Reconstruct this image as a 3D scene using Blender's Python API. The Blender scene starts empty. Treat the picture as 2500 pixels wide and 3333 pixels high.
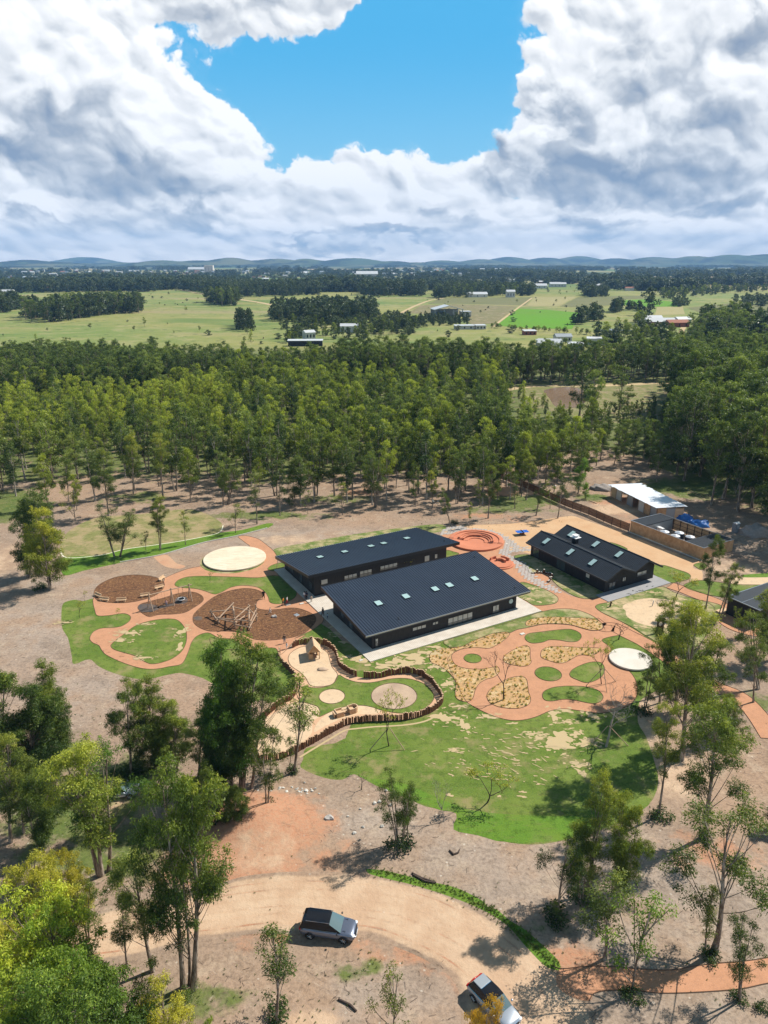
import bpy, bmesh, math, random
import numpy as np
from mathutils import Vector, Matrix
from mathutils.geometry import tessellate_polygon
R = math.radians
scene = bpy.context.scene
col = scene.collection
# ------------------------------------------------------------------ camera
CAM_H = 56.0
F_PX = 1666.5 / math.tan(R(35.5))
PITCH = math.atan((1666.5 - 852) / F_PX)
cd = bpy.data.cameras.new('camera'); cam = bpy.data.objects.new('camera', cd); col.objects.link(cam)
cam.location = (0, 0, CAM_H); cam.rotation_euler = (R(90) - PITCH, 0, 0)
cd.sensor_fit = 'VERTICAL'; cd.angle_y = R(71); cd.clip_start = 0.5; cd.clip_end = 60000
scene.camera = cam
scene.render.resolution_x = 768; scene.render.resolution_y = 1024
scene.view_settings.view_transform = 'Standard'; scene.view_settings.look = 'None'
scene.view_settings.exposure = 0.48; scene.view_settings.gamma = 1
scene.cycles.max_bounces = 6; scene.cycles.diffuse_bounces = 2; scene.cycles.glossy_bounces = 2
scene.cycles.transmission_bounces = 3; scene.cycles.volume_bounces = 0; scene.cycles.transparent_max_bounces = 4
scene.cycles.use_denoising = True

# photograph measuring: pixel of the photograph -> direction / point on the ground
ZO = {'A': (0, 0, 1.50693), '1': (150, 1650, .51236), '2': (850, 1650, .57263), '3': (1650, 1500, .51236), '4': (1300, 1900, .5425),
      '5': (0, 2000, .60277), '6': (600, 2600, .78361), '7': (1700, 1900, .64777), '8': (0, 800, .75347), '9': (1250, 800, .75347),
      '10': (440, 1870, .42194), '11': (1000, 1900, .48222), '12': (1450, 1680, .24111), '13': (1950, 1540, .33152), '14': (0, 1000, .75347),
      '15': (1250, 1100, .75347), '16': (850, 2050, .3918), '17': (2000, 1800, .30139), '18': (0, 2600, .45208), 'W': (0, 1500, .42194),
      'N': (1400, 1480, .42194), '85': (850, 1000, .45208), '17R': (1700, 950, .48222), 'S': (1160, 2480, .30139)}
def PX(k, x, y):
    o = ZO[k]; return o[0] + o[2] * x, o[1] + o[2] * y
CP, SP = math.cos(PITCH), math.sin(PITCH)
def ray(px, py):
    a = (px - 1250) / F_PX; b = (1666.5 - py) / F_PX
    return Vector((a, CP + b * SP, -SP + b * CP))
def G(k, x, y, z=0.0):
    d = ray(*PX(k, x, y)); t = (z - CAM_H) / d.z
    return Vector((d.x * t, d.y * t, z))
def GL(k, pts): return [G(k, x, y) for x, y in pts]
def on_plane(k, x, y, p, n):
    d = ray(*PX(k, x, y)); o = Vector((0, 0, CAM_H)); t = (p - o).dot(n) / d.dot(n)
    return o + d * t
def m_per_px(p):                       # metres per photo pixel at a world point
    return (p.y * CP - (p.z - CAM_H) * SP) / F_PX

# ------------------------------------------------------------------ node helpers
class NT:
    def __init__(s, tree): s.t = tree; s.n = tree.nodes; s.l = tree.links
    def new(s, ty, **kw):
        n = s.n.new(ty)
        for k, v in kw.items(): setattr(n, k, v)
        return n
    def put(s, sock, v):
        if v is None: return
        if isinstance(v, bpy.types.NodeSocket): s.l.new(v, sock)
        else:
            if isinstance(v, (tuple, list)) and len(v) == 3 and sock.type == 'RGBA': v = (*v, 1)
            sock.default_value = v
    def m(s, op, a, b=None, c=None, clamp=False):
        n = s.new('ShaderNodeMath', operation=op, use_clamp=clamp)
        for i, v in enumerate((a, b, c)): s.put(n.inputs[i], v)
        return n.outputs[0]
    def vm(s, op, a, b=None, scale=None):
        n = s.new('ShaderNodeVectorMath', operation=op)
        s.put(n.inputs[0], a)
        if b is not None: s.put(n.inputs[1], b)
        if scale is not None: s.put(n.inputs['Scale'], scale)
        return n.outputs['Value'] if op in ('LENGTH', 'DOT_PRODUCT', 'DISTANCE') else n.outputs[0]
    def noise(s, vec, scale, detail=4, rough=.55, dist=0, out='Fac'):
        n = s.new('ShaderNodeTexNoise'); s.put(n.inputs['Vector'], vec)
        n.inputs['Scale'].default_value = scale; n.inputs['Detail'].default_value = detail
        n.inputs['Roughness'].default_value = rough; n.inputs['Distortion'].default_value = dist
        return n.outputs[out]
    def rng(s, v, a, b, c=0., d=1., smooth=True):
        n = s.new('ShaderNodeMapRange'); n.clamp = True
        if smooth: n.interpolation_type = 'SMOOTHSTEP'
        s.put(n.inputs['Value'], v)
        for nm, q in (('From Min', a), ('From Max', b), ('To Min', c), ('To Max', d)): s.put(n.inputs[nm], q)
        return n.outputs['Result']
    def mix(s, f, a, b, mode='MIX'):
        n = s.new('ShaderNodeMix', data_type='RGBA', blend_type=mode, clamp_factor=True)
        s.put(n.inputs[0], f); s.put(n.inputs[6], a); s.put(n.inputs[7], b)
        return n.outputs[2]
    def attr(s, name, out='Fac'):
        n = s.new('ShaderNodeAttribute'); n.attribute_name = name; return n.outputs[out]

# ------------------------------------------------------------------ sun and sky
SUN_EL = R(47); SUN_AZ = math.atan2(0.89, 0.455)
SUN = Vector((math.sin(SUN_AZ) * math.cos(SUN_EL), math.cos(SUN_AZ) * math.cos(SUN_EL), math.sin(SUN_EL)))
sd = bpy.data.lights.new('sun', 'SUN'); sd.energy = 5.0; sd.angle = R(0.55); sd.color = (1, .95, .86)
so = bpy.data.objects.new('sun', sd); col.objects.link(so); so.rotation_euler = SUN.to_track_quat('Z', 'Y').to_euler()
so.location = (80, 60, 150)
world = bpy.data.worlds.new('World'); scene.world = world; world.use_nodes = True
w = NT(world.node_tree); w.n.clear()
sky = w.new('ShaderNodeTexSky', sky_type='NISHITA'); sky.sun_disc = False
sky.sun_elevation = SUN_EL; sky.sun_rotation = SUN_AZ; sky.altitude = 60; sky.air_density = 1.0; sky.dust_density = .4; sky.ozone_density = 2.2
tc = w.new('ShaderNodeTexCoord').outputs['Generated']
dirn = w.vm('NORMALIZE', tc)
sx = w.new('ShaderNodeSeparateXYZ'); w.put(sx.inputs[0], dirn)
X, Y, Zc = sx.outputs
az = w.m('ARCTAN2', X, Y); el = w.m('ARCSINE', Zc)
cv = w.new('ShaderNodeCombineXYZ'); w.put(cv.inputs[0], az); w.put(cv.inputs[1], el); AE = cv.outputs[0]
# ---- clouds, worked out as a noise field over azimuth and elevation (radians)
SK_A0, SK_A1, SK_E0, SK_E1, SK_W, SK_H = -.62, .62, -.01, .42, 2100, 730
def cloud_map():
    rs = np.random.RandomState(11)
    def vnoise(u, v, seed):
        T = np.random.RandomState(seed).rand(256, 256); i = np.floor(u).astype(int); j = np.floor(v).astype(int); fu = u - i; fv = v - j
        fu = fu * fu * fu * (fu * (fu * 6 - 15) + 10); fv = fv * fv * fv * (fv * (fv * 6 - 15) + 10)
        a = T[i & 255, j & 255]; b = T[(i + 1) & 255, j & 255]; c = T[i & 255, (j + 1) & 255]; d = T[(i + 1) & 255, (j + 1) & 255]
        return (a * (1 - fu) + b * fu) * (1 - fv) + (c * (1 - fu) + d * fu) * fv - .5
    def fbm(u, v, seed, oc=6, g=.52):
        r = 0; a = 1; s = 0
        for k in range(oc): r = r + a * vnoise(u * 2.03**k + k * 13.7, v * 2.03**k + k * 7.1, seed + k); s += a; a *= g
        return r / s * 1.9
    def worley(u, v, seed):
        Tx = np.random.RandomState(seed).rand(256, 256); Ty = np.random.RandomState(seed + 99).rand(256, 256); i = np.floor(u).astype(int); j = np.floor(v).astype(int); best = np.full(u.shape, 9.)
        for di in (-1, 0, 1):
            for dj in (-1, 0, 1):
                a = i + di; b = j + dj; dx = a + Tx[a & 255, b & 255] - u; dy = b + Ty[a & 255, b & 255] - v; best = np.minimum(best, dx * dx + dy * dy)
        return 1 - np.minimum(best * 1.15, 1.3)         # round tops, creased joints
    a = np.linspace(SK_A0, SK_A1, SK_W)[None, :]; e = np.linspace(SK_E0, SK_E1, SK_H)[:, None]; a, e = np.broadcast_arrays(a, e)
    dx = np.sin(a) * np.cos(e); dy = np.cos(a) * np.cos(e); dz = np.sin(e)
    dep = dy * CP - dz * SP; vv = dy * SP + dz * CP
    x = (1250 + F_PX * dx / dep) / 1.50693; y = (1666.5 - F_PX * vv / dep) / 1.50693
    # flatten features towards the horizon (y about 565)
    lowk = np.clip((565 - y) / 330, 0.0, 1.0)
    U = (x - 800) / 100.; V = np.where(True, y / 100., 0)
    squash = 1 + 2.6 * np.exp(-np.clip(565 - y, 0, 999) / 60.)
    Vq = np.cumsum(squash[::-1], 0)[::-1] * abs(y[0, 0] - y[1, 0]) / 100.
    Uq = U * (1 + .25 * np.exp(-np.clip(565 - y, 0, 999) / 70.))
    wu = fbm(Uq * .9, Vq * .9, 3, 5) ; wv = fbm(Uq * .9 + 50, Vq * .9 + 9, 23, 5)
    u1 = Uq + wu * .34; v1 = Vq + wv * .34
    bil = 0; s = 0; am = 1
    for k in range(5):
        bil = bil + am * (worley(u1 * 1.15 * 2.1**k + 3 * k + wu * .5, v1 * 1.35 * 2.1**k + 5 * k, 40 + k) - .62); s += am; am *= .52
    bil = bil / s
    fb = fbm(u1 * 1.4, v1 * 1.4, 77, 7, .56)
    hf = fbm(u1 * 7, v1 * 7, 177, 5, .62)
    def field(bl, X_, Y_):
        out = np.full(X_.shape, -3.)
        for b in bl:
            w_ = b[4] if len(b) > 4 else 1.; q = (1 - np.sqrt(((X_ - b[0]) / b[2])**2 + ((Y_ - b[1]) / b[3])**2)) * w_
            out = np.log(np.exp(9 * np.maximum(out, -3)) + np.exp(9 * np.maximum(q, -3))) / 9
        return out
    X_ = x + wu * 60; Y_ = y + wv * 45
    cover = field([(0, 110, 290, 260), (150, 230, 255, 235), (300, 320, 205, 205), (430, 320, 105, 110), (430, 400, 130, 90), (300, 470, 320, 140), (60, 480, 300, 120),
               (390, -90, 170, 150), (560, -70, 150, 140), (690, -50, 90, 110), (480, 0, 100, 85),
               (680, 425, 85, 84), (770, 418, 75, 82), (880, 430, 90, 84), (985, 424, 90, 70), (1060, 388, 66, 55), (850, 505, 420, 80),
               (1540, 90, 350, 330), (1310, 130, 150, 130), (1250, 230, 120, 150), (1350, 360, 260, 160), (1180, 320, 70, 90), (1600, 400, 300, 180), (1180, 15, 30, 40, .6), (1380, 20, 190, 120)], X_, Y_)
    cover = np.maximum(cover, np.clip((y - 425) / 110, -2, .75))
    gap = np.clip(1 - np.abs(y - 500) / 45, 0, 1) * np.exp(-((x - 600) / 90.)**2) * .35
    cover = np.minimum(cover, .85)
    D = cover * 1.15 + bil * .50 + fb * .30 + .05 - gap
    al = np.clip((D - .03) / .13, 0, 1); al = al * al * (3 - 2 * al)
    wisp = np.clip((D + .10 + hf * .25) / .35, 0, 1) * .35; al = np.maximum(al, wisp * np.clip(cover + .25, 0, 1) * 1.5)
    h = np.clip(D, 0, 1.6)**.6 + bil * .75 + fb * .25
    def blur(f, n):
        k = np.exp(-np.linspace(-2, 2, 2 * n + 1)**2); k /= k.sum()
        f = np.apply_along_axis(lambda r: np.convolve(np.pad(r, n, 'edge'), k, 'valid'), 1, f); return np.apply_along_axis(lambda r: np.convolve(np.pad(r, n, 'edge'), k, 'valid'), 0, f)
    def shade(f, sc):                       # light from the upper right and beyond
        gy, gx = np.gradient(f); return -(gx * .62 - (-gy) * -.78) * sc
    h1 = blur(h, 3); h2 = blur(h, 14)
    h3 = blur(h, 34)
    G_ = lambda f, k: -(np.gradient(f, axis=1) * .5 + np.gradient(f, axis=0) * .87) * k
    rel = G_(h1, 2.3) * (.45 + .55 * np.clip(1 - D / .7, 0, 1)) + G_(h2, 9) + G_(h3, 16)
    ao = np.clip((h - blur(h, 28)), -.5, .5)
    dark = field([(70, 330, 190, 70, .65), (270, 385, 160, 75, .8), (420, 465, 110, 34), (170, 250, 120, 60, .5), (650, 520, 140, 20, .8), (850, 518, 130, 16, .8),
              (1235, 295, 70, 120, 1.1), (1255, 400, 140, 50, 1.2), (1440, 385, 250, 50, .8), (1500, 300, 190, 70, .45), (1100, 365, 50, 80, .85), (1640, 60, 90, 80, 1.1), (1390, 180, 90, 90, .3),
              (1560, 440, 170, 24, .7), (1000, 482, 120, 20, .45), (1300, 490, 150, 20, .5), (110, 470, 170, 18, .5), (250, 430, 120, 16, .4), (480, 30, 70, 30, .25)], X_ + fb * 60, Y_ + fb * 45)
    dk = np.clip(dark * 1.05 + .34 + fb * .42 - bil * .3, 0, 1); dk = dk * dk * (3 - 2 * dk)
    lit = .87 + np.clip(rel, -.42, .34) * .85 + ao * .34 + hf * .03 - dk * .58 - np.clip(D - .75, 0, 1) * .12
    lit = np.clip(lit, 0, 1.02); edge = np.clip(1 - (D - .03) / .3, 0, 1); lit = lit + (1 - lit) * edge * .45 * (1 - dk)
    st = np.array([0, .3, .55, .75, .9, 1.02]); C = np.array([[.23, .29, .39], [.39, .43, .49], [.56, .59, .63], [.76, .775, .79], [.865, .87, .88], [.97, .97, .97]])
    rgb = np.stack([np.interp(lit, st, C[:, i]) for i in range(3)], -1)
    hz = np.clip(1 - e / .075, 0, 1)[..., None] * .22; rgb = rgb * (1 - hz) + np.array([.70, .76, .80]) * hz; rgb = rgb * (1 + np.array([.62, .48, .34]) * np.clip(1 - e / .08, 0, 1)[..., None])
    return np.concatenate([rgb, al[..., None]], -1).astype(np.float32)

_cm = cloud_map(); _img = bpy.data.images.new('cloud_field', SK_W, SK_H, alpha=True, float_buffer=True)
_img.colorspace_settings.name = 'Non-Color'; _img.alpha_mode = 'CHANNEL_PACKED'; _img.pixels.foreach_set(_cm.ravel()); _img.update(); _img.pack()
ci = w.new('ShaderNodeTexImage', image=_img, extension='MIRROR', interpolation='Linear')
uvn = w.vm('MULTIPLY', w.vm('SUBTRACT', AE, (SK_A0, SK_E0, 0)), (1 / (SK_A1 - SK_A0), 1 / (SK_E1 - SK_E0), 0)); w.put(ci.inputs[0], uvn)
up = w.rng(el, R(18), R(38)); alpha = w.m('MULTIPLY', ci.outputs['Alpha'], w.m('SUBTRACT', 1.0, w.m('MULTIPLY', up, .5)))
cs = w.vm('SCALE', ci.outputs['Color'], scale=w.m('SUBTRACT', 8.6, w.m('MULTIPLY', up, 6.0)))
blue = w.mix(.9, sky.outputs[0], w.vm('SCALE', w.mix(w.rng(el, R(2), R(15)), (.24, .62, .86), (.05, .43, .79)), scale=w.m('SUBTRACT', 8.0, w.m('MULTIPLY', up, 6.2))))
gsky = w.mix(alpha, blue, cs)
bg = w.new('ShaderNodeBackground'); w.put(bg.inputs[0], gsky); bg.inputs[1].default_value = .1
wo = w.new('ShaderNodeOutputWorld'); w.l.new(bg.outputs[0], wo.inputs[0])
world.cycles.sampling_method = 'MANUAL'; world.cycles.sample_map_resolution = 512
# ------------------------------------------------------------------ object helpers
def tag(o, label=None, cat=None, group=None, kind=None):
    if label: o['label'] = label
    if cat: o['category'] = cat
    if group: o['group'] = group
    if kind: o['kind'] = kind
    return o
def thing(name, label, cat, loc=(0, 0, 0), rz=0.0, group=None):
    o = bpy.data.objects.new(name, None); col.objects.link(o); o.empty_display_size = .3
    o.location = loc; o.rotation_euler = (0, 0, rz)
    return tag(o, label, cat, group)
class MB:
    def __init__(s): s.v = []; s.f = []; s.mi = []; s.cur = 0
    def add(s, vs, fs):
        b = len(s.v); s.v += [tuple(v) for v in vs]; s.f += [tuple(i + b for i in f) for f in fs]; s.mi += [s.cur] * len(fs)
        return s
    def box(s, c, d, rz=0, rot=None):
        M = rot if rot is not None else Matrix.Rotation(rz, 3, 'Z')
        c = Vector(c); vs = []
        for x in (-.5, .5):
            for y in (-.5, .5):
                for z in (-.5, .5): vs.append(c + M @ Vector((x * d[0], y * d[1], z * d[2])))
        return s.add(vs, [(0, 1, 3, 2), (4, 6, 7, 5), (0, 4, 5, 1), (2, 3, 7, 6), (0, 2, 6, 4), (1, 5, 7, 3)])
    def b2(s, a, b):
        return s.box([(a[i] + b[i]) / 2 for i in range(3)], [abs(b[i] - a[i]) for i in range(3)])
    def tube(s, pts, rad, n=6, caps=True):
        pts = [Vector(p) for p in pts]; vs = []; fs = []
        if not isinstance(rad, (list, tuple)): rad = [rad] * len(pts)
        prev = None
        for i, p in enumerate(pts):
            d = (pts[min(i + 1, len(pts) - 1)] - pts[max(i - 1, 0)])
            d = d.normalized() if d.length > 1e-9 else Vector((0, 0, 1))
            a = prev if prev is not None else (Vector((1, 0, 0)) if abs(d.x) < .8 else Vector((0, 1, 0)))
            a = (a - d * a.dot(d)).normalized(); prev = a; c = d.cross(a)
            for k in range(n):
                t = 2 * math.pi * k / n; vs.append(p + (a * math.cos(t) + c * math.sin(t)) * rad[i])
        for i in range(len(pts) - 1):
            for k in range(n):
                k2 = (k + 1) % n; fs.append((i * n + k, i * n + k2, (i + 1) * n + k2, (i + 1) * n + k))
        if caps: fs.append(tuple(range(n))[::-1]); fs.append(tuple((len(pts) - 1) * n + k for k in range(n)))
        return s.add(vs, fs)
    def lathe(s, c, prof, n=20):
        vs = []; fs = []
        for r, z in prof:
            for k in range(n):
                t = 2 * math.pi * k / n; vs.append((c[0] + r * math.cos(t), c[1] + r * math.sin(t), c[2] + z))
        for i in range(len(prof) - 1):
            for k in range(n):
                k2 = (k + 1) % n; fs.append((i * n + k, i * n + k2, (i + 1) * n + k2, (i + 1) * n + k))
        fs.append(tuple(range(n))[::-1]); fs.append(tuple((len(prof) - 1) * n + k for k in range(n)))
        return s.add(vs, fs)
    def prism(s, poly, z0, z1):
        n = len(poly); vs = [(p[0], p[1], z0) for p in poly] + [(p[0], p[1], z1) for p in poly]
        return s.add(vs, [tuple(range(n))[::-1], tuple(range(n, 2 * n))] + [(i, (i + 1) % n, n + (i + 1) % n, n + i) for i in range(n)])
    def ring(s, c, r0, r1, z0, z1, a0=0, a1=360, n=48):
        full = (a1 - a0) >= 360; m = n if full else n + 1; vs = []; fs = []
        for k in range(m):
            t = R(a0 + (a1 - a0) * k / n)
            for r, z in ((r0, z0), (r1, z0), (r1, z1), (r0, z1)): vs.append((c[0] + r * math.cos(t), c[1] + r * math.sin(t), z))
        for k in range(n):
            a = k * 4; b = ((k + 1) % m) * 4
            for i in range(4): j = (i + 1) % 4; fs.append((a + i, a + j, b + j, b + i))
        if not full: fs.append((0, 3, 2, 1)); e = (m - 1) * 4; fs.append((e, e + 1, e + 2, e + 3))
        return s.add(vs, fs)
    def ball(s, c, r, nu=10, nv=7, fn=None):
        rx, ry, rz = (r, r, r) if not isinstance(r, (tuple, list)) else r
        vs = []; fs = []
        for j in range(nv + 1):
            ph = math.pi * j / nv
            for i in range(nu):
                t = 2 * math.pi * i / nu; d = Vector((math.sin(ph) * math.cos(t), math.sin(ph) * math.sin(t), math.cos(ph)))
                k = fn(d) if fn else 1; vs.append((c[0] + d.x * rx * k, c[1] + d.y * ry * k, c[2] + d.z * rz * k))
        for j in range(nv):
            for i in range(nu): i2 = (i + 1) % nu; fs.append((j * nu + i, (j + 1) * nu + i, (j + 1) * nu + i2, j * nu + i2))
        return s.add(vs, fs)
    def mesh(s, name, mats, smooth=False):
        me = bpy.data.meshes.new(name); me.from_pydata(s.v, [], s.f)
        for m_ in (mats if isinstance(mats, (list, tuple)) else [mats]): me.materials.append(m_)
        if isinstance(mats, (list, tuple)): me.polygons.foreach_set('material_index', s.mi)
        if smooth: me.polygons.foreach_set('use_smooth', [True] * len(s.f))
        me.update(); return me
    def build(s, name, mat, parent=None, smooth=False, bevel=0, label=None):
        o = bpy.data.objects.new(name, s.mesh(name, mat, smooth)); col.objects.link(o)
        if parent is not None: o.parent = parent
        if bevel: b = o.modifiers.new('bevel', 'BEVEL'); b.width = bevel; b.segments = 2; b.limit_method = 'ANGLE'
        if label: o['label'] = label
        return o
def link_mesh(name, me, parent=None):
    o = bpy.data.objects.new(name, me); col.objects.link(o)
    if parent is not None: o.parent = parent
    return o
def kids(o): return [c for c in o.children]
def copy_tree(o, parent=None):
    c = o.copy(); col.objects.link(c); c.parent = parent
    for ch in o.children: copy_tree(ch, c)
    return c
# ------------------------------------------------------------------ materials
MAT = {}
def mat(name, color, rough=.8, metal=0., noise=None, bump=None, spec=.4, fn=None, coords='Object'):
    """noise=(scale, amount, second colour) ; bump=(scale, strength)"""
    m_ = bpy.data.materials.new(name); m_.use_nodes = True; t = NT(m_.node_tree)
    b = t.n['Principled BSDF']; c = color
    vec = t.new('ShaderNodeTexCoord').outputs['Object'] if coords == 'Object' else t.new('ShaderNodeNewGeometry').outputs['Position']
    if noise:
        sc, am, c2 = noise; f = t.rng(t.noise(vec, sc, 5, .6), .5 - .22, .5 + .22, 0, am, smooth=False); c = t.mix(f, color, c2)
    if fn: c = fn(t, vec, c, b) or c
    t.put(b.inputs['Base Color'], c)
    b.inputs['Roughness'].default_value = rough; b.inputs['Metallic'].default_value = metal
    b.inputs['Specular IOR Level'].default_value = spec
    if bump:
        bn = t.new('ShaderNodeBump'); bn.inputs['Strength'].default_value = bump[1]; bn.inputs['Distance'].default_value = bump[2] if len(bump) > 2 else .05
        t.put(bn.inputs['Height'], t.noise(vec, bump[0], 4, .6)); t.l.new(bn.outputs[0], b.inputs['Normal'])
    MAT[name] = m_; return m_

def make_earth():
    g = bpy.data.node_groups.new('earth', 'ShaderNodeTree'); t = NT(g)
    for nm in ('clay', 'grass', 'sand', 'grey'): g.interface.new_socket(nm, in_out='INPUT', socket_type='NodeSocketFloat')
    g.interface.new_socket('Color', in_out='OUTPUT', socket_type='NodeSocketColor'); g.interface.new_socket('Height', in_out='OUTPUT', socket_type='NodeSocketFloat')
    gi = t.new('NodeGroupInput'); go = t.new('NodeGroupOutput')
    p = t.new('ShaderNodeNewGeometry').outputs['Position']
    big = t.noise(p, .055, 5, .6); mid = t.noise(p, .35, 6, .65); fine = t.noise(p, 2.6, 5, .7); mot = t.noise(t.vm('ADD', p, (40, 7, 0)), .13, 6, .65)
    c = t.mix(t.rng(big, .38, .62), (.37, .25, .17), (.33, .24, .175))
    c = t.mix(t.m('MULTIPLY', gi.outputs['grey'], t.rng(mot, .36, .6, 0, .8)), c, (.41, .345, .29))
    c = t.mix(t.m('MULTIPLY', t.rng(mid, .5, .72), .5), c, (.52, .41, .30))
    c = t.mix(t.rng(mot, .50, .64, 0, .5), c, (.22, .155, .11))
    ragged = t.m('ADD', t.m('MULTIPLY', t.m('SUBTRACT', mid, .5), 1.3), t.m('MULTIPLY', t.m('SUBTRACT', mot, .5), .9))
    def w_(nm, k=1.): return t.rng(t.m('ADD', gi.outputs[nm], t.m('MULTIPLY', ragged, t.m('MINIMUM', t.m('MULTIPLY', gi.outputs[nm], 4), k))), .3, .62)
    c = t.mix(t.m('MULTIPLY', w_('clay'), .85), c, t.mix(t.rng(fine, .4, .62), (.44, .205, .115), (.54, .30, .18)))
    c = t.mix(t.m('MULTIPLY', w_('sand', .5), .92), c, t.mix(t.rng(mid, .35, .65), (.49, .325, .21), (.56, .40, .27)))
    gr = t.mix(t.rng(mid, .35, .65), (.085, .135, .028), (.15, .175, .05))
    gr = t.mix(t.rng(mot, .45, .7, 0, .6), gr, (.24, .21, .10))
    c = t.mix(w_('grass'), c, gr)
    # leaf litter, sticks and pebbles: fine dark and pale specks
    c0 = c
    vo = t.new('ShaderNodeTexVoronoi', feature='F1'); t.put(vo.inputs['Vector'], t.vm('MULTIPLY', p, (1, 1.8, 1))); vo.inputs['Scale'].default_value = 1.7; vo.inputs['Randomness'].default_value = 1
    sp = t.m('MULTIPLY', t.rng(vo.outputs['Distance'], .2, .08), t.rng(mid, .44, .56)); c = t.mix(t.m('MULTIPLY', sp, .55), c, (.14, .105, .08))
    vo2 = t.new('ShaderNodeTexVoronoi', feature='F1'); t.put(vo2.inputs['Vector'], t.vm('ADD', p, (9.3, 4.1, 0))); vo2.inputs['Scale'].default_value = .8
    c = t.mix(t.m('MULTIPLY', t.rng(vo2.outputs['Distance'], .12, .05), .6), c, (.62, .55, .46))
    st = t.noise(t.vm('MULTIPLY', t.vm('ADD', p, t.vm('SCALE', t.noise(p, .3, 2, .5, out='Color'), scale=5)), (.7, 3.2, 1)), 1.0, 4, .7)
    c = t.mix(t.rng(st, .54, .70, 0, .55), c, (.18, .13, .095)); c = t.mix(t.rng(st, .40, .28, 0, .45), c, (.52, .42, .33))
    c = t.mix(t.rng(fine, .42, .62, 0, .6), c, t.vm('SCALE', c, scale=.62)); c = t.mix(t.rng(t.noise(p, 1.1, 5, .75), .52, .66, 0, .5), c, t.vm('SCALE', c, scale=.5))
    c = t.mix(t.m('MULTIPLY', gi.outputs['sand'], .85, clamp=True), c, c0); t.put(go.inputs['Color'], c); t.put(go.inputs['Height'], t.m('ADD', fine, t.m('MULTIPLY', mid, 1.6)))
    return g
EARTH = make_earth()
def earth_mat(name, weights, far=False):
    m_ = bpy.data.materials.new(name); m_.use_nodes = True; t = NT(m_.node_tree); b = t.n['Principled BSDF']
    g = t.new('ShaderNodeGroup'); g.node_tree = EARTH
    src = weights(t)
    for k, v in src.items(): t.put(g.inputs[k], v)
    c = g.outputs['Color']
    if far:
        p = t.new('ShaderNodeNewGeometry').outputs['Position']
        pas = t.attr('pasture')
        a = t.noise(p, .006, 6, .6); bb = t.noise(p, .045, 6, .7); d = t.noise(t.vm('MULTIPLY', p, (1, 3.5, 1)), .0022, 5, .6)
        f = t.mix(t.rng(a, .38, .62), (.25, .245, .08), (.165, .215, .058))
        f = t.mix(t.rng(bb, .47, .68, 0, .75), f, (.33, .29, .14)); f = t.mix(t.rng(bb, .44, .3, 0, .7), f, (.12, .16, .05))
        f = t.mix(t.rng(d, .55, .65, 0, .7), f, (.30, .25, .13)); f = t.mix(t.rng(d, .44, .36, 0, .7), f, (.10, .17, .04))
        vo = t.new('ShaderNodeTexVoronoi'); t.put(vo.inputs['Vector'], p); vo.inputs['Scale'].default_value = .07
        f = t.mix(t.m('MULTIPLY', t.rng(vo.outputs['Distance'], .2, .12), .7), f, (.05, .08, .03))
        # patchwork of far fields
        v3 = t.new('ShaderNodeTexVoronoi', distance='CHEBYCHEV'); t.put(v3.inputs['Vector'], t.vm('MULTIPLY', p, (1, .55, 1))); v3.inputs['Scale'].default_value = .0024
        hs = t.new('ShaderNodeSeparateColor'); t.put(hs.inputs[0], v3.outputs['Color'])
        ff = t.mix(t.rng(hs.outputs[0], .35, .4, smooth=False), (.12, .18, .05), (.25, .235, .10)); ff = t.mix(t.rng(hs.outputs[1], .68, .7), ff, (.06, .085, .035)); ff = t.mix(t.rng(hs.outputs[2], .8, .82), ff, (.36, .27, .15))
        sy = t.new('ShaderNodeSeparateXYZ'); t.put(sy.inputs[0], p)
        f = t.mix(t.rng(sy.outputs[1], 1400, 2000), f, ff)
        c = t.mix(pas, c, f)
    t.put(b.inputs['Base Color'], c); b.inputs['Roughness'].default_value = .95; b.inputs['Specular IOR Level'].default_value = .15
    bn = t.new('ShaderNodeBump'); bn.inputs['Strength'].default_value = .55; bn.inputs['Distance'].default_value = .12
    t.put(bn.inputs['Height'], g.outputs['Height']); t.l.new(bn.outputs[0], b.inputs['Normal'])
    MAT[name] = m_; return m_
earth_mat('ground', lambda t: {k: t.attr(k) for k in ('clay', 'grass', 'sand', 'grey')}, far=True)
earth_mat('road', lambda t: {'sand': t.m('SUBTRACT', t.attr('edge'), t.m('MULTIPLY', t.attr('rut'), t.rng(t.noise(t.new('ShaderNodeNewGeometry').outputs['Position'], .22, 4, .6), .38, .6, .25, 1.0))), 'clay': t.m('MULTIPLY', t.attr('rut'), .9), 'grass': 0.0, 'grey': 0.0})

def grass_mat(name, c1, c2, dry, dry_amt, streak=False):
    def fn(t, v, c, b):
        p = t.new('ShaderNodeNewGeometry').outputs['Position']
        a = t.noise(p, .16, 5, .6); f = t.noise(p, 1.1, 5, .7); g = t.noise(p, 6, 3, .7)
        c = t.mix(t.rng(a, .38, .62), c1, c2); c = t.mix(t.rng(f, .47, .64, 0, .7), c, tuple(x * .55 for x in c1)); c = t.mix(t.rng(g, .35, .7, 0, .4), c, tuple(x * 1.5 for x in c2))
        h = t.noise(t.vm('ADD', p, (11, 3, 0)), .28, 6, .68)
        c = t.mix(t.rng(h, .54 - dry_amt * .12, .72 - dry_amt * .1, 0, .8), c, dry)
        # turf laid in rolls: faint joints
        st = t.noise(t.vm('MULTIPLY', p, (.5, 2.2, 1)), .8, 3, .6); return t.mix(t.rng(st, .55, .68, 0, .35), c, (.16, .155, .05))
    return mat(name, c1, .9, bump=(5, .6, .06), fn=fn, spec=.15)
grass_mat('lawn', (.085, .14, .020), (.135, .18, .034), (.27, .22, .10), .35)
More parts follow.
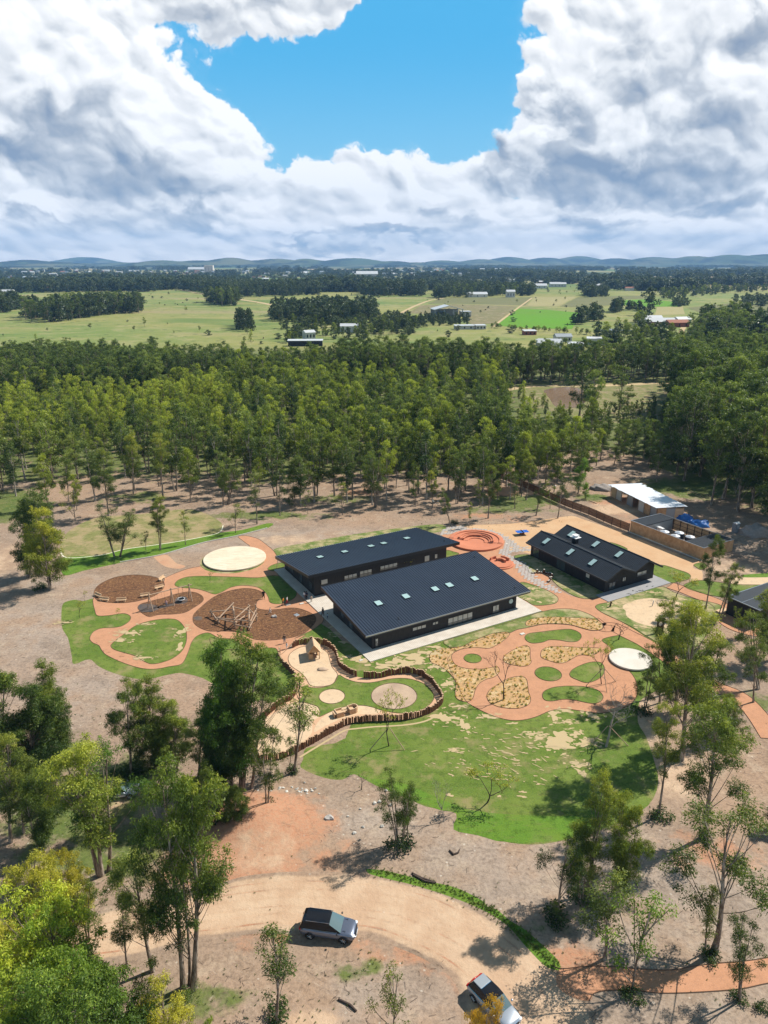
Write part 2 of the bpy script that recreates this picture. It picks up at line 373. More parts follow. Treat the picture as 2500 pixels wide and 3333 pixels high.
grass_mat('lawn_bright', (.085, .18, .018), (.12, .19, .025), (.17, .2, .06), .0)
grass_mat('lawn_worn', (.095, .155, .03), (.15, .175, .05), (.45, .35, .2), .95)
grass_mat('turf_dry', (.17, .185, .06), (.21, .195, .075), (.36, .27, .15), 1.1)
mat('terracotta', (.465, .24, .14), .95, noise=(.5, .9, (.56, .285, .165)), bump=(9, .4), fn=lambda t, v, c, b: t.mix(t.rng(t.noise(v, 1.3, 6, .75), .46, .68, 0, .5), t.mix(t.rng(t.noise(v, 7, 4, .7), .35, .7, 0, .4), c, t.vm('SCALE', c, scale=.72)), t.vm('SCALE', c, scale=.68)), spec=.1)
mat('terracotta_faded', (.46, .24, .145), .95, noise=(.35, 1, (.52, .33, .21)), bump=(9, .4), fn=lambda t, v, c, b: t.mix(t.rng(t.noise(v, .9, 5, .7), .5, .7, 0, .5), c, (.34, .235, .165)), spec=.1)
mat('sand_yard', (.57, .385, .23), .95, noise=(.25, 1, (.50, .30, .165)), bump=(8, .3), fn=lambda t, v, c, b: t.mix(t.rng(t.noise(v, 1.6, 6, .7), .5, .72, 0, .5), c, (.46, .30, .19)), spec=.1)
mat('sand', (.63, .47, .31), .95, noise=(.5, .8, (.56, .40, .255)), bump=(7, .4), fn=lambda t, v, c, b: t.mix(t.rng(t.noise(v, 1.1, 7, .75), .49, .63, 0, .6), c, (.44, .32, .22)), spec=.1)
mat('sand_path', (.60, .38, .24), .95, noise=(.5, .8, (.52, .31, .19)), bump=(7, .4), spec=.1)
mat('sand_brown', (.50, .37, .26), .95, noise=(.5, 1, (.36, .255, .185)), bump=(7, .5), spec=.1)
mat('bark_mulch', (.13, .062, .036), .95, noise=(.35, .8, (.19, .10, .05)), bump=(5, 1, .15), spec=.1,
    fn=lambda t, v, c, b: t.mix(t.rng(t.noise(v, 2.2, 6, .85), .50, .62), t.mix(t.rng(t.noise(t.vm('ADD', v, (3, 5, 0)), 1.2, 6, .85), .5, .62, 0, .8), c, (.06, .034, .024)), (.34, .175, .08)))
mat('straw', (.52, .33, .15), .95, noise=(.8, 1, (.44, .26, .14)), bump=(4, 1, .12), spec=.1, fn=lambda t, v, c, b: t.mix(t.rng(t.noise(v, 1.6, 6, .8), .52, .64, 0, .7), t.mix(t.rng(t.noise(t.vm('ADD', v, (7, 1, 0)), .7, 5, .7), .53, .62, 0, .7), c, (.62, .47, .27)), (.17, .16, .05)))
mat('bare_sand', (.48, .36, .21), .95, noise=(1.5, 1, (.46, .36, .2)), bump=(6, .4), spec=.1)
mat('edging', (.13, .075, .045), .9)
mat('white_line', (.7, .66, .5), .9)
mat('pale_concrete', (.60, .545, .48), .8, noise=(.6, .8, (.52, .46, .39)), spec=.2)
def boards(t, v, c, b):
    wv = t.new('ShaderNodeTexWave', wave_type='BANDS', bands_direction='X'); t.put(wv.inputs['Vector'], v); wv.inputs['Scale'].default_value = 1.1; wv.inputs['Distortion'].default_value = 0
    return t.mix(t.m('MULTIPLY', t.rng(wv.outputs['Fac'], .1, .0), .5), c, (.2, .17, .14))
mat('deck', (.66, .60, .52), .85, noise=(.5, .9, (.47, .40, .33)), fn=boards, spec=.15)
mat('disc_timber', (.73, .64, .50), .75, noise=(.25, .9, (.64, .53, .38)), spec=.2, fn=lambda t, v, c, b: t.mix(t.rng(t.noise(t.vm('MULTIPLY', v, (.6, 4, 1)), .9, 6, .65), .46, .62, 0, .7), c, (.55, .45, .31)))
mat('disc_white', (.66, .61, .54), .75, noise=(.4, .9, (.56, .50, .42)), spec=.2)
mat('slate_patio', (.33, .32, .32), .7, noise=(.8, 1, (.27, .27, .28)), spec=.3)
mat('stone_slab', (.48, .44, .40), .85, noise=(2, 1, (.38, .35, .33)), spec=.2)
mat('clay_render', (.56, .21, .12), .85, noise=(.8, .7, (.48, .17, .095)), spec=.2)
mat('roof_metal', (.021, .030, .050), .45, noise=(.25, .9, (.030, .042, .066)), spec=.45)
mat('roof_dark', (.018, .023, .031), .5, noise=(.5, .7, (.025, .031, .041)), spec=.4)
mat('cladding', (.012, .012, .014), .6, noise=(1, .6, (.02, .019, .02)), spec=.3, fn=lambda t, v, c, b: t.mix(t.rng(t.noise(t.vm('MULTIPLY', v, (1, 1, .1)), 9, 2, .5), .45, .6, 0, .5), c, (.03, .028, .028)))
mat('fascia', (.02, .02, .022), .5, spec=.4)
mat('fascia_brown', (.055, .038, .032), .5, spec=.4)
mat('gutter', (.42, .44, .47), .3, metal=.7)
mat('glass', (.05, .065, .07), .06, spec=1.0)
mat('blind', (.50, .48, .43), .7)
mat('window_frame', (.02, .02, .022), .4)
mat('skylight_glass', (.36, .50, .49), .18, spec=.8)
mat('galvanised', (.88, .90, .94), .35, metal=.25, noise=(.6, .5, (.75, .77, .8)))  # near-white base: the sun's glare on the sheets is put into the colour
mat('corrugated_grey', (.30, .33, .36), .45, metal=.3)
mat('timber', (.60, .38, .21), .8, noise=(1.2, 1, (.38, .21, .10)), spec=.2)
mat('timber_pale', (.62, .44, .28), .8, noise=(1.5, 1, (.52, .34, .2)), spec=.2)
mat('timber_dark', (.13, .058, .032), .85, noise=(3, 1, (.19, .09, .048)), spec=.2)
mat('timber_end', (.50, .33, .2), .85)
mat('log', (.46, .33, .23), .85, noise=(2, 1, (.34, .23, .16)), spec=.2)
mat('black_steel', (.02, .018, .016), .5, metal=.3)
mat('rust_steel', (.075, .028, .016), .8, noise=(2, 1, (.045, .02, .012)))
mat('tank_plastic', (.025, .032, .05), .4)
mat('tank_lid', (.62, .64, .68), .4)
mat('tarp_blue', (.02, .16, .50), .5, noise=(3, .8, (.015, .09, .3)))
mat('table_blue', (.02, .12, .50), .35)
mat('plastic_grey', (.16, .18, .20), .45)
mat('plastic_white', (.75, .75, .75), .5)
mat('rubble', (.34, .30, .27), .95, noise=(2.2, 1, (.24, .21, .19)), bump=(3, .8, .1))
mat('brick', (.30, .11, .075), .9, noise=(2, .8, (.22, .085, .06)))
mat('plaster', (.60, .57, .51), .85, noise=(.5, .8, (.48, .45, .40)))
mat('roof_white', (.55, .56, .57), .4)
mat('roof_tile', (.32, .13, .08), .85)
mat('dark_opening', (.012, .012, .014), .8)
def pond_fn(t, v, c, b):
    return t.mix(t.rng(t.noise(v, .08, 4, .6), .4, .6), (.22, .145, .095), (.26, .175, .115))
mat('muddy_water', (.2, .13, .09), .18, fn=pond_fn, bump=(2, .08, .05), spec=.5)
mat('pond_water', (.25, .27, .27), .12, spec=.6)
# ------------------------------------------------------------------ ground sheet
def smooth(pts, n=5, closed=True):
    pts = [Vector((p[0], p[1], 0)) for p in pts]; out = []; m = len(pts)
    rng_ = range(m) if closed else range(m - 1)
    for i in rng_:
        if closed: a, b, c, d = pts[i - 1], pts[i], pts[(i + 1) % m], pts[(i + 2) % m]
        else: a, b, c, d = pts[max(i - 1, 0)], pts[i], pts[i + 1], pts[min(i + 2, m - 1)]
        # centripetal-like damping: long neighbours do not overshoot short segments
        L = (c - b).length; t1 = (c - a); t2 = (d - b)
        if t1.length > 0: t1 = t1.normalized() * min(L, t1.length * .5)
        if t2.length > 0: t2 = t2.normalized() * min(L, t2.length * .5)
        for k in range(n):
            t = k / n; h1 = 2 * t**3 - 3 * t**2 + 1; h2 = -2 * t**3 + 3 * t**2; h3 = t**3 - 2 * t**2 + t; h4 = t**3 - t**2
            out.append(b * h1 + c * h2 + t1 * h3 + t2 * h4)
    if not closed: out.append(pts[-1])
    return out
def inside(poly, x, y):                 # vectorised point in polygon
    x = np.asarray(x, float); y = np.asarray(y, float); r = np.zeros(x.shape, bool); n = len(poly)
    for i in range(n):
        x1, y1 = poly[i][0], poly[i][1]; x2, y2 = poly[i - 1][0], poly[i - 1][1]
        if y1 == y2: continue
        c = ((y1 > y) != (y2 > y)) & (x < (x2 - x1) * (y - y1) / (y2 - y1) + x1); r ^= c
    return r
ys = [8.0]
while ys[-1] < 17000: ys.append(ys[-1] * 1.0115 + .25)
ys = np.array(ys); NX = 300; tt = np.linspace(-1, 1, NX); tt = np.sign(tt) * (np.abs(tt) ** 1.15) * 1.25
GY, GT = np.meshgrid(ys, tt, indexing='ij'); GX = GT * (GY + 45)
def blob(k, x, y, rx, ry, amp=1.0):     # soft patch at a place of the photograph, radii in metres
    c = G(k, x, y); d = np.sqrt(((GX - c.x) / rx) ** 2 + ((GY - c.y) / ry) ** 2); return amp * np.clip(1.35 - d, 0, 1)
def mx(*a):
    r = a[0]
    for b_ in a[1:]: r = np.maximum(r, b_)
    return r
W_clay = mx(blob('5', 1420, 1130, 8, 5), blob('5', 1350, 1200, 10, 4), blob('5', 1250, 1330, 9, 5, .8), blob('5', 1450, 1300, 9, 6, .62), blob('6', 200, 250, 8, 5, .8), blob('6', 450, 220, 8, 6, .5),
            blob('6', 900, 620, 9, 2, .45), blob('6', 1200, 720, 5, 3, .5), blob('5', 1150, 1560, 6, 5, .5), blob('7', 200, 1880, 5, 2.4, .6), blob('7', 950, 1340, 7, 3.5, .5), blob('3', 700, 270, 8, 12, .6),
            blob('N', 500, 480, 14, 4, .5), blob('N', 560, 290, 8, 8, .5), blob('14', 1540, 800, 8, 5, .5), blob('6', 300, 560, 7, 2.5, .5), blob('3', 850, 400, 12, 5, .5))
W_sand = mx(blob('5', 700, 1010, 5, 3, .9), blob('5', 560, 1030, 5, 4, .6), blob('6', 330, 210, 7, 5, .45), blob('7', 620, 700, 5, 9, .55), blob('7', 760, 960, 7, 7, .55), blob('W', 60, 750, 9, 18, .45),
            blob('N', 1400, 420, 10, 5, .7), blob('2', 150, 190, 12, 5, .5), blob('6', 530, 915, 3, 1, .8), blob('3', 1450, 680, 12, 5, .5))
W_grey = mx(blob('6', 800, 80, 6, 4), blob('S', 300, 640, 3.5, 2.5), blob('S', 1200, 960, 8, 5, .8), blob('7', 100, 1500, 12, 8, .8), blob('7', 800, 1700, 16, 10, .8), blob('7', 1000, 2000, 16, 5, .8), blob('W', 450, 940, 14, 4, .9),
            blob('1', 900, 260, 14, 3, 1), blob('W', 300, 1250, 14, 10, .9), blob('1', 60, 780, 8, 14, .8), blob('5', 420, 430, 10, 8, .8), blob('2', 300, 170, 22, 7, .8), blob('6', 780, 830, 12, 3, .7), blob('3', 1400, 500, 16, 8, .6))
W_grass = mx(blob('14', 20, 830, 9, 10, .8), blob('W', 60, 380, 10, 12, .8), blob('5', 330, 1120, 7, 5, .7), blob('5', 230, 760, 6, 6, .7), blob('5', 700, 860, 6, 4, .7), blob('5', 560, 1320, 9, 4, .65), blob('5', 650, 1150, 5, 7, .55),
             blob('N', 700, 360, 13, 6, .8), blob('N', 600, 420, 16, 4, .6), blob('3', 560, 230, 6, 4, .8), blob('14', 1150, 900, 18, 4, .7), blob('14', 600, 820, 14, 7, .55), blob('14', 1450, 830, 14, 6, .5), blob('6', 700, 720, 2.6, 1.2, .6), blob('6', 650, 730, 1.6, 1, .55),
             blob('6', 780, 690, 1.4, .8, .5), blob('6', 100, 840, 5, 2, .6), blob('7', 60, 1720, 6, 1.5, .4), blob('13', 930, 150, 20, 10, .9), blob('17', 1500, 1600, 5, 3, .6), blob('5', 60, 1000, 8, 8, .6))
# the forest floor and everything beyond it
ffront = [G('A', *q) for q in ((-900, 1200), (-400, 1160), (0, 1125), (100, 1110), (230, 1108), (330, 1105), (420, 1115), (520, 1126), (650, 1106), (850, 1092), (1000, 1102), (1130, 1086), (1200, 1066), (1330, 1015), (1480, 1060), (1659, 1160), (2100, 1300), (2600, 1400))]
fx = [p.x for p in ffront]; fy = [p.y for p in ffront]; order = np.argsort(fx)
fl = np.interp(GX, np.array(fx)[order], np.array(fy)[order])
W_grass = np.maximum(W_grass, np.clip((GY - fl - 14) / 40, 0, .62))
clear_poly = [G('9', *q) for q in ((590, 640), (640, 600), (900, 596), (1180, 590), (1400, 588), (1400, 700), (1240, 760), (1000, 770), (760, 720), (640, 700))]
incl = inside(clear_poly, GX, GY)
W_grass = np.where(incl, .5, W_grass)
pas = np.clip((GY - 455 + GX * .06) / 60, 0, 1); pas = np.where((GX < -60) & (GY > 340), np.maximum(pas, np.clip((GY - 340 - (GX + 60) * .3) / 60, 0, 1) * 0), pas)
pas = np.where(incl, .3, pas)
GZ = np.zeros_like(GX)
# the spoil heap beside the dirt road
for k, x, y, rx, ry, h in (('5', 1400, 1100, 6, 3.6, 1.1), ('5', 1300, 1170, 4, 2.6, .6)):
    c = G(k, x, y); d = ((GX - c.x) / rx) ** 2 + ((GY - c.y) / ry) ** 2; GZ += h * np.exp(-d * 1.6) * (d < 4)
nr, nc = GX.shape
me = bpy.data.meshes.new('ground')
idx = np.arange(nr * nc).reshape(nr, nc)
quads = np.stack([idx[:-1, :-1], idx[:-1, 1:], idx[1:, 1:], idx[1:, :-1]], -1).reshape(-1, 4)
def np_mesh(me, V, Fq):
    me.vertices.add(len(V)); me.vertices.foreach_set('co', V.astype(np.float32).ravel())
    k = Fq.shape[1]; me.loops.add(len(Fq) * k); me.loops.foreach_set('vertex_index', Fq.astype(np.int32).ravel())
    me.polygons.add(len(Fq)); me.polygons.foreach_set('loop_start', np.arange(0, len(Fq) * k, k, dtype=np.int32))
    me.update(calc_edges=True)
np_mesh(me, np.stack([GX, GY, GZ], -1).reshape(-1, 3), quads)
for nm, a in (('clay', W_clay), ('sand', W_sand), ('grey', W_grey), ('grass', W_grass), ('pasture', pas)):
    at = me.attributes.new(nm, 'FLOAT', 'POINT'); at.data.foreach_set('value', a.astype(np.float32).ravel())
me.materials.append(MAT['ground']); o = link_mesh('ground', me); tag(o, kind='structure', label='bare sandy soil with litter, weeds and far pasture reaching the horizon')
# the land behind the camera, so that the sheet goes on when one turns round
# ------------------------------------------------------------------ sheets laid on the ground
SHEETS = []
def sheet(name, pts, material, lvl, label=None, edge=False, sm=5, kind='structure', thick=0):
    p = smooth(pts, sm) if sm > 1 else [Vector((q[0], q[1], 0)) for q in pts]
    q = [p[0]]
    for a in p[1:]:
        if (a - q[-1]).length > .02: q.append(a)
    if (q[0] - q[-1]).length < .02: q.pop()
    if isinstance(pts, Rib): q = p
    area = sum(q[i - 1].x * q[i].y - q[i].x * q[i - 1].y for i in range(len(q)))
    if area < 0 and not isinstance(pts, Rib): q.reverse()
    z = .004 * lvl if lvl < 20 else lvl / 1000
    tris = tessellate_polygon([q]) if not isinstance(pts, Rib) else [(i, i + 1, 2 * pts.n - 2 - i, 2 * pts.n - 1 - i) for i in range(pts.n - 1)]; mb = MB(); mb.add([(a.x, a.y, z) for a in q], tris)
    o = mb.build(name, MAT[material]); tag(o, label, kind=kind)
    o.data.update()
    if o.data.polygons and o.data.polygons[0].normal.z < 0: o.data.flip_normals()
    if edge:
        e = MB(); e.tube([Vector((a.x, a.y, z + .01)) for a in q] + [Vector((q[0].x, q[0].y, z + .01))], .045, 4, False); eo = e.build('edging', MAT['edging'], o)
    return o
class Rib(list): pass
def ribbon(pts, wd, sm=6):
    c = smooth(pts, sm, False); L = []; Rr = []
    for i, p in enumerate(c):
        d = (c[min(i + 1, len(c) - 1)] - c[max(i - 1, 0)]).normalized(); n = Vector((-d.y, d.x, 0)); L.append(p + n * wd / 2); Rr.append(p - n * wd / 2)
    r = Rib(L + Rr[::-1]); r.n = len(L); return r
def ell(k, x, y, rx, ry, n=28):
    """a circle on the ground whose picture is the given ellipse"""
    c = G(k, x, y); l = G(k, x - rx, y); r_ = G(k, x + rx, y); t = G(k, x, y - ry); b = G(k, x, y + ry)
    cc = (t + b) / 2; rad = ((r_ - l).length / 2 + (t - b).length / 2) / 2
    return [cc + Vector((math.cos(2 * math.pi * i / n) * rad, math.sin(2 * math.pi * i / n) * rad, 0)) for i in range(n)], cc, rad
# ------------------------------------------------------------------ dirt road
def strip(name, A, B, material, z, prof, nl=90, nc_=14, label=None):
    def res(P):
        P = smooth(P, 8, False); d = [0]
        for a, b in zip(P, P[1:]): d.append(d[-1] + (b - a).length)
        q = np.linspace(0, d[-1], nl); return np.stack([np.interp(q, d, [p.x for p in P]), np.interp(q, d, [p.y for p in P])], -1)
    a, b = res(A), res(B); t = np.linspace(0, 1, nc_)[None, :, None]
    V = a[:, None] * (1 - t) + b[:, None] * t; V = np.concatenate([V, np.full(V.shape[:2] + (1,), z)], -1)
    ix = np.arange(nl * nc_).reshape(nl, nc_); Q = np.stack([ix[:-1, :-1], ix[:-1, 1:], ix[1:, 1:], ix[1:, :-1]], -1).reshape(-1, 4)
    me = bpy.data.meshes.new(name); np_mesh(me, V.reshape(-1, 3), Q)
    for nm, f in prof.items():
        at = me.attributes.new(nm, 'FLOAT', 'POINT'); at.data.foreach_set('value', np.tile(f(t[0, :, 0]), nl).astype(np.float32))
    me.materials.append(MAT[material]); o = link_mesh(name, me); me.update()
    if me.polygons[0].normal.z < 0: me.flip_normals()
    return tag(o, label, kind='structure')
up_e = GL('5', [(-500, 1690), (0, 1690), (300, 1655), (600, 1590), (1000, 1480)]) + GL('6', [(110, 360), (250, 322), (400, 305), (550, 302), (700, 308), (830, 322), (1000, 358), (1130, 405), (1260, 478), (1370, 548), (1470, 628), (1560, 705), (1650, 800), (1740, 950)])
lo_e = GL('5', [(-500, 1900), (0, 1880), (300, 1890), (650, 1870), (1000, 1775)]) + GL('6', [(110, 590), (300, 560), (450, 565), (650, 560), (760, 572), (880, 615), (1000, 668), (1100, 735), (1140, 800), (1150, 900), (1150, 1050)])
prof = {'edge': lambda t: np.clip(np.minimum(t, 1 - t) * 5.5, 0, 1) * 1.15,
        'rut': lambda t: sum(np.exp(-((t - a) / .022) ** 2) * w_ for a, w_ in ((.17, .7), (.30, .75), (.43, .6), (.58, .8), (.70, .7), (.84, .85)))}
strip('dirt_road', up_e, lo_e, 'road', .006, prof, label='pale sandy dirt road curving past the lawn', nc_=90)
sheet('grass_verge', GL('6', [(758, 292), (850, 302), (1000, 340), (1130, 370), (1240, 425), (1262, 450), (1300, 462), (1352, 505), (1420, 548), (1550, 668), (1560, 712), (1500, 695), (1420, 615), (1340, 525), (1240, 462), (1100, 405), (950, 358), (850, 334), (770, 312)]), 'lawn_bright', 2, 'narrow bright grass verge along the dirt road')
# ------------------------------------------------------------------ lawns (level 1)
sheet('play_lawn', GL('1', [(305, 580), (230, 598), (180, 590), (110, 612), (97, 700), (105, 775), (140, 835), (165, 955), (178, 998), (275, 968), (330, 1010), (420, 1052), (560, 1090), (660, 1092), (780, 1065), (860, 1055), (1000, 1090), (1200, 1200), (1450, 1242)]) +
      GL('16', [(150, 640), (250, 580), (290, 520), (290, 450), (250, 360), (170, 280), (150, 200)]) + GL('1', [(1560, 870), (1600, 760), (1450, 500), (1000, 450)]), 'lawn', 1, 'play garden lawn around the terracotta paths', sm=4, edge=False)
sheet('garden_lawn', GL('A', [(655, 1640), (650, 1658), (700, 1680), (740, 1684), (765, 1672), (800, 1690), (870, 1720), (920, 1742), (985, 1757), (980, 1790), (1040, 1806), (1100, 1820), (1160, 1824), (1230, 1812), (1330, 1780), (1400, 1740), (1422, 1690), (1412, 1640), (1395, 1590),
      (1378, 1560), (1382, 1515), (1412, 1495), (1450, 1470), (1440, 1420), (1400, 1370), (1300, 1300), (1200, 1290), (1150, 1290), (1000, 1360), (780, 1400), (690, 1345)]) + GL('16', [(262, 120), (640, 260), (800, 420), (700, 900), (380, 980)]), 'lawn', 1, 'broad garden lawn with bare sandy patches', sm=3)
sheet('lawn_rim', GL('S', [(-260, 60), (0, 140), (200, 250), (420, 340), (700, 440), (900, 520), (1088, 560), (1050, 730), (1300, 790), (1500, 850)]) + GL('4', [(600, 1545), (760, 1555), (900, 1545), (1020, 1525), (1150, 1480), (1100, 1400), (900, 1395), (600, 1380), (400, 1350), (200, 1270), (0, 1190), (-160, 1170)]), 'lawn_bright', 2, 'bright fresh grass along the low edge of the lawn', sm=3)
sheet('courtyard_lawn', GL('2', [(75, 240), (250, 205), (500, 160), (800, 118), (1000, 98), (1050, 110), (1030, 138), (900, 160), (500, 240), (120, 290)]), 'lawn_worn', 1, 'grass strip behind the far black building')
sheet('sports_field', GL('1', [(90, 262), (100, 225), (150, 150), (320, 70), (600, 45), (900, 15), (1050, 60), (1125, 118), (1090, 165), (900, 208), (700, 240), (500, 268), (350, 305), (130, 322)]), 'turf_dry', 1, 'oval field of dry turf among the trees')
sheet('field_verge', GL('1', [(95, 380), (108, 322), (350, 306), (500, 269), (700, 241), (900, 209), (1092, 166), (1250, 145), (1400, 105), (1445, 108), (1400, 137), (1200, 187), (1000, 226), (740, 302), (560, 337), (370, 377), (240, 405), (120, 435)]), 'lawn_bright', 2, 'green verge between the oval field and the kerb')
fl_ = smooth(GL('1', [(90, 262), (130, 322), (350, 306), (500, 269), (700, 241), (900, 209), (1092, 166), (1125, 118)]), 6, False)
mbl = MB()
for a, b in zip(fl_, fl_[1:]):
    d = (b - a).normalized(); n = Vector((-d.y, d.x, 0)) * .12; mbl.add([(a.x - n.x, a.y - n.y, .016), (b.x - n.x, b.y - n.y, .016), (b.x + n.x, b.y + n.y, .016), (a.x + n.x, a.y + n.y, .016)], [(0, 1, 2, 3)])
tag(mbl.build('boundary_line', MAT['white_line']), 'white boundary line painted round the oval field', kind='structure')
kb = smooth(GL('1', [(470, 352), (560, 337), (740, 303), (1000, 228), (1200, 188), (1320, 158), (1405, 135)]), 5, False)
m_ = MB()
for a, b in zip(kb, kb[1:]):
    d = b - a; m_.box(((a.x + b.x) / 2, (a.y + b.y) / 2, .08), (d.length * .99, .22, .16), math.atan2(d.y, d.x))
tag(m_.build('kerb', MAT['stone_slab'], bevel=.02), kind='structure', label='low kerb beside the green verge')
# ------------------------------------------------------------------ west play garden
Pw = GL('1', [(303, 575), (312, 665), (330, 692), (400, 690), (450, 682), (500, 678), (535, 695), (530, 725), (480, 758), (420, 768), (350, 772), (300, 795), (278, 835), (295, 862), (335, 880), (350, 905), (375, 935), (440, 970), (530, 1005), (620, 1028), (700, 1030), (780, 1015), (860, 998),
      (900, 930), (925, 860), (960, 820), (1030, 800), (1100, 833), (1180, 840), (1230, 870), (1290, 905), (1330, 918), (1400, 897), (1460, 900), (1485, 940), (1535, 900), (1560, 870), (1650, 812)]) + GL('2', [(190, 748), (290, 700), (335, 668), (352, 650), (352, 612), (300, 540), (200, 480), (95, 385)]) + \
     GL('1', [(1470, 330), (1450, 285), (1400, 240), (1340, 200), (1262, 183), (1220, 190), (1262, 225), (1290, 260), (1100, 320), (990, 375), (940, 385), (880, 400), (760, 450), (740, 480), (600, 520), (400, 540)])
sheet('play_path', Pw, 'terracotta', 2, 'winding terracotta path of the play garden', edge=True, sm=4)
sheet('faded_path', GL('1', [(685, 312), (760, 303), (800, 330), (830, 358), (885, 376), (850, 392), (780, 385), (735, 365), (700, 335)]), 'terracotta_faded', 1, 'faded terracotta path crossing the grey soil')
def bed(name, k, pts, material, lvl, label, edge=True, **kw): return sheet(name, GL(k, pts), material, lvl, label, edge=edge, **kw)
bed('mulch_bed', '1', [(303, 560), (320, 510), (370, 475), (450, 445), (560, 432), (660, 440), (730, 460), (752, 490), (740, 525), (690, 565), (600, 595), (500, 610), (400, 608), (330, 595)], 'bark_mulch', 3, 'round bark mulch area ringed by log seats')
bed('mulch_bed', '1', [(583, 640), (600, 618), (660, 600), (740, 580), (820, 555), (900, 540), (950, 545), (990, 565), (1000, 590), (985, 610), (940, 640), (880, 672), (800, 682), (720, 685), (660, 698), (625, 685), (600, 665)], 'bark_mulch', 3, 'bark mulch area under the swings')
bed('mulch_bed', '1', [(933, 715), (940, 680), (980, 640), (1040, 590), (1100, 555), (1180, 530), (1260, 518), (1330, 525), (1375, 545), (1380, 570), (1350, 590), (1335, 620), (1345, 645), (1400, 655), (1480, 650), (1540, 642), (1600, 645), (1650, 660), (1700, 685), (1715, 710), (1705, 740), (1660, 790), (1600, 820), (1500, 840), (1400, 848), (1320, 840), (1270, 815), (1210, 795), (1120, 790), (1040, 790), (980, 770), (945, 745)], 'bark_mulch', 3, 'large bark mulch area under the climbing logs')
bed('lawn_island', '1', [(818, 490), (840, 465), (900, 445), (1000, 440), (1200, 445), (1345, 450), (1450, 436), (1530, 455), (1591, 540), (1580, 575), (1540, 600), (1480, 617), (1425, 608), (1412, 575), (1390, 540), (1340, 510), (1260, 500), (1180, 510), (1110, 545), (1070, 555), (1010, 535), (950, 520), (880, 515), (830, 505)], 'lawn', 3, 'lawn island between the round deck and the climbing logs')
bed('lawn_island', '1', [(1408, 395), (1430, 373), (1490, 355), (1520, 370), (1480, 400), (1440, 408)], 'lawn', 3, 'small lawn wedge at the corner of the far black building')
bed('lawn_island', '1', [(412, 880), (440, 850), (500, 805), (560, 760), (640, 730), (740, 713), (820, 715), (860, 740), (890, 790), (890, 860), (860, 920), (800, 965), (730, 990), (670, 998), (620, 980), (560, 945), (490, 925), (430, 905)], 'lawn', 3, 'large rounded lawn island inside the looping path')
bed('lawn_island', '1', [(1045, 830), (1100, 842), (1170, 848), (1225, 880), (1200, 905), (1100, 900), (1050, 870)], 'lawn', 3, 'lawn island behind the tall eucalyptus cluster')
for k, x, y, rx, ry in (('1', 520, 800, 5, 2), ('1', 870, 770, 2.2, 1.6), ('1', 850, 870, 1.2, 2.4), ('1', 600, 965, 3, .8)): pass
# ------------------------------------------------------------------ palisade garden
inner = GL('16', [(262, 150), (300, 130), (360, 115), (440, 112), (520, 125), (580, 155), (620, 200), (635, 255), (655, 305), (710, 350), (790, 388), (858, 398), (950, 398), (1020, 390), (1100, 372), (1180, 360), (1260, 362), (1330, 385), (1400, 430), (1450, 490), (1490, 545), (1500, 605), (1440, 668), (1350, 713), (1230, 743), (1100, 753), (950, 758), (800, 768), (700, 793), (560, 868), (400, 958), (250, 1038), (120, 1078), (0, 1085), (-100, 1088)]) + \
        GL('5', [(1400, 790), (1370, 730), (1370, 650), (1420, 570), (1491, 506)]) + GL('16', [(180, 610), (250, 580), (290, 520), (290, 450), (280, 400), (250, 360), (210, 320), (170, 280), (150, 230), (155, 185)])
sheet('sand_path', inner, 'sand_path', 3, 'pale path inside the log palisade', sm=3)
bed('sand_pit', '16', [(225, 240), (255, 185), (350, 140), (480, 150), (550, 190), (570, 250), (590, 310), (630, 360), (632, 405), (585, 455), (490, 473), (410, 462), (370, 400), (320, 350), (250, 300)], 'sand', 4, 'keyhole sand pit around the wooden playhouse')
bed('lawn_island', '16', [(350, 470), (430, 482), (520, 477), (600, 445), (642, 378), (700, 405), (780, 432), (880, 441), (960, 432), (1060, 411), (1180, 403), (1280, 420), (1370, 460), (1425, 520), (1435, 570), (1400, 622), (1330, 667), (1240, 690), (1130, 692), (1000, 668), (930, 645), (850, 630), (740, 632), (650, 652), (560, 690), (484, 722), (490, 680), (470, 640), (430, 625), (370, 605), (310, 600), (352, 540)], 'lawn', 5, 'lawn inside the log palisade')
bed('sand_area', '16', [(-80, 1040), (0, 1045), (120, 1035), (240, 1000), (350, 930), (420, 860), (430, 760), (480, 725), (490, 680), (470, 640), (430, 625), (330, 605), (250, 610), (130, 680), (0, 760), (-120, 900)], 'sand', 4, 'wide sand area at the low end of the palisade', edge=False)
bed('sand_area', '16', [(560, 690), (650, 652), (740, 632), (850, 630), (930, 645), (1000, 668), (950, 700), (800, 705), (700, 730), (600, 770), (500, 820), (440, 850), (470, 770)], 'sand', 4, 'sand area under the wooden play vehicle', edge=False)
P_, c_, r_ = ell('16', 589, 554, 104, 63); sheet('sand_circle', P_, 'sand', 6, 'small circle of pale sand in the palisade lawn', True, sm=1)
P_, c_, r_ = ell('16', 1105, 552, 187, 111); sheet('sand_circle', P_, 'sand_brown', 6, 'large circle of brown sand in the palisade lawn', True, sm=1)
def outside_path(k, pts, wd, mt_, lvl, nm, lb): sheet(nm, ribbon(GL(k, pts), wd), mt_, lvl, lb, sm=1)
outside_path('16', [(320, 1060), (400, 1010), (500, 950), (600, 890), (700, 835), (800, 820), (950, 805), (1150, 795), (1300, 775), (1400, 745), (1460, 705)], .28, 'bare_sand', 3, 'footpath', 'thin pale trench line outside the palisade')
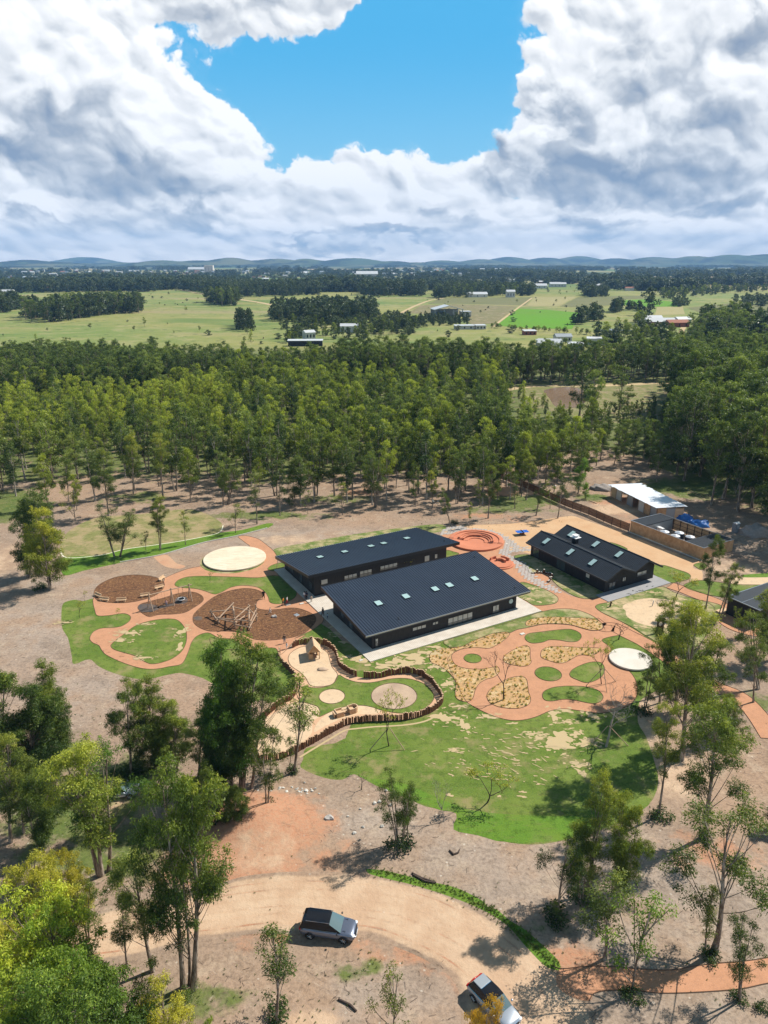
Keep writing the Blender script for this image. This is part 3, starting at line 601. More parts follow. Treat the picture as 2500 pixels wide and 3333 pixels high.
# ------------------------------------------------------------------ east side
sheet('sand_yard', GL('12', [(-60, 250), (60, 150), (250, 120), (560, 115), (900, 100), (1300, 50), (1659, 0)]) + GL('3', [(430, 352), (480, 370), (600, 410), (775, 470), (1000, 560), (1215, 635), (1240, 640), (1195, 655), (1185, 680), (1240, 700), (1235, 770), (1180, 760), (1150, 712), (1080, 690), (950, 660), (700, 650), (200, 600)]) + GL('12', [(1000, 480), (300, 400)]), 'sand_yard', 2, 'wide yard of compacted orange sand behind the gabled building', sm=3)
sheet('terracotta_path', GL('12', [(-40, 260), (100, 222), (300, 190), (560, 205), (760, 290), (820, 380), (880, 560), (1000, 640), (1100, 745), (1180, 770), (1300, 768), (1420, 785), (1415, 880), (1385, 900), (1480, 960), (1659, 1060)]) + GL('3', [(430, 865), (500, 878), (545, 878), (590, 868), (640, 898), (600, 905), (565, 930), (620, 975), (720, 1020), (880, 1120), (860, 1160), (700, 1090), (600, 1060)]) +
      GL('4', [(1190, 215), (1130, 180), (1050, 155), (950, 152), (860, 165), (780, 125), (600, 30)]) + GL('12', [(300, 900), (-20, 700)]), 'terracotta', 3, 'terracotta paving of the round seats and the path past the buildings', sm=3)
sheet('terracotta_path', GL('4', [(662, 295), (710, 276), (780, 262), (860, 245), (940, 243), (1030, 250), (1100, 270), (1160, 283), (1215, 275), (1235, 250), (1300, 260), (1345, 300), (1260, 320), (1215, 340), (1268, 385), (1300, 470), (1385, 530), (1425, 600), (1425, 670), (1390, 720), (1320, 755), (1250, 772), (1180, 777), (1080, 762), (980, 751), (900, 765), (830, 795), (760, 815), (680, 821), (600, 806), (530, 780), (450, 740), (400, 705), (345, 600), (290, 450), (400, 380), (560, 310)]), 'terracotta', 4, 'terracotta garden path winding among beds and grass islands', True, sm=4)
sheet('terracotta_path', ribbon(GL('4', [(1150, 215), (1220, 262)]) + GL('17', [(-10, 800), (150, 880), (330, 970), (560, 1120), (820, 1300), (1100, 1450), (1347, 1556)]) + GL('7', [(1180, 660), (1260, 780)]), 2.9), 'terracotta', 5, 'long straight terracotta path running under the eucalyptus trees', True, sm=1)
sheet('terracotta_path', ribbon(GL('17', [(600, 350), (740, 395), (900, 460), (1080, 525), (1180, 600), (1190, 700), (1290, 790), (1480, 850), (1800, 860)]), 3.0), 'terracotta', 6, 'terracotta path leading to the black cabin', True, sm=1)
sheet('terracotta_path', GL('7', [(195, 1935), (350, 1922), (500, 1928), (650, 1940), (760, 1940), (850, 1925), (950, 1910), (1100, 1898), (1235, 1878), (1450, 1830), (1450, 1980), (1235, 2008), (1100, 2036), (900, 2052), (700, 2058), (550, 2043), (420, 2045), (360, 2060), (340, 2095), (270, 2085), (190, 2040), (170, 1985)]), 'terracotta', 3, 'terracotta path branching off the dirt road', False, sm=4)
for pts in ([(140, 1915), (195, 1935), (350, 1922), (500, 1928), (650, 1940), (760, 1940), (850, 1925), (950, 1910), (1100, 1898), (1235, 1878), (1450, 1830)], [(1450, 1980), (1235, 2008), (1100, 2036), (900, 2052), (700, 2058), (550, 2043), (420, 2045), (360, 2060), (338, 2095)]): m_ = MB(); m_.tube([p + Vector((0, 0, .03)) for p in smooth(GL('7', pts), 5, False)], .05, 4, False); tag(m_.build('path_edging', MAT['edging']), 'thin dark edging of the lower terracotta path', kind='structure')
for nm, k, pts, mt_, lvl, lb in (
    ('lawn_island', '12', [(1015, 895), (1180, 930), (1330, 985), (1440, 1040), (1508, 1090), (1522, 1130), (1490, 1175), (1380, 1200), (1200, 1205), (1100, 1150), (900, 1030)], 'lawn_worn', 7, 'pointed lawn at the right end of the near black building'),
    ('lawn_island', '12', [(30, 462), (100, 480), (185, 510), (60, 545), (-20, 560), (-60, 480)], 'lawn', 7, 'small lawn at the right end of the far black building'),
    ('lawn_island', '3', [(45, 605), (145, 598), (400, 700), (640, 820), (585, 865), (540, 875), (480, 875), (420, 855), (330, 800), (280, 745), (295, 722), (250, 705), (150, 712), (130, 680), (90, 645)], 'lawn_worn', 7, 'lawn strip along the gabled building'),
    ('lawn_island', '3', [(935, 665), (1000, 665), (1080, 690), (1150, 715), (1168, 735), (1150, 755), (1100, 765), (1040, 775), (935, 725)], 'lawn', 7, 'lawn at the right end of the gabled building'),
    ('lawn_island', '3', [(650, 520), (700, 530), (765, 560), (740, 575), (690, 570)], 'lawn', 7, 'lawn wedge behind the gabled building'),
    ('lawn_island', '3', [(562, 930), (580, 912), (640, 900), (850, 833), (985, 800), (1060, 835), (1200, 880), (1300, 900), (1365, 925), (1340, 1000), (1280, 1100), (1180, 1190), (1050, 1200), (950, 1150), (880, 1110), (800, 1060), (700, 1010), (600, 962)], 'lawn_worn', 7, 'lawn around the sand court'),
    ('sand_court', '3', [(735, 935), (745, 915), (820, 885), (890, 874), (950, 875), (1060, 890), (1150, 925), (1210, 970), (1230, 1010), (1150, 1060), (1000, 1060), (880, 1045), (800, 1015), (760, 985), (755, 955)], 'sand', 8, 'sand court with a rope ball post'),
    ('lawn_island', '17', [(750, 350), (790, 325), (880, 300), (1000, 300), (1300, 340), (1659, 350), (1659, 400), (1240, 480), (1100, 470), (960, 440), (860, 410), (780, 380)], 'lawn', 7, 'lawn between the sand yard and the black cabin'),
    ('lawn_island', '17', [(855, 130), (900, 110), (960, 108), (1000, 150), (940, 182), (890, 160)], 'lawn', 7, 'tiny lawn at the corner of the timber enclosure'),
    ('lawn_island', '17', [(1400, 235), (1800, 215), (1800, 255), (1400, 264)], 'lawn_bright', 7, 'thin lawn strip above the pale track'),
    ('sand_track', '17', [(1150, 290), (1400, 262), (1700, 256), (1800, 256), (1800, 345), (1500, 342), (1300, 335)], 'sand', 5, 'pale sand track beyond the black cabin'),
    ('lawn_island', '4', [(860, 168), (950, 152), (1050, 155), (1130, 180), (1190, 215), (1222, 250), (1215, 275), (1160, 283), (1100, 270), (1030, 250), (940, 243), (860, 245), (780, 262), (700, 278), (660, 296), (560, 300), (440, 345), (380, 375), (300, 380), (270, 345), (560, 262)], 'lawn_worn', 7, 'lawn strip in front of the near black building'),
    ('straw_bed', '4', [(182, 450), (190, 415), (240, 392), (330, 385), (380, 375), (440, 345), (520, 315), (560, 300), (640, 290), (663, 300), (640, 330), (590, 365), (540, 388), (470, 385), (400, 388), (340, 405), (315, 430), (320, 465), (350, 495), (420, 512), (500, 512), (545, 505), (590, 500), (600, 530), (570, 560), (520, 575), (480, 600), (455, 640), (440, 690), (400, 710), (345, 690), (335, 650), (340, 600), (320, 560), (280, 520), (230, 490), (195, 475)], 'straw', 8, 'large curving planting bed of straw and tufts'),
    ('straw_bed', '4', [(760, 250), (765, 225), (830, 205), (950, 200), (1050, 205), (1150, 210), (1200, 225), (1220, 250), (1213, 273), (1160, 281), (1100, 268), (1030, 248), (940, 240), (850, 243), (790, 256)], 'straw', 8, 'long planting bed of straw and tufts near the path fork'),
    ('lawn_island', '4', [(753, 320), (775, 300), (850, 290), (950, 278), (1030, 275), (1080, 295), (1092, 320), (1070, 345), (1020, 350), (960, 340), (900, 338), (860, 352), (800, 358), (765, 345)], 'lawn', 8, 'bean shaped grass island below the long planting bed'),
    ('straw_bed', '4', [(622, 460), (640, 425), (700, 390), (750, 372), (782, 385), (785, 440), (790, 475), (760, 495), (700, 492), (650, 480)], 'straw', 8, 'small planting bed beside the circular grass plot'),
    ('straw_bed', '4', [(848, 425), (860, 395), (910, 378), (1000, 378), (1100, 385), (1200, 388), (1190, 415), (1150, 430), (1080, 430), (1030, 455), (990, 475), (940, 475), (890, 460), (855, 445)], 'straw', 8, 'drop shaped planting bed with a rim of stones'),
    ('lawn_island', '4', [(1022, 540), (1040, 515), (1100, 485), (1160, 470), (1210, 475), (1232, 510), (1220, 550), (1180, 580), (1120, 595), (1060, 575), (1030, 560)], 'lawn', 8, 'pear shaped grass island beside the staked young tree'),
    ('lawn_island', '4', [(858, 675), (870, 645), (930, 622), (1020, 615), (1120, 620), (1190, 640), (1222, 675), (1210, 705), (1170, 720), (1110, 712), (1040, 697), (980, 695), (920, 705), (875, 700)], 'lawn', 8, 'bean shaped grass island near the big lawn'),
    ('straw_bed', '4', [(525, 670), (545, 635), (600, 600), (640, 575), (700, 558), (750, 562), (768, 590), (775, 650), (788, 690), (775, 725), (720, 748), (650, 748), (590, 738), (545, 715), (530, 695)], 'straw', 8, 'planting bed of straw around the leafless tree')):
    bed(nm, k, pts, mt_, lvl, lb, edge=(mt_ not in ('sand', 'lawn_bright')), sm=4)
P_, c_, r_ = ell('4', 440, 449, 52, 28); sheet('grass_circle', P_, 'lawn', 8, 'small circular grass plot ringed by terracotta', True, sm=1)
P_, c_, r_ = ell('4', 893, 542, 83, 40); sheet('grass_circle', P_, 'lawn', 8, 'round grass plot in the middle of the garden path', True, sm=1)
# bare sandy patches in the turf
rg = random.Random(5)
def ragged(c, rx, ry, n=22, ang=0, jag=.6):
    rx *= .8; ry *= .75; n = n * 2
    ph = [rg.uniform(0, 6.28) for _ in range(9)]; am = [jag / (k * .8 + 1) for k in range(9)]; out = []
    for i in range(n):
        t = 2 * math.pi * i / n; k = 1 + sum(am[j] * math.sin((j + 2) * t + ph[j]) for j in range(9)) * .6; k = max(k, .25)
        x = rx * k * math.cos(t); y = ry * k * math.sin(t); out.append(Vector((c.x + x * math.cos(ang) - y * math.sin(ang), c.y + x * math.sin(ang) + y * math.cos(ang), 0)))
    return out
pm = MB(); zi = 0
def patch(k, x, y, rx, ry, ang=0):
    global zi
    if k is None: c = Vector((x, y, 0)); p = ragged(c, rx, ry, 8, ang); zi += 1; pm.add([(a.x, a.y, .012 + zi * .00006) for a in p], tessellate_polygon([p])); return
    c = G(k, x, y)
    if rx > .8:
        for _ in range(int(7 + rx * 4)):
            a = rg.uniform(0, 6.28); q = rg.uniform(.7, 1.5); patch(None, c.x + math.cos(a) * rx * q, c.y + math.sin(a) * ry * q, rg.uniform(.1, .5), rg.uniform(.06, .25), rg.uniform(-.4, .4))
        rx *= .78; ry *= .78
    p = ragged(c, rx, ry, 26 if rx > .6 else 9, ang); zi += 1; z = .012 + zi * .00006
    pm.add([(a.x, a.y, z) for a in p], tessellate_polygon([p]))
for a in ((960, 930, 2.2, 2.2), (975, 975, 1.8, 1.4), (930, 960, 1.3, 1.1), (800, 900, 1.3, .4), (845, 925, 1.6, .3), (1058, 902, .9, .7), (1110, 957, 1.6, .9), (1150, 940, .9, .5), (925, 790, .9, 1.5), (1015, 828, .9, .4), (1000, 762, 1.6, .5), (1070, 1085, 1.1, .9), (1098, 1138, .5, .9),
          (390, 850, .9, 1.6), (250, 800, 1.4, 1.6), (300, 810, 1.6, .7), (540, 800, 1.5, .6), (680, 838, .7, .3), (1290, 760, 1.2, .6), (1155, 790, 1.2, 1.1), (360, 735, 1.2, .5), (290, 600, 1, 1.4), (330, 1000, 1, .3), (300, 1268, .4, .4), (740, 1250, .5, .2), (738, 1278, .5, .25), (600, 1275, .2, .3)): patch('4', *a, rg.uniform(-.3, .3))
for _ in range(150):
    x = rg.gauss(640, 240); y = rg.gauss(1040, 90)
    if 60 < x < 1050 and 850 < y < 1240 and not (860 < x < 1040 and 880 < y < 1010): patch('4', x, y, rg.uniform(.1, .6), rg.uniform(.05, .15), rg.gauss(-.35, .25))
for a in ((565, 870, 2.2, 1.4), (700, 905, 2.4, .9), (760, 880, 1.6, 1.2), (860, 850, 2.6, 1.2), (960, 830, 1.8, 1.2), (830, 890, 2.6, 1.0), (900, 870, 1.6, 1.4), (1000, 800, 2.2, .7), (980, 910, 1.1, .8), (500, 855, 1.1, .7), (430, 720, .9, .7), (410, 680, .8, .5), (470, 770, .8, .5), (1050, 930, .8, .5)): patch('2', *a, rg.uniform(-.2, .4))
pb = pm.build('bare_patches', MAT['bare_sand']); tag(pb, 'bare sandy patches worn in the garden lawn', kind='structure')
pm = MB(); zi = 0
for a in ((1150, 835, .6, .5), (1180, 980, 1, .5), (1120, 1120, 1, .5), (1270, 1160, .6, .4), (1460, 1155, .5, .3), (1240, 1005, .4, .3), (1170, 850, .5, .3)): patch('12', *a)
for a in ((180, 640, 1.2, .6), (230, 670, 1.2, .6), (330, 740, 1.4, .6), (430, 800, 1.4, .7), (520, 850, 1.2, .5), (680, 940, 1.6, .8), (760, 900, .9, .4), (930, 838, 1, .5), (1110, 880, 1, .4), (690, 905, 1, .5), (870, 1055, 1.3, .5), (1180, 1000, .8, .5)): patch('3', *a)
for a in ((520, 800, 2.0, 1), (470, 850, 1.6, .6), (870, 790, 1.2, 1.6), (610, 960, 2, .5), (850, 890, .6, 1.5), (120, 735, 1.4, .5), (640, 745, 1.2, .4)): patch('1', *a)
for p in pm.v: pass
pb = pm.build('bare_patches', MAT['bare_sand']); tag(pb, 'bare sandy patches in the lawns beside the buildings', kind='structure'); pb.location.z = .021
# ------------------------------------------------------------------ round timber discs
for a, mt_, lb in ((('1', 1200, 335, 197, 75), 'disc_timber', 'large round pale timber platform beside the play garden'), (('4', 1386, 462, 124, 62), 'disc_white', 'white round platform half hidden by eucalyptus trees')):
    P_, c_, r_ = ell(*a, n=72)
    d = thing('round_platform', lb, 'platform', (c_.x, c_.y, 0)); m_ = MB(); m_.lathe((0, 0, 0), [(r_ - .05, .10), (r_, .12), (r_, .34), (r_ - .05, .36)], 72); m_.build('deck_top', MAT[mt_], d)
    m_ = MB(); m_.lathe((0, 0, 0), [(r_ - .3, .0), (r_ - .3, .098)], 48); m_.build('plinth', MAT['timber_dark'], d)
    if mt_ == 'disc_timber': sheet('verge', [c_ + Vector((-.3, -.6, 0)) + (p - c_) * 1.035 for p in P_], 'lawn_worn', 3, 'rim of thin grass round the timber platform', sm=1)
# ------------------------------------------------------------------ stone slab path and stepping joints
slab_poly = GL('12', [(-60, 190), (60, 140), (250, 128), (300, 165), (450, 170), (620, 190), (780, 250), (900, 320), (960, 380), (1000, 412), (1140, 418), (1150, 470), (1000, 478), (880, 490), (860, 530), (1000, 580), (1080, 640), (1150, 720), (1200, 800), (1330, 880), (1480, 960), (1570, 1005), (1550, 1060), (1450, 1015), (1300, 965), (1150, 890), (1060, 845), (960, 700), (880, 590), (700, 490), (740, 440), (800, 400), (790, 340), (700, 270), (560, 215), (400, 200), (200, 215), (60, 240), (-60, 260)])
O_ = Vector((-2.046, 93.037, 0)); TH = R(29.66); UV = Vector((math.cos(TH), math.sin(TH), 0)); WV = Vector((-math.sin(TH), math.cos(TH), 0))
def BF(u, w_, z=0): return O_ + UV * u + WV * w_ + Vector((0, 0, z))
sm_ = MB(); rg = random.Random(9)
for i in range(0, 90):
    for j in range(-30, 90):
        u_ = 28 + i * .88 + (j % 2) * .44 + rg.uniform(-.05, .05); w_ = 10 + j * .46 + rg.uniform(-.02, .02)
        p = BF(u_ - 6, w_)
        if inside(slab_poly, np.array([p.x]), np.array([p.y]))[0] and rg.random() > .05: sm_.box((p.x, p.y, .026), (.78, .36, .05), TH)
tag(sm_.build('slab_path', MAT['stone_slab']), 'path of staggered pale stone slabs between the buildings', kind='structure')

# ================================================================== buildings
def plane_uh(k, x, y, p, n, axis):      # photo pixel on a facade -> (coordinate along the facade, height)
    q = on_plane(k, x, y, p, n); d = q - O_; return d.dot(axis), q.z
def F_w(k, x, y, w_): return plane_uh(k, x, y, BF(0, w_), WV, UV)          # facade facing -w
def F_u(k, x, y, u_): return plane_uh(k, x, y, BF(u_, 0), UV, WV)          # facade facing -u
def window(parent, a, b, z0, z1, at, axis='w', div=1, blind=.0, name='window', seed=0, sill=False):
    """at: facade coordinate; frame stands 4 cm proud, glass set into it"""
    fr = MB(); gl = MB(); bl = MB(); t = .07; n = div
    def bx(m__, u0, u1, h0, h1, d0, d1):
        if axis == 'w': m__.b2((u0, at - d1, h0), (u1, at - d0, h1))
        else: m__.b2((at - d1, u0, h0), (at - d0, u1, h1))
    bx(fr, a, b, z0, z0 + t, .0, .06); bx(fr, a, b, z1 - t, z1, .0, .06)
    for i in range(n + 1):
        q = a + (b - a - t) * i / n; bx(fr, q, q + t, z0 + t, z1 - t, .0, .06)
    bx(gl, a + t, b - t, z0 + t, z1 - t, .012, .024)
    o = fr.build(name, MAT['window_frame'], parent); g = gl.build('pane', MAT['glass'], o)
    if blind:
        for i in range(n):
            q0 = a + t + (b - a - t) * i / n + .03; q1 = a + (b - a - t) * (i + 1) / n - .03
            bx(bl, q0, q1, z1 - t - (z1 - z0) * blind, z1 - t - .02, .028, .036)
        bl.build('blind', MAT['blind'], o)
    return o
def slab_roof(parent, u0, u1, w0, z0, w1, z1, th, material, ribs=.46, name='roof'):
    m__ = MB(); vs = []
    for (w_, z_) in ((w0, z0), (w1, z1)):
        for u_ in (u0, u1): vs += [(u_, w_, z_ - th), (u_, w_, z_)]
    m__.add(vs, [(0, 2, 3, 1), (4, 5, 7, 6), (1, 3, 7, 5), (0, 4, 6, 2), (0, 1, 5, 4), (2, 6, 7, 3)])
    ln = math.hypot(w1 - w0, z1 - z0); n = int((u1 - u0) / ribs)
    for i in range(n + 1):
        u_ = u0 + .03 + (u1 - u0 - .06) * i / n; h = .085
        m__.add([(u_ - .09, w0, z0 + .002), (u_ + .09, w0, z0 + .002), (u_ + .035, w0, z0 + h), (u_ - .035, w0, z0 + h), (u_ - .09, w1, z1 + .002), (u_ + .09, w1, z1 + .002), (u_ + .035, w1, z1 + h), (u_ - .035, w1, z1 + h)],
                [(3, 2, 6, 7), (1, 5, 6, 2), (0, 3, 7, 4), (0, 1, 2, 3), (4, 7, 6, 5)])
    return m__.build(name, MAT[material], parent)
def skylight(parent, roof_pt, size, slope_vec, across):
    """a little upstand with a glass lid lying on the slope"""
    n = across.cross(slope_vec).normalized(); 
    if n.z < 0: n = -n
    M = Matrix((across, slope_vec, n)).transposed()
    f = MB(); f.box(roof_pt + n * .09, (size[0], size[1], .18), rot=M); o = f.build('skylight', MAT['roof_dark'], parent)
    g = MB(); g.box(roof_pt + n * .195, (size[0] - .1, size[1] - .1, .03), rot=M); g.build('pane', MAT['skylight_glass'], o); return o
def local(p): d = p - O_; return Vector((d.dot(UV), d.dot(WV), p.z))
# ---- near long building
def long_building(label, near):
    b = thing('school_building', label, 'building', (O_.x, O_.y, 0), TH)
    if near: wf, wb, rw0, rz0, rw1, rz1 = 3.0, 16.6, 2.4, 3.02, 18.1, 4.72
    else: wf, wb, rw0, rz0, rw1, rz1 = 24.1, 38.0, 39.0, 2.62, 23.3, 4.68
    u0, u1 = 2.0, 30.0; th = .42
    zat = lambda w_: rz0 + (rz1 - rz0) * (w_ - rw0) / (rw1 - rw0) - th + .02
    m__ = MB(); z = .13
    pts = [(wf, z), (wb, z), (wb, zat(wb)), (wf, zat(wf))]
    vs = [(u0, a, h) for a, h in pts] + [(u1, a, h) for a, h in pts]
    m__.add(vs, [(0, 1, 2, 3), (7, 6, 5, 4), (0, 4, 5, 1), (1, 5, 6, 2), (2, 6, 7, 3), (3, 7, 4, 0)]); m__.build('wall', MAT['cladding'], b)
    ra, rb = (rw0, rw1) if near else (rw1, rw0); za, zb = (rz0, rz1) if near else (rz1, rz0)
    rf = slab_roof(b, .6, 32.4, ra, za, rb, zb, th, 'roof_metal')
    f = MB(); e = .07                              # metal fascias down the two sloping sides and the high edge
    for u_ in (.6 - e, 32.4):
        f.add([(u_, ra, za - th - .05), (u_ + e, ra, za - th - .05), (u_ + e, ra, za + .07), (u_, ra, za + .07), (u_, rb, zb - th - .05), (u_ + e, rb, zb - th - .05), (u_ + e, rb, zb + .07), (u_, rb, zb + .07)],
              [(0, 1, 2, 3), (4, 7, 6, 5), (0, 4, 5, 1), (1, 5, 6, 2), (2, 6, 7, 3), (3, 7, 4, 0)])
        f.build('fascia', MAT['fascia_brown'], b); f = MB()
    f = MB(); hi_w, hi_z = (rw1, rz1); s_ = 1 if near else -1
    f.b2((.6 - e, hi_w, hi_z - th - .05), (32.4 + e, hi_w + s_ * .07, hi_z + .08)); f.build('fascia', MAT['fascia'], b)
    g = MB(); lw, lz = (rw0, rz0); s_ = -1 if near else 1
    g.b2((.6 - e, lw + s_ * .003, lz - .16), (32.4 + e, lw + s_ * .13, lz + .02)); g.build('gutter', MAT['gutter'], b)
    g = MB()
    for (u_) in (2.5, 29.4): g = MB(); g.tube([(u_, wf - .1 if near else wb + .1, lz - .2), (u_, wf - .1 if near else wb + .1, .2)], .045, 6); g.build('downpipe', MAT['fascia'], b)
    pn = Vector((0, -(rz1 - rz0), (rw1 - rw0))).normalized(); pn = pn if pn.z > 0 else -pn
    wn = UV * pn.x + WV * pn.y + Vector((0, 0, pn.z)); p0 = BF(0, rw0, rz0)
    sl = Vector((0, rw1 - rw0, rz1 - rz0)).normalized()
    for x, y in (((667, 551), (823, 512), (989, 470), (1070, 448), (1214, 411)) if near else ((335, 288), (475, 258), (625, 226), (697, 210), (829, 181))):
        q = local(on_plane('2', x, y, p0, wn)); skylight(b, q, (1.15, 1.35), sl, Vector((1, 0, 0)))
    for x, y in (((780, 640), (1443, 463), (1212, 288)) if near else ((1040, 198),)):
        q = local(on_plane('2', x, y, p0, wn)); v = MB(); v.tube([q, q + Vector((0, 0, .32))], .07, 8); v.lathe((q.x, q.y, q.z + .3), [(.12, 0), (.12, .06), (.02, .12)], 8); v.build('roof_vent', MAT['fascia'], b)
    return b
B1_ = long_building('near long black building, its dark blue metal roof with five skylights', True)
for nm, lb, rt, dv, bl in (('window', (710, 321), (803, 271), 3, .8), ('window', (845, 281), (885, 250), 2, .85), ('window', (948, 293), (1117, 187), 5, .5), ('door', (1250, 203), (1297, 137), 2, .6), ('door', (458, 428), (480, 365), 1, .3)):
    u_a, z_a = F_w('11', *lb, 3.0); u_b, z_b = F_w('11', *rt, 3.0); o = window(B1_, u_a, u_b, max(z_a, .16), min(z_b, 2.55), 3.0, 'w', dv, bl, nm)
    if nm == 'door': h_ = MB(); h_.b2((u_b - .2, 2.90, 1.05), (u_b - .14, 2.93, 1.35)); h_.build('handle', MAT['gutter'], o)
uc, zc = F_w('11', 1375, 118, 3.0); zc = min(zc, 1.9)
m_ = MB(); n_ = 20; m_.add([(uc + .42 * math.cos(6.283 * i / n_), 2.94, zc + .42 * math.sin(6.283 * i / n_)) for i in range(n_)] + [(uc + .42 * math.cos(6.283 * i / n_), 2.999, zc + .42 * math.sin(6.283 * i / n_)) for i in range(n_)], [tuple(range(n_))] + [(i, i + n_, (i + 1) % n_ + n_, (i + 1) % n_) for i in range(n_)])
o = m_.build('window', MAT['skylight_glass'], B1_, label='round porthole window')
for w0_, w1_, z0_, z1_ in ((5.2, 6.4, 1.0, 2.1), (9.5, 10.8, .2, 2.3), (12.6, 13.8, 1.0, 2.2)): window(B1_, w0_, w1_, z0_, z1_, 2.0, 'u', 1, 0)
B2_ = long_building('far long black building, its dark blue metal roof tilting towards the courtyard', False)
for lb, rt, dv, bl in (((340, 447), (379, 406), 1, .75), ((472, 420), (545, 376), 3, .5), ((560, 402), (630, 350), 3, .4), ((676, 365), (775, 320), 4, .5), ((927, 315), (958, 272), 1, .8), ((985, 296), (1003, 270), 1, .8)):
    u_a, z_a = F_w('2', *lb, 24.1); u_b, z_b = F_w('2', *rt, 24.1); window(B2_, u_a, u_b, max(z_a, .2), min(max(z_b, z_a + 1), 3.4), 24.1, 'w', dv, bl)
for w0_, w1_, z0_, z1_ in ((25.2, 26.4, .8, 2.2), (29.5, 30.8, .2, 2.4), (33.6, 36.2, .9, 2.2)): window(B2_, w0_, w1_, z0_, z1_, 2.0, 'u', 2, 0)
dk_ = MB(); dk_.b2((0, 0, .0), (33.1, 18.4, .125)); dk_.b2((0, 18.4, .0), (31.2, 38.6, .125)); o = dk_.build('deck', MAT['deck']); o.location = (O_.x, O_.y, 0); o.rotation_euler = (0, 0, TH); tag(o, 'pale boarded terrace around the two long buildings', kind='structure')
# ---- gabled building
B3_ = thing('gabled_building', 'black building with two parallel gabled roofs and six skylights', 'building', (O_.x, O_.y, 0), TH)
prof3 = [(46.6, 3.02), (50.3, 4.8), (53.9, 3.3), (57.2, 4.82), (60.95, 2.8)]; wa, wb_ = -1.3, 20.2; th = .3
m_ = MB(); pl = [(47.7, .1), (60.25, .1), (60.25, 2.95), (57.2, 4.5), (53.9, 2.98), (50.3, 4.48), (47.7, 3.2)]
m_.add([(u_, 0, z) for u_, z in pl] + [(u_, 19.9, z) for u_, z in pl], [(0, 1, 2, 3, 4, 5, 6)[::1], tuple(range(13, 6, -1))] + [((i + 1) % 7, i, i + 7, (i + 1) % 7 + 7) for i in range(7)]); m_.build('wall', MAT['cladding'], B3_)
for (ua, za), (ub, zb) in zip(prof3, prof3[1:]):
    m_ = MB(); m_.add([(ua, wa, za - th), (ub, wa, zb - th), (ub, wa, zb), (ua, wa, za), (ua, wb_, za - th), (ub, wb_, zb - th), (ub, wb_, zb), (ua, wb_, za)], [(0, 1, 2, 3), (4, 7, 6, 5), (0, 4, 5, 1), (3, 2, 6, 7), (1, 5, 6, 2), (0, 3, 7, 4)])
    n = int((wb_ - wa) / .36)
    for i in range(n + 1):
        w_ = wa + .05 + (wb_ - wa - .1) * i / n; h = .05
        m_.add([(ua, w_ - .03, za + .002), (ua, w_ + .03, za + .002), (ua, w_, za + h), (ub, w_ - .03, zb + .002), (ub, w_ + .03, zb + .002), (ub, w_, zb + h)], [(0, 3, 5, 2), (1, 2, 5, 4), (0, 2, 1), (3, 4, 5)])
    m_.build('roof', MAT['roof_dark'], B3_)
m_ = MB(); m_.b2((46.44, wa, 2.9), (46.595, wb_, 3.06)); m_.build('gutter', MAT['fascia'], B3_); m_ = MB(); m_.b2((60.955, wa, 2.66), (61.1, wb_, 2.84)); m_.build('gutter', MAT['fascia'], B3_)
for u_, z in ((50.3, 4.8), (57.2, 4.82)): m_ = MB(); m_.tube([(u_, wa, z + .02), (u_, wb_, z + .02)], .09, 6); m_.build('ridge_cap', MAT['roof_dark'], B3_)
m_ = MB(); m_.tube([(53.9, wa, 3.33), (53.9, wb_, 3.33)], .07, 6); m_.build('valley_gutter', MAT['fascia'], B3_)
for i_, pts in ((0, ((252, 513), (404, 582), (546, 648))), (2, ((412, 467), (566, 532), (713, 597)))):
    (ua, za), (ub, zb) = prof3[i_], prof3[i_ + 1]; nn = Vector((-(zb - za), 0, ub - ua)).normalized(); wn = UV * nn.x + Vector((0, 0, nn.z)); sl = Vector((ub - ua, 0, zb - za)).normalized()
    for x, y in pts: skylight(B3_, local(on_plane('3', x, y, BF(ua, 0, za), wn)), (1.0, 1.7), sl, Vector((0, 1, 0)))
for lb, rt, dv, bl in (((645, 822), (690, 765), 2, 0), ((732, 770), (757, 735), 2, .7), ((825, 737), (888, 700), 2, .5)):
    u_a, z_a = F_w('3', *lb, 0); u_b, z_b = F_w('3', *rt, 0); window(B3_, u_a, u_b, max(z_a, .2), min(max(z_b, z_a + .9), 2.7), 0, 'w', dv, bl)
for lb, rt, dv, bl in (((312, 678), (372, 660), 2, .0), ((497, 765), (527, 740), 1, .6), ((165, 590), (205, 580), 2, .0)):
    w1_, z_a = F_u('3', *lb, 47.7); w0_, z_b = F_u('3', *rt, 47.7); window(B3_, min(w0_, w1_), max(w0_, w1_), .3 if dv == 2 else .8, 2.4, 47.7, 'u', dv, bl)
m_ = MB(); m_.b2((52.6, 12.9, 3.9), (53.5, 13.8, 5.0)); k_ = m_.build('chimney', MAT['fascia'], B3_)
m_ = MB(); m_.b2((52.3, 12.5, 5.15), (53.8, 14.2, 5.22)); m_.b2((52.7, 13.0, 5.22), (53.4, 13.7, 5.6)); m_.b2((52.5, 12.8, 5.6), (53.6, 13.9, 5.66)); m_.build('chimney_cap', MAT['plastic_white'], k_)
m_ = MB(); m_.b2((45.6, -3.1, 0), (61.5, -.0, .1)); m_.b2((60.4, 0, 0), (61.5, 2.2, .1)); o = m_.build('patio', MAT['slate_patio']); o.location = (O_.x, O_.y, 0); o.rotation_euler = (0, 0, TH); tag(o, 'grey slate patio at the end of the gabled building', kind='structure')
m_ = MB()
for x, y, s in ((770, 848, .35), (800, 828, .3), (825, 835, .3), (845, 828, .4), (862, 826, .3), (890, 800, .3), (925, 800, .3), (785, 850, .3)):
    c = G('3', x, y); q = ragged(c, s, s * .5, 10, TH); m_.add([(a.x, a.y, .106) for a in q], tessellate_polygon([q]))
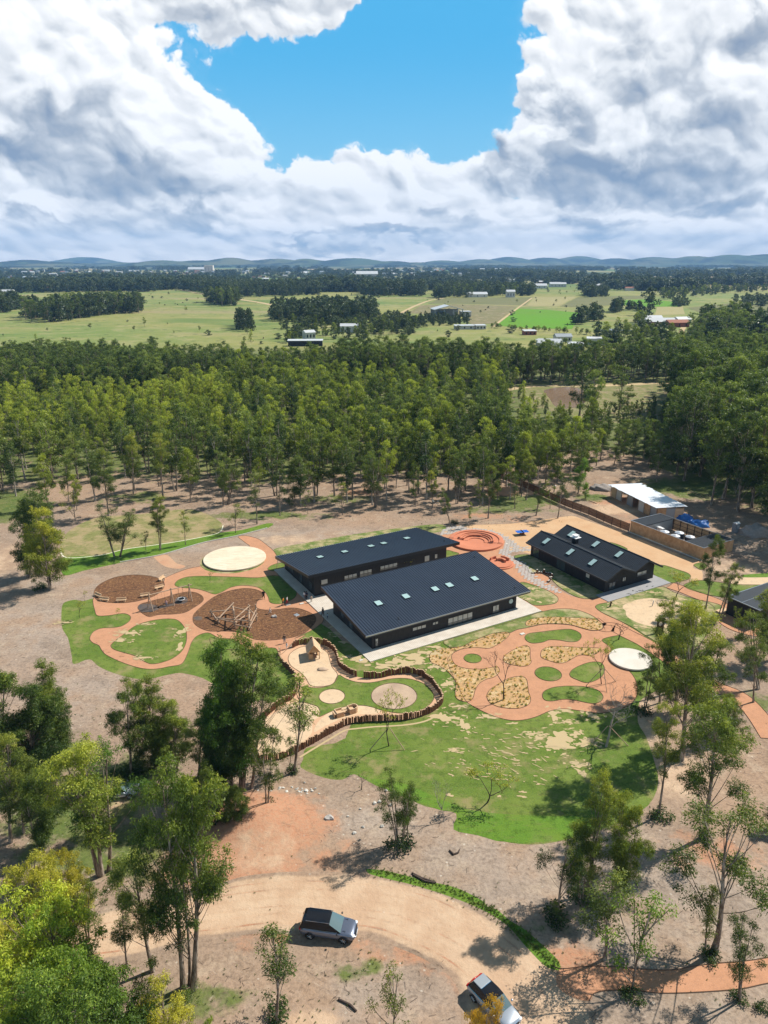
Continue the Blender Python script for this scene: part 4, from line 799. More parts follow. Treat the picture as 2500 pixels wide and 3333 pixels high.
tag(m_.build('dark_patches', MAT['dark_opening']), 'dark patches on the slate patio', kind='structure')  # small ragged near-black patches laid on the slates
# ---- black cabin at the right edge
cb = local(G('17', 1200, 655)); B4_ = thing('black_cabin', 'low black cabin with a shallow metal roof at the right edge', 'building', (O_.x, O_.y, 0), TH)
m_ = MB(); m_.b2((cb.x, cb.y - 5.6, 0), (cb.x + 11, cb.y, 3.0)); m_.build('wall', MAT['cladding'], B4_)
m_ = MB(); m_.b2((cb.x - .15, cb.y - 5.8, 3.002), (cb.x + 11.2, cb.y + .15, 3.14)); m_.build('roof', MAT['roof_dark'], B4_)
m_ = MB(); m_.b2((cb.x - .2, cb.y - 5.85, 3.141), (cb.x - .05, cb.y + .2, 3.24)); m_.b2((cb.x - .04, cb.y + .04, 3.141), (cb.x + 11.2, cb.y + .2, 3.24)); m_.b2((cb.x - .04, cb.y - 2.5, 3.141), (cb.x + 11.2, cb.y - 2.42, 3.2)); m_.build('parapet', MAT['gutter'], B4_)
window(B4_, cb.y - 4.6, cb.y - 3.5, .2, 2.3, cb.x, 'u', 1, 0, 'door')
m_ = MB(); m_.box((0, 0, .15), (2.2, 1.2, .3), TH); o = m_.build('timber_step', MAT['timber_pale']); p = G('17', 1168, 635); o.location = p; tag(o, 'pale timber step at the door of the black cabin', 'step')
# ---- timber enclosure with tanks
fl, fr, br = [local(G('13', *q)) for q in ((290, 580), (1020, 855), (1285, 765))]
eu0, eu1 = (fl.x + fr.x) / 2, br.x; ew0, ew1 = fr.y, fl.y; eh = 2.6
EN = thing('service_enclosure', 'roofless enclosure of vertical timber boards around water tanks', 'enclosure', (O_.x, O_.y, 0), TH)
def board_wall(a, b, inner_=False):
    m__ = MB(); n = int(math.hypot(b[0] - a[0], b[1] - a[1]) / .19)
    for i in range(n):
        t0, t1 = (i + .03) / n, (i + .97) / n; cx, cy = a[0] + (b[0] - a[0]) * (t0 + t1) / 2, a[1] + (b[1] - a[1]) * (t0 + t1) / 2
        dx = abs(b[0] - a[0]) * (t1 - t0) or .05; dy = abs(b[1] - a[1]) * (t1 - t0) or .05
        m__.box((cx, cy, eh / 2 + .1), (max(dx, .05), max(dy, .05), eh - .1 + random.Random(i).uniform(-.02, .02)))
    return m__
for a, b in (((eu0, ew0), (eu0, ew1)), ((eu0, ew0), (eu1, ew0)), ((eu1, ew0), (eu1, ew1)), ((eu0, ew1), (eu1, ew1))): board_wall(a, b).build('board_wall', MAT['timber'], EN)
m_ = MB()
for i in range(11):
    w_ = ew0 + .2 + (ew1 - ew0 - .4) * i / 10; m_.b2((eu1 - .14, w_ - .05, 0), (eu1 - .04, w_ + .05, eh + .05))
for z in (.7, 1.5, 2.3): m_.b2((eu1 - .08, ew0 + .2, z), (eu1 - .03, ew1 - .2, z + .08))
m_.build('steel_frame', MAT['black_steel'], EN)
m_ = MB(); t = .08
m_.b2((eu0 - t, ew0 - t, eh + .06), (eu0 + t, ew1 + t, eh + .12)); m_.b2((eu1 - t, ew0 - t, eh + .06), (eu1 + t, ew1 + t, eh + .12)); m_.b2((eu0 + t, ew0 - t, eh + .06), (eu1 - t, ew0 + t, eh + .12)); m_.b2((eu0 + t, ew1 - t, eh + .06), (eu1 - t, ew1 + t, eh + .12)); m_.build('coping', MAT['gutter'], EN)
wroom = local(on_plane('13', 480, 510, BF(0, 0, eh), Vector((0, 0, 1)))).y; wroom2 = local(on_plane('13', 890, 655, BF(0, 0, eh), Vector((0, 0, 1)))).y
m_ = MB(); m_.b2((eu0 + .1, wroom, 0.02), (eu1 - .2, wroom + .12, eh - .15)); m_.build('room_wall', MAT['corrugated_grey'], EN)
for a, b in ((wroom, ew1 - .1), (ew0 + .1, wroom2)):
    m_ = MB(); m_.b2((eu0 + .1, a, eh - .1), (eu1 - .15, b, eh + .02))
    for i in range(int((b - a) / .3)): m_.b2((eu0 + .1, a + .1 + i * .3, eh + .021), (eu1 - .15, a + .15 + i * .3, eh + .05))
    m_.build('roof', MAT['roof_dark'], EN)
m_ = MB(); m_.b2((eu0 - .35, ew0 - .1, 0), (eu0 - .06, ew1 + .3, .14)); tag(m_.build('kerb', MAT['pale_concrete']), 'pale concrete kerb along the timber enclosure', kind='structure'); bpy.data.objects[-1] if False else None
kb_ = [o for o in col.objects if o.name.startswith('kerb')][-1]; kb_.location = (O_.x, O_.y, 0); kb_.rotation_euler = (0, 0, TH)
tk = []
for x, y, lb in ((645, 572, 'grey lidded water tank by the room wall'), (790, 582, 'dark water tank in the middle with a pale lid'), (750, 612, 'pale lidded water tank close to the front boards'), (895, 622, 'dark water tank nearest the small dark roof')):
    p = on_plane('13', x, y, BF(0, 0, 2.0), Vector((0, 0, 1)))
    if not tk:
        T = thing('water_tank', lb, 'water tank', (p.x, p.y, 0), 0, 'water tanks in the timber enclosure')
        m_ = MB(); m_.lathe((0, 0, 0), [(.95, 0), (1.0, .1)] + [(1.0 + (.03 if i % 2 else 0), .2 + i * .14) for i in range(12)] + [(.98, 1.9)], 24); m_.build('barrel', MAT['tank_plastic'], T, True)
        m_ = MB(); m_.lathe((0, 0, 0), [(.98, 1.9), (.9, 2.0), (.35, 2.12), (.3, 2.2), (.05, 2.22)], 24); m_.build('lid', MAT['tank_lid'], T, True); tk.append(T)
    else:
        T = copy_tree(tk[0]); T.location = (p.x, p.y, 0); T['label'] = lb
m_ = MB(); m_.box((0, 0, 1.6), (2.4, .7, .12), TH + R(90)); m_.box((.1, .1, .8), (.9, .6, 1.6), TH); o = m_.build('water_heater', MAT['plastic_white']); o.location = on_plane('13', 590, 535, BF(0, 0, 1.5), Vector((0, 0, 1))).xy.to_3d(); tag(o, 'white equipment box against the grey room wall', 'equipment')
# ---- work shed with shiny sheet roof
sh = [G('13', x, y, z) for x, y, z in ((90, 112, 2.9), (405, 98, 3.3), (872, 328, 3.3), (562, 343, 2.9))]
SHD = thing('work_shed', 'open fronted work shed under a shiny corrugated metal roof', 'shed')
a, b, c, d = sh; n_ = 26
for i in range(n_):                       # overlapping sheets, each a little askew at the far end
    t0, t1 = i / n_, (i + 1.02) / n_; m_ = MB(); j = random.Random(i).uniform(-.25, .25) * (1.6 if i < 7 else .4)
    p0, p1, p2, p3 = a.lerp(d, t0), a.lerp(d, t1), b.lerp(c, t1), b.lerp(c, t0); ov = (b - a).normalized() * j; z = Vector((0, 0, .012 * (i % 2)))
    q = [p0 - ov * .5 + z, p1 - ov * .5 + z, p2 + ov + z, p3 + ov + z]; m_.add(q + [v_ - Vector((0, 0, .02)) for v_ in q], [(0, 1, 2, 3), (7, 6, 5, 4), (0, 4, 5, 1), (1, 5, 6, 2), (2, 6, 7, 3), (3, 7, 4, 0)])
    if i in (2, 5, 9, 14): m_.cur = 0
    m_.build('roof_sheet', MAT['galvanised'], SHD)
dl = (d - a).normalized(); dl.z = 0; ac = (b - a); ac.z = 0; ac.normalize()
bz = lambda p, ins, z: Vector((p.x, p.y, z)) + ac * ins
for i in range(9):
    p = a.lerp(d, .03 + .94 * i / 8); m_ = MB(); m_.tube([bz(p, .5, 0), bz(p, .5, 2.85)], .07, 6); m_.build('post', MAT['log'], SHD); q = b.lerp(c, .03 + .94 * i / 8); m_ = MB(); m_.tube([Vector((q.x, q.y, 0)) - ac * .5, Vector((q.x, q.y, 3.22)) - ac * .5], .07, 6); m_.build('post', MAT['log'], SHD)
for i in range(8):
    if i in (2, 4): continue
    p, q = a.lerp(d, .03 + .94 * i / 8), a.lerp(d, .03 + .94 * (i + 1) / 8); p, q = bz(p, .62, 0), bz(q, .62, 0); m_ = MB(); e = ac * .05
    m_.add([p, q, q + Vector((0, 0, 2.6)), p + Vector((0, 0, 2.6)), p + e, q + e, q + e + Vector((0, 0, 2.6)), p + e + Vector((0, 0, 2.6))], [(0, 1, 2, 3), (7, 6, 5, 4), (0, 4, 5, 1), (1, 5, 6, 2), (2, 6, 7, 3), (3, 7, 4, 0)]); m_.build('wall_panel', MAT[('timber_pale', 'plaster', 'timber', 'corrugated_grey')[i % 4]], SHD)
for k_, mt_ in ((0, 'timber'), (1, 'corrugated_grey'), (2, 'timber_pale')):
    p, q = d + ac * .6 - dl * .3, c - ac * .5 - dl * .3; t0, t1 = k_ / 3, (k_ + .98) / 3; P0, P1 = p.lerp(q, t0), p.lerp(q, t1); m_ = MB(); e = dl * .06
    P0 = Vector((P0.x, P0.y, 0)); P1 = Vector((P1.x, P1.y, 0)); H_ = Vector((0, 0, 2.75)); m_.add([P0, P1, P1 + H_, P0 + H_, P0 - e, P1 - e, P1 - e + H_, P0 - e + H_], [(0, 1, 2, 3), (7, 6, 5, 4), (0, 4, 5, 1), (1, 5, 6, 2), (2, 6, 7, 3), (3, 7, 4, 0)]); m_.build('wall_panel', MAT[mt_], SHD)
p, q = b.lerp(c, .02), b.lerp(c, .98); m_ = MB(); p = Vector((p.x, p.y, 0)) - ac * .6; q = Vector((q.x, q.y, 0)) - ac * .6; H_ = Vector((0, 0, 3.1)); e = ac * .06
m_.add([p, q, q + H_, p + H_, p + e, q + e, q + e + H_, p + e + H_], [(0, 1, 2, 3), (7, 6, 5, 4), (0, 4, 5, 1), (1, 5, 6, 2), (2, 6, 7, 3), (3, 7, 4, 0)]); m_.build('wall_panel', MAT['timber'], SHD)
# ---- black screen fence
fp = smooth(GL('3', [(-140, 80), (75, 160), (240, 232), (370, 290), (520, 345), (640, 398), (775, 452)]), 6, False)
FN = thing('screen_fence', 'long black screen fence behind the sand yard', 'fence'); L = 0; last = None; post = MB(); pan = MB(); gap = MB()
cum = [0]
for a_, b_ in zip(fp, fp[1:]): cum.append(cum[-1] + (b_ - a_).length)
def at_len(s_): return Vector((np.interp(s_, cum, [p.x for p in fp]), np.interp(s_, cum, [p.y for p in fp]), 0))
n_ = int(cum[-1] / 2.4); P = [at_len(cum[-1] * i / n_) for i in range(n_ + 1)]
for i, p in enumerate(P):
    post = MB(); post.box((p.x, p.y, 1.0), (.1, .1, 2.0)); post.build('post', MAT['black_steel'], FN)
    if i < n_:
        q = P[i + 1]; d_ = q - p; an = math.atan2(d_.y, d_.x); mid_ = (p + q) / 2; gap.box((mid_.x, mid_.y, 1.92), (d_.length - .12, .06, .06), an); gap.box((mid_.x, mid_.y, .2), (d_.length - .12, .06, .06), an); gap.box((mid_.x, mid_.y, 1.05), (d_.length - .12, .05, .05), an)
        for j in range(15):                # woven screen: overlapping upright strips
            r0 = p + d_ * ((j + .5) / 15); pan.box((r0.x, r0.y, 1.05), (d_.length / 15 * .82, .02, 1.62), an)
gap.build('rail', MAT['black_steel'], FN); pan.build('screen', MAT['timber_dark'], FN)
# ================================================================== trees
def leaf_mat(name, dark, light, tip, trans=.3):
    m_ = bpy.data.materials.new(name); m_.use_nodes = True; t = NT(m_.node_tree); b = t.n['Principled BSDF']
    tone = t.attr('tone'); oi = t.new('ShaderNodeObjectInfo')
    v = t.m('ADD', tone, t.m('MULTIPLY', t.m('SUBTRACT', oi.outputs['Random'], .5), .62))
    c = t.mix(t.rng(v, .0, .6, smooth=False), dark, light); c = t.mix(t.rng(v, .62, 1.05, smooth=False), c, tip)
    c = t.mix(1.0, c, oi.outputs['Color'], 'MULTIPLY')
    t.put(b.inputs['Base Color'], c); b.inputs['Roughness'].default_value = .5; b.inputs['Specular IOR Level'].default_value = .3
    tr = t.new('ShaderNodeBsdfTranslucent'); t.put(tr.inputs[0], t.vm('MULTIPLY', c, (1.25, 1.3, .5)))
    mx_ = t.new('ShaderNodeMixShader'); mx_.inputs[0].default_value = trans; t.l.new(b.outputs[0], mx_.inputs[1]); t.l.new(tr.outputs[0], mx_.inputs[2]); t.l.new(mx_.outputs[0], t.n['Material Output'].inputs[0])
    MAT[name] = m_; return m_
leaf_mat('eucalyptus_leaves', (.035, .068, .014), (.155, .20, .034), (.40, .40, .062), .38)
leaf_mat('forest_leaves', (.045, .078, .015), (.21, .255, .034), (.43, .47, .065), .40)
leaf_mat('cool_leaves', (.045, .08, .02), (.15, .20, .042), (.33, .38, .08), .36)
leaf_mat('far_leaves', (.045, .07, .03), (.085, .115, .045), (.14, .17, .055), .2)
leaf_mat('bush_leaves', (.022, .045, .014), (.05, .085, .02), (.10, .16, .03))
def bark_fn(t, v, c, b):
    f = t.noise(t.vm('MULTIPLY', v, (3, 3, .6)), 1.2, 5, .7); return t.mix(t.rng(f, .42, .6), (.13, .095, .07), (.36, .30, .24))
mat('bark', (.2, .15, .1), .9, fn=bark_fn, spec=.1)
mat('bark_pale', (.4, .36, .31), .9, noise=(1, 1, (.22, .18, .15)), spec=.1)
mat('bark_dark', (.075, .055, .045), .9, spec=.1)
def leaves_mesh(name, cl, seed, material, size=.34, dens=34., elong=3.2, hang=.75, flat=.85):
    """cl: list of (x, y, z, r, tone). Leaves fill each clump, thicker near its skin, hanging like gum leaves."""
    r = np.random.RandomState(seed); Vs = []; T = []; 
    for (x, y, z, rad, tone) in cl:
        n = max(12, int(dens * rad * rad * r.uniform(.75, 1.2))); d = r.normal(size=(n, 3)); d /= np.linalg.norm(d, axis=1)[:, None]
        lump = 1 + .28 * np.sin(d[:, 0] * 5 + r.rand() * 6) * np.sin(d[:, 1] * 5 + r.rand() * 6) + .2 * np.sin(d[:, 2] * 7 + r.rand() * 6)
        rr = rad * lump * r.rand(n) ** .42; p = d * rr[:, None] * np.array([1, 1, flat]) + np.array([x, y, z]); p[:, 2] -= .18 * rad * (np.hypot(d[:, 0], d[:, 1])) ** 2
        ax = d * .7 + r.normal(size=(n, 3)) * .55; ax[:, 2] -= hang; ax /= np.linalg.norm(ax, axis=1)[:, None]
        sd = np.cross(ax, r.normal(size=(n, 3))); sd /= np.linalg.norm(sd, axis=1)[:, None] + 1e-9
        L = size * r.uniform(.6, 1.35, n)[:, None]; W = L / elong * r.uniform(.8, 1.3, n)[:, None]
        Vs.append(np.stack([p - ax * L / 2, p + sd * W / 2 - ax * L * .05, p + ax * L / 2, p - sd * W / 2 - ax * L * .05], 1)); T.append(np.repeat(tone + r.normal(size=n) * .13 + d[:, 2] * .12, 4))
    V = np.concatenate(Vs).reshape(-1, 3); T = np.concatenate(T); me = bpy.data.meshes.new(name)
    np_mesh(me, V, np.arange(len(V)).reshape(-1, 4)); a = me.attributes.new('tone', 'FLOAT', 'POINT'); a.data.foreach_set('value', T.astype(np.float32)); me.materials.append(MAT[material]); return me
def branch_to(m__, a, b, r0, r1, rg_, n=5, k=4, sag=.15):
    a = Vector(a); b = Vector(b); L = (b - a).length; pts = []; mid_ = a.lerp(b, .5) + Vector((rg_.uniform(-1, 1), rg_.uniform(-1, 1), 0)) * L * .07; mid_.z -= L * sag * .6
    for i in range(k + 1):
        t = i / k; pts.append(a * (1 - t) ** 2 + mid_ * 2 * t * (1 - t) + b * t * t)
    m__.tube(pts, [r0 + (r1 - r0) * i / k for i in range(k + 1)], n, False); return pts
def gum(name, seed, H=16., cw=2.6, start=.35, stems=1, nclump=22, cr=(.9, 1.6), tone=.45, tip=.35, size=.34, dens=34, wood='bark', leaf='eucalyptus_leaves', profile=None, spread=.9, tr=.20, n=7, elong=3.2, hang=.75):
    rg_ = random.Random(seed); W_ = MB(); cl = []
    prof_ = profile or (lambda t: .35 + 1.25 * math.sin(math.pi * min(1, t * .85 + .12)) ** .8 * (1 - .35 * t))
    for s_ in range(stems):
        an = rg_.uniform(0, 6.28) + s_ * 6.28 / stems; off = spread * (0 if stems == 1 else 1); h = H * (1 if s_ == 0 else rg_.uniform(.72, .96)); base = Vector((math.cos(an) * off * .22, math.sin(an) * off * .22, -.1)); K = 9
        top = base + Vector((math.cos(an) * off * h * .085, math.sin(an) * off * h * .085, h * .93)); pts = []; w1, w2 = rg_.uniform(0, 6), rg_.uniform(0, 6)
        for i in range(K + 1):
            t = i / K; p = base.lerp(top, t); p += Vector((math.sin(t * 5 + w1), math.sin(t * 4.3 + w2), 0)) * h * .012 * (t ** .6); pts.append(p)
        r0 = tr * H / 16 / (1 if stems == 1 else 1.25); rads = [max(.03, r0 * (1 - .86 * i / K) * (1.35 if i == 0 else 1)) for i in range(K + 1)]; W_.tube(pts, rads, n, False)
        def tp(t): f = max(0, min(.999, t)) * K; i = int(f); return pts[i].lerp(pts[i + 1], f - i)
        m_n = max(3, int(nclump / stems))
        for c in range(m_n):
            q = (c + rg_.uniform(.1, .9)) / m_n; t = start + (1 - start) * q ** .85; z = t * h; wr = cw * prof_(q) * (1 if stems == 1 else .72)
            a = rg_.uniform(0, 6.28); rr = wr * rg_.random() ** .6 * .95; ctr = tp(t); p = Vector((ctr.x + rr * math.cos(a), ctr.y + rr * math.sin(a), z + rg_.uniform(-.3, .3)))
            if c == m_n - 1: p = Vector((tp(.99).x, tp(.99).y, h * .95))
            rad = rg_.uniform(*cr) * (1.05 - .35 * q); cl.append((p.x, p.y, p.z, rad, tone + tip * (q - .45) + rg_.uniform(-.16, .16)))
            s0 = max(.12, t - (.08 + rr / h * 1.3)); pp = branch_to(W_, tp(s0 * 1.0), p - Vector((0, 0, rad * .2)), max(.03, r0 * .34 * (1 - t * .6)), .018, rg_, 4)
            for _ in range(2 if rad > .7 else 0):     # satellites that break up the clump outline
                d = Vector((rg_.gauss(0, 1), rg_.gauss(0, 1), rg_.gauss(0, .8))).normalized() * rad * rg_.uniform(.8, 1.25); q2 = p + d; cl.append((q2.x, q2.y, q2.z, rad * rg_.uniform(.3, .55), tone + tip * (q - .4) + rg_.uniform(-.15, .22))); branch_to(W_, p, q2, .02, .01, rg_, 3, 2)
    return W_.mesh(name + '_trunk', MAT[wood], True), leaves_mesh(name + '_crown', cl, seed, leaf, size, dens, elong, hang), H
def bare(name, seed, H, wood, spread=.5, depth=4, leafy=0, tone=.8, tr=.1, up=.65, fork=.35, size=.2):
    rg_ = random.Random(seed); W_ = MB(); tips = []
    def grow(p, d, L, r, k):
        pts = [p]; q = p
        for i in range(3):
            d = (d + Vector((rg_.gauss(0, .13), rg_.gauss(0, .13), rg_.uniform(0, .12)))).normalized(); q = q + d * L / 3; pts.append(q)
        W_.tube(pts, [r, r * .85, r * .7, r * .55], 5 if k > 1 else 3, False)
        if k == 0: tips.append(q); return
        for j in range(rg_.choice((2, 3, 3))):
            a = rg_.uniform(0, 6.28); dd = (d * up + Vector((math.cos(a), math.sin(a), rg_.uniform(-.1, .6))) * spread).normalized(); grow(pts[rg_.choice((2, 3, 3))], dd, L * rg_.uniform(.55, .8), max(.012, r * .55), k - 1)
    grow(Vector((0, 0, -.05)), Vector((0, 0, 1)), H * fork, tr, depth)
    zt = max(v[2] for v in W_.v); s = H / zt; W_.v = [(a * s, b_ * s, c * s) for a, b_, c in W_.v]
    tm = W_.mesh(name + '_trunk', MAT[wood], True); cm = None
    if leafy: cm = leaves_mesh(name + '_crown', [(t.x * s, t.y * s, t.z * s, .32, tone + rg_.uniform(-.2, .2)) for t in tips], seed, 'eucalyptus_leaves', size, leafy, 2.6)
    return tm, cm, H
# prototypes: name -> (trunk mesh, crown mesh, height)
PR = {}
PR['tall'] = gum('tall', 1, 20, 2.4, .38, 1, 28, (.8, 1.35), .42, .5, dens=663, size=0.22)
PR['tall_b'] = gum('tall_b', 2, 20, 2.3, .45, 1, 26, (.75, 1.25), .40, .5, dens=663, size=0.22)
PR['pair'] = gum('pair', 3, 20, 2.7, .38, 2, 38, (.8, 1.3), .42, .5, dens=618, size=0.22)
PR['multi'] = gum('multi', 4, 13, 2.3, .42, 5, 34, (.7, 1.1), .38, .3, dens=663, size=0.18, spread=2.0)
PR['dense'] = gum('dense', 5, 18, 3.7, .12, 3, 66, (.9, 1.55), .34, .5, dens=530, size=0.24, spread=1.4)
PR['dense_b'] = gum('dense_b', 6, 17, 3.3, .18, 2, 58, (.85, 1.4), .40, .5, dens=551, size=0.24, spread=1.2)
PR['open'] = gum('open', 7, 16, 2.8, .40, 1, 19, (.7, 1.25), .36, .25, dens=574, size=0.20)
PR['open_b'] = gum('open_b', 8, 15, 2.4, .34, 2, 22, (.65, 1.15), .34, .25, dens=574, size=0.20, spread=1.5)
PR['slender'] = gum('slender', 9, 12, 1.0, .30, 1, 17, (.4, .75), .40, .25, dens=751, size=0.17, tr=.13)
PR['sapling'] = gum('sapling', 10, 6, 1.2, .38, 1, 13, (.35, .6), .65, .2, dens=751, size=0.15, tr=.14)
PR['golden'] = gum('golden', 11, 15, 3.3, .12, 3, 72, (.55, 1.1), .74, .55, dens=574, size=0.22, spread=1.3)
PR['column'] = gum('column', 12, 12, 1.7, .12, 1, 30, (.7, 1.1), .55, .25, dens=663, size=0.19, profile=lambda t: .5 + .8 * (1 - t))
PR['bare'] = bare('bare', 21, 6.5, 'bark_dark', .5, 5)
PR['bare_dark'] = bare('bare_dark', 22, 4.5, 'bark_dark', .8, 5, tr=.12, fork=.35)
PR['bare_pale'] = bare('bare_pale', 23, 7.5, 'bark_pale', .85, 5, tr=.12)
PR['budding'] = bare('budding', 24, 7, 'bark_dark', .55, 4, 110, 1.0, tr=.08)
PR['budding_low'] = bare('budding_low', 25, 4.5, 'bark_dark', .75, 4, 110, 1.05, tr=.06)
PR['bush'] = (MB().tube([(0, 0, -.05), (.1, 0, .5)], [.05, .02], 5).mesh('bush_stem', MAT['bark_dark']), leaves_mesh('bush_crown', [(random.Random(i).uniform(-.7, .7), random.Random(i + 50).uniform(-.7, .7), .25 + random.Random(i + 90).random() * .6, .55, .4 + random.Random(i).uniform(-.2, .3)) for i in range(9)], 31, 'bush_leaves', .22, 230, 2.4, .2), 1.3)
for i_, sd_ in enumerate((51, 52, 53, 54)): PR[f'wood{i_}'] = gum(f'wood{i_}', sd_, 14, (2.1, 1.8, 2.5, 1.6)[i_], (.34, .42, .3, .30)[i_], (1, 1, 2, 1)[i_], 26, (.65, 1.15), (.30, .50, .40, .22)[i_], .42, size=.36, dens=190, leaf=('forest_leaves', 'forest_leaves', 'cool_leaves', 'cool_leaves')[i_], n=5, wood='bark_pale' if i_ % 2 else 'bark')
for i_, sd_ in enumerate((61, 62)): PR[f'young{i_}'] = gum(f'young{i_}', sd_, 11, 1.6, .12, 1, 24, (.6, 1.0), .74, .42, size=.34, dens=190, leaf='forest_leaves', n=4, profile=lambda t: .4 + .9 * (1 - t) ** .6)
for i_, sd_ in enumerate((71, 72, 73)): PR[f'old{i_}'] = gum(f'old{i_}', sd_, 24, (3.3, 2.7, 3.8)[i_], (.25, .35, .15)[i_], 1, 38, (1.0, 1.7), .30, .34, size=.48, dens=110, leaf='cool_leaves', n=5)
for i_, sd_ in enumerate((81, 82)): PR[f'far{i_}'] = gum(f'far{i_}', sd_, 22, (5.0, 4.2)[i_], .05, 1, 16, (2.2, 3.4), .35, .35, size=1.5, dens=9, leaf='far_leaves', n=3, elong=1.8, hang=.2)
PR['poplar'] = gum('poplar', 91, 20, 3.0, .05, 1, 18, (1.8, 2.6), .2, .2, size=1.3, dens=10, leaf='far_leaves', n=3, elong=2, profile=lambda t: .4 + .7 * (1 - t))
TN = {}
def tree_obj(proto, x, y, height, rz, label=None, group=None, width=1.0, lean=(0, 0), tint=None, name='eucalyptus_tree', cat='tree', z=0):
    tm, cm, H = PR[proto]; s = height / H; r = bpy.data.objects.new(name, None); col.objects.link(r); r.empty_display_size = .5; r.location = (x, y, z); r.scale = (s * width, s * width, s)
    r.rotation_euler = (lean[1], lean[0], rz) if False else (0, 0, 0)
    r.rotation_euler = (Matrix.Rotation(lean[0], 3, 'Y') @ Matrix.Rotation(lean[1], 3, 'X') @ Matrix.Rotation(rz, 3, 'Z')).to_euler()
    tag(r, label, cat, group); t = link_mesh('trunk', tm, r)
    if cm is not None:
        c = link_mesh('crown', cm, r)
        if tint: c.color = (*tint, 1)
    return r
def tree(proto, kb, bx, by, kt, tx, ty, label, width=1.0, rz=None, tint=None, name='eucalyptus_tree', hs=1.0, group=None, cat='tree'):
    """stand a tree where the photograph shows its foot; its height follows from where the photograph shows its top"""
    b = G(kb, bx, by); d = ray(*PX(kt, tx, ty)); t = b.y / d.y; top = Vector((0, 0, CAM_H)) + d * t; h = max(.8, top.z) * hs; lx = max(-.16, min(.16, math.atan2(top.x - b.x, top.z)))
    if rz is None: rz = (bx * 7.3 + by * 3.1) % 6.28
    return tree_obj(proto, b.x, b.y, h, rz, label, group, width, (lx, 0), tint, name, cat)
GREYG = (1.05, 1.1, 1.35); YEL = (1.7, 1.45, .8); LIME = (1.1, 1.4, .9); DK = (.88, .95, .9)
# --- left middle ground
tree('dense_b', '1', 30, 520, 'A', 100, 1100, 'yellowish green bushy tree beside the left edge of the grey soil', 1.2, tint=(1.3, 1.2, .9))
tree('dense_b', 'W', 215, 900, 'W', 260, 205, 'grey green bushy tree just behind the yellowish one at left', 1.0, tint=GREYG)
tree('bush', 'W', 310, 985, 'W', 310, 940, 'low green bush at the foot of the yellowish tree', 1.6, name='bush', cat='bush')
tree('multi', 'W', 905, 742, 'W', 890, 330, 'dark tree of five fanning stems beside the oval dry field', 1.35)
tree('pair', 'W', 1235, 685, 'W', 1200, 255, 'twin stemmed tree on the verge above the grey soil', 1.0)
tree('sapling', 'W', 1128, 700, 'W', 1115, 540, 'small round tree left of the twin stemmed tree', 1.1, tint=(.7, .75, .8))
tree('slender', 'W', 1432, 648, 'W', 1410, 380, 'slim tree standing alone on the verge right of the twin stemmed tree', 1.3)
for i_, (bx, by, tx, ty, pr, w_, lb) in enumerate(((1110, 937, 1100, 690, 'slender', 1.3, 'tall slim pale stemmed tree closest to the kerb end'), (1018, 975, 1015, 845, 'sapling', 1.3, 'small tree beside a dark stump near the kerb'), (1210, 900, 1205, 690, 'open', .8, 'open tree at the forest edge above the timber disc'),
        (1275, 862, 1265, 655, 'column', .9, 'bright upright tree at the forest edge above the far black building'), (980, 850, 990, 630, 'open_b', 1.1, 'broad dark tree at the forest edge behind the slim stems'), (577, 805, 565, 540, 'tall', .9, 'light green tree with one long white trunk'),
        (705, 822, 688, 540, 'tall_b', 1.0, 'light green round topped tree with a straight bare trunk'), (470, 900, 440, 610, 'tall', 1.1, 'large grey green tree behind the five fanning stems'), (325, 922, 315, 765, 'sapling', 1.3, 'dark small tree left of the dry field'), (1523, 830, 1515, 575, 'open', 1.2, 'wide tree with a forked trunk at the forest edge'),
        (1480, 898, 1470, 755, 'sapling', 1.1, 'small sparse tree in front of the forked one'), (1330, 893, 1330, 790, 'sapling', 1.1, 'little green tree in the shade of the forest edge'), (1620, 862, 1612, 600, 'open_b', 1.1, 'dark tree over the back of the far black building'))): tree(pr, '14', bx, by, '14', tx, ty, lb, w_)
for bx, by, tx, ty, pr, w_, lb in ((165, 548, 130, 230, 'open_b', .9, 'two stemmed tree left of the slab path'), (300, 560, 310, 360, 'slender', 1.2, 'thin young tree standing on the edge of the slab path'), (448, 490, 480, 80, 'tall', 1.0, 'tall pale trunked tree above the round terracotta seats'), (655, 415, 650, 140, 'slender', 1.5, 'slim tree in the grassy patch above the blue table'),
        (812, 470, 830, 200, 'open_b', 1.0, 'forked tree with a leaning stem behind the blue table'), (985, 490, 1040, 130, 'open', 1.0, 'tree leaning over the near end of the black screen fence'), (925, 415, 920, 180, 'open', .8, 'tree with thin twin trunks beside the screen fence'), (740, 350, 780, 10, 'tall_b', 1.1, 'large dark tree over the far end of the screen fence'),
        (1200, 345, 1205, 215, 'column', 1.3, 'bright lime green shrub behind the screen fence'), (1140, 300, 1190, 20, 'column', 1.2, 'vivid light green bushy tree above the lime shrub'), (20, 410, 10, 120, 'tall', .9, 'tree right behind the far black building'), (385, 410, 370, 180, 'slender', 1.4, 'thin tree right of the two stemmed one')):
    tree(pr, 'N', bx, by, 'N', tx, ty, lb, w_, tint=(1.1, 1.5, .9) if 'lime' in lb or 'vivid' in lb else None)
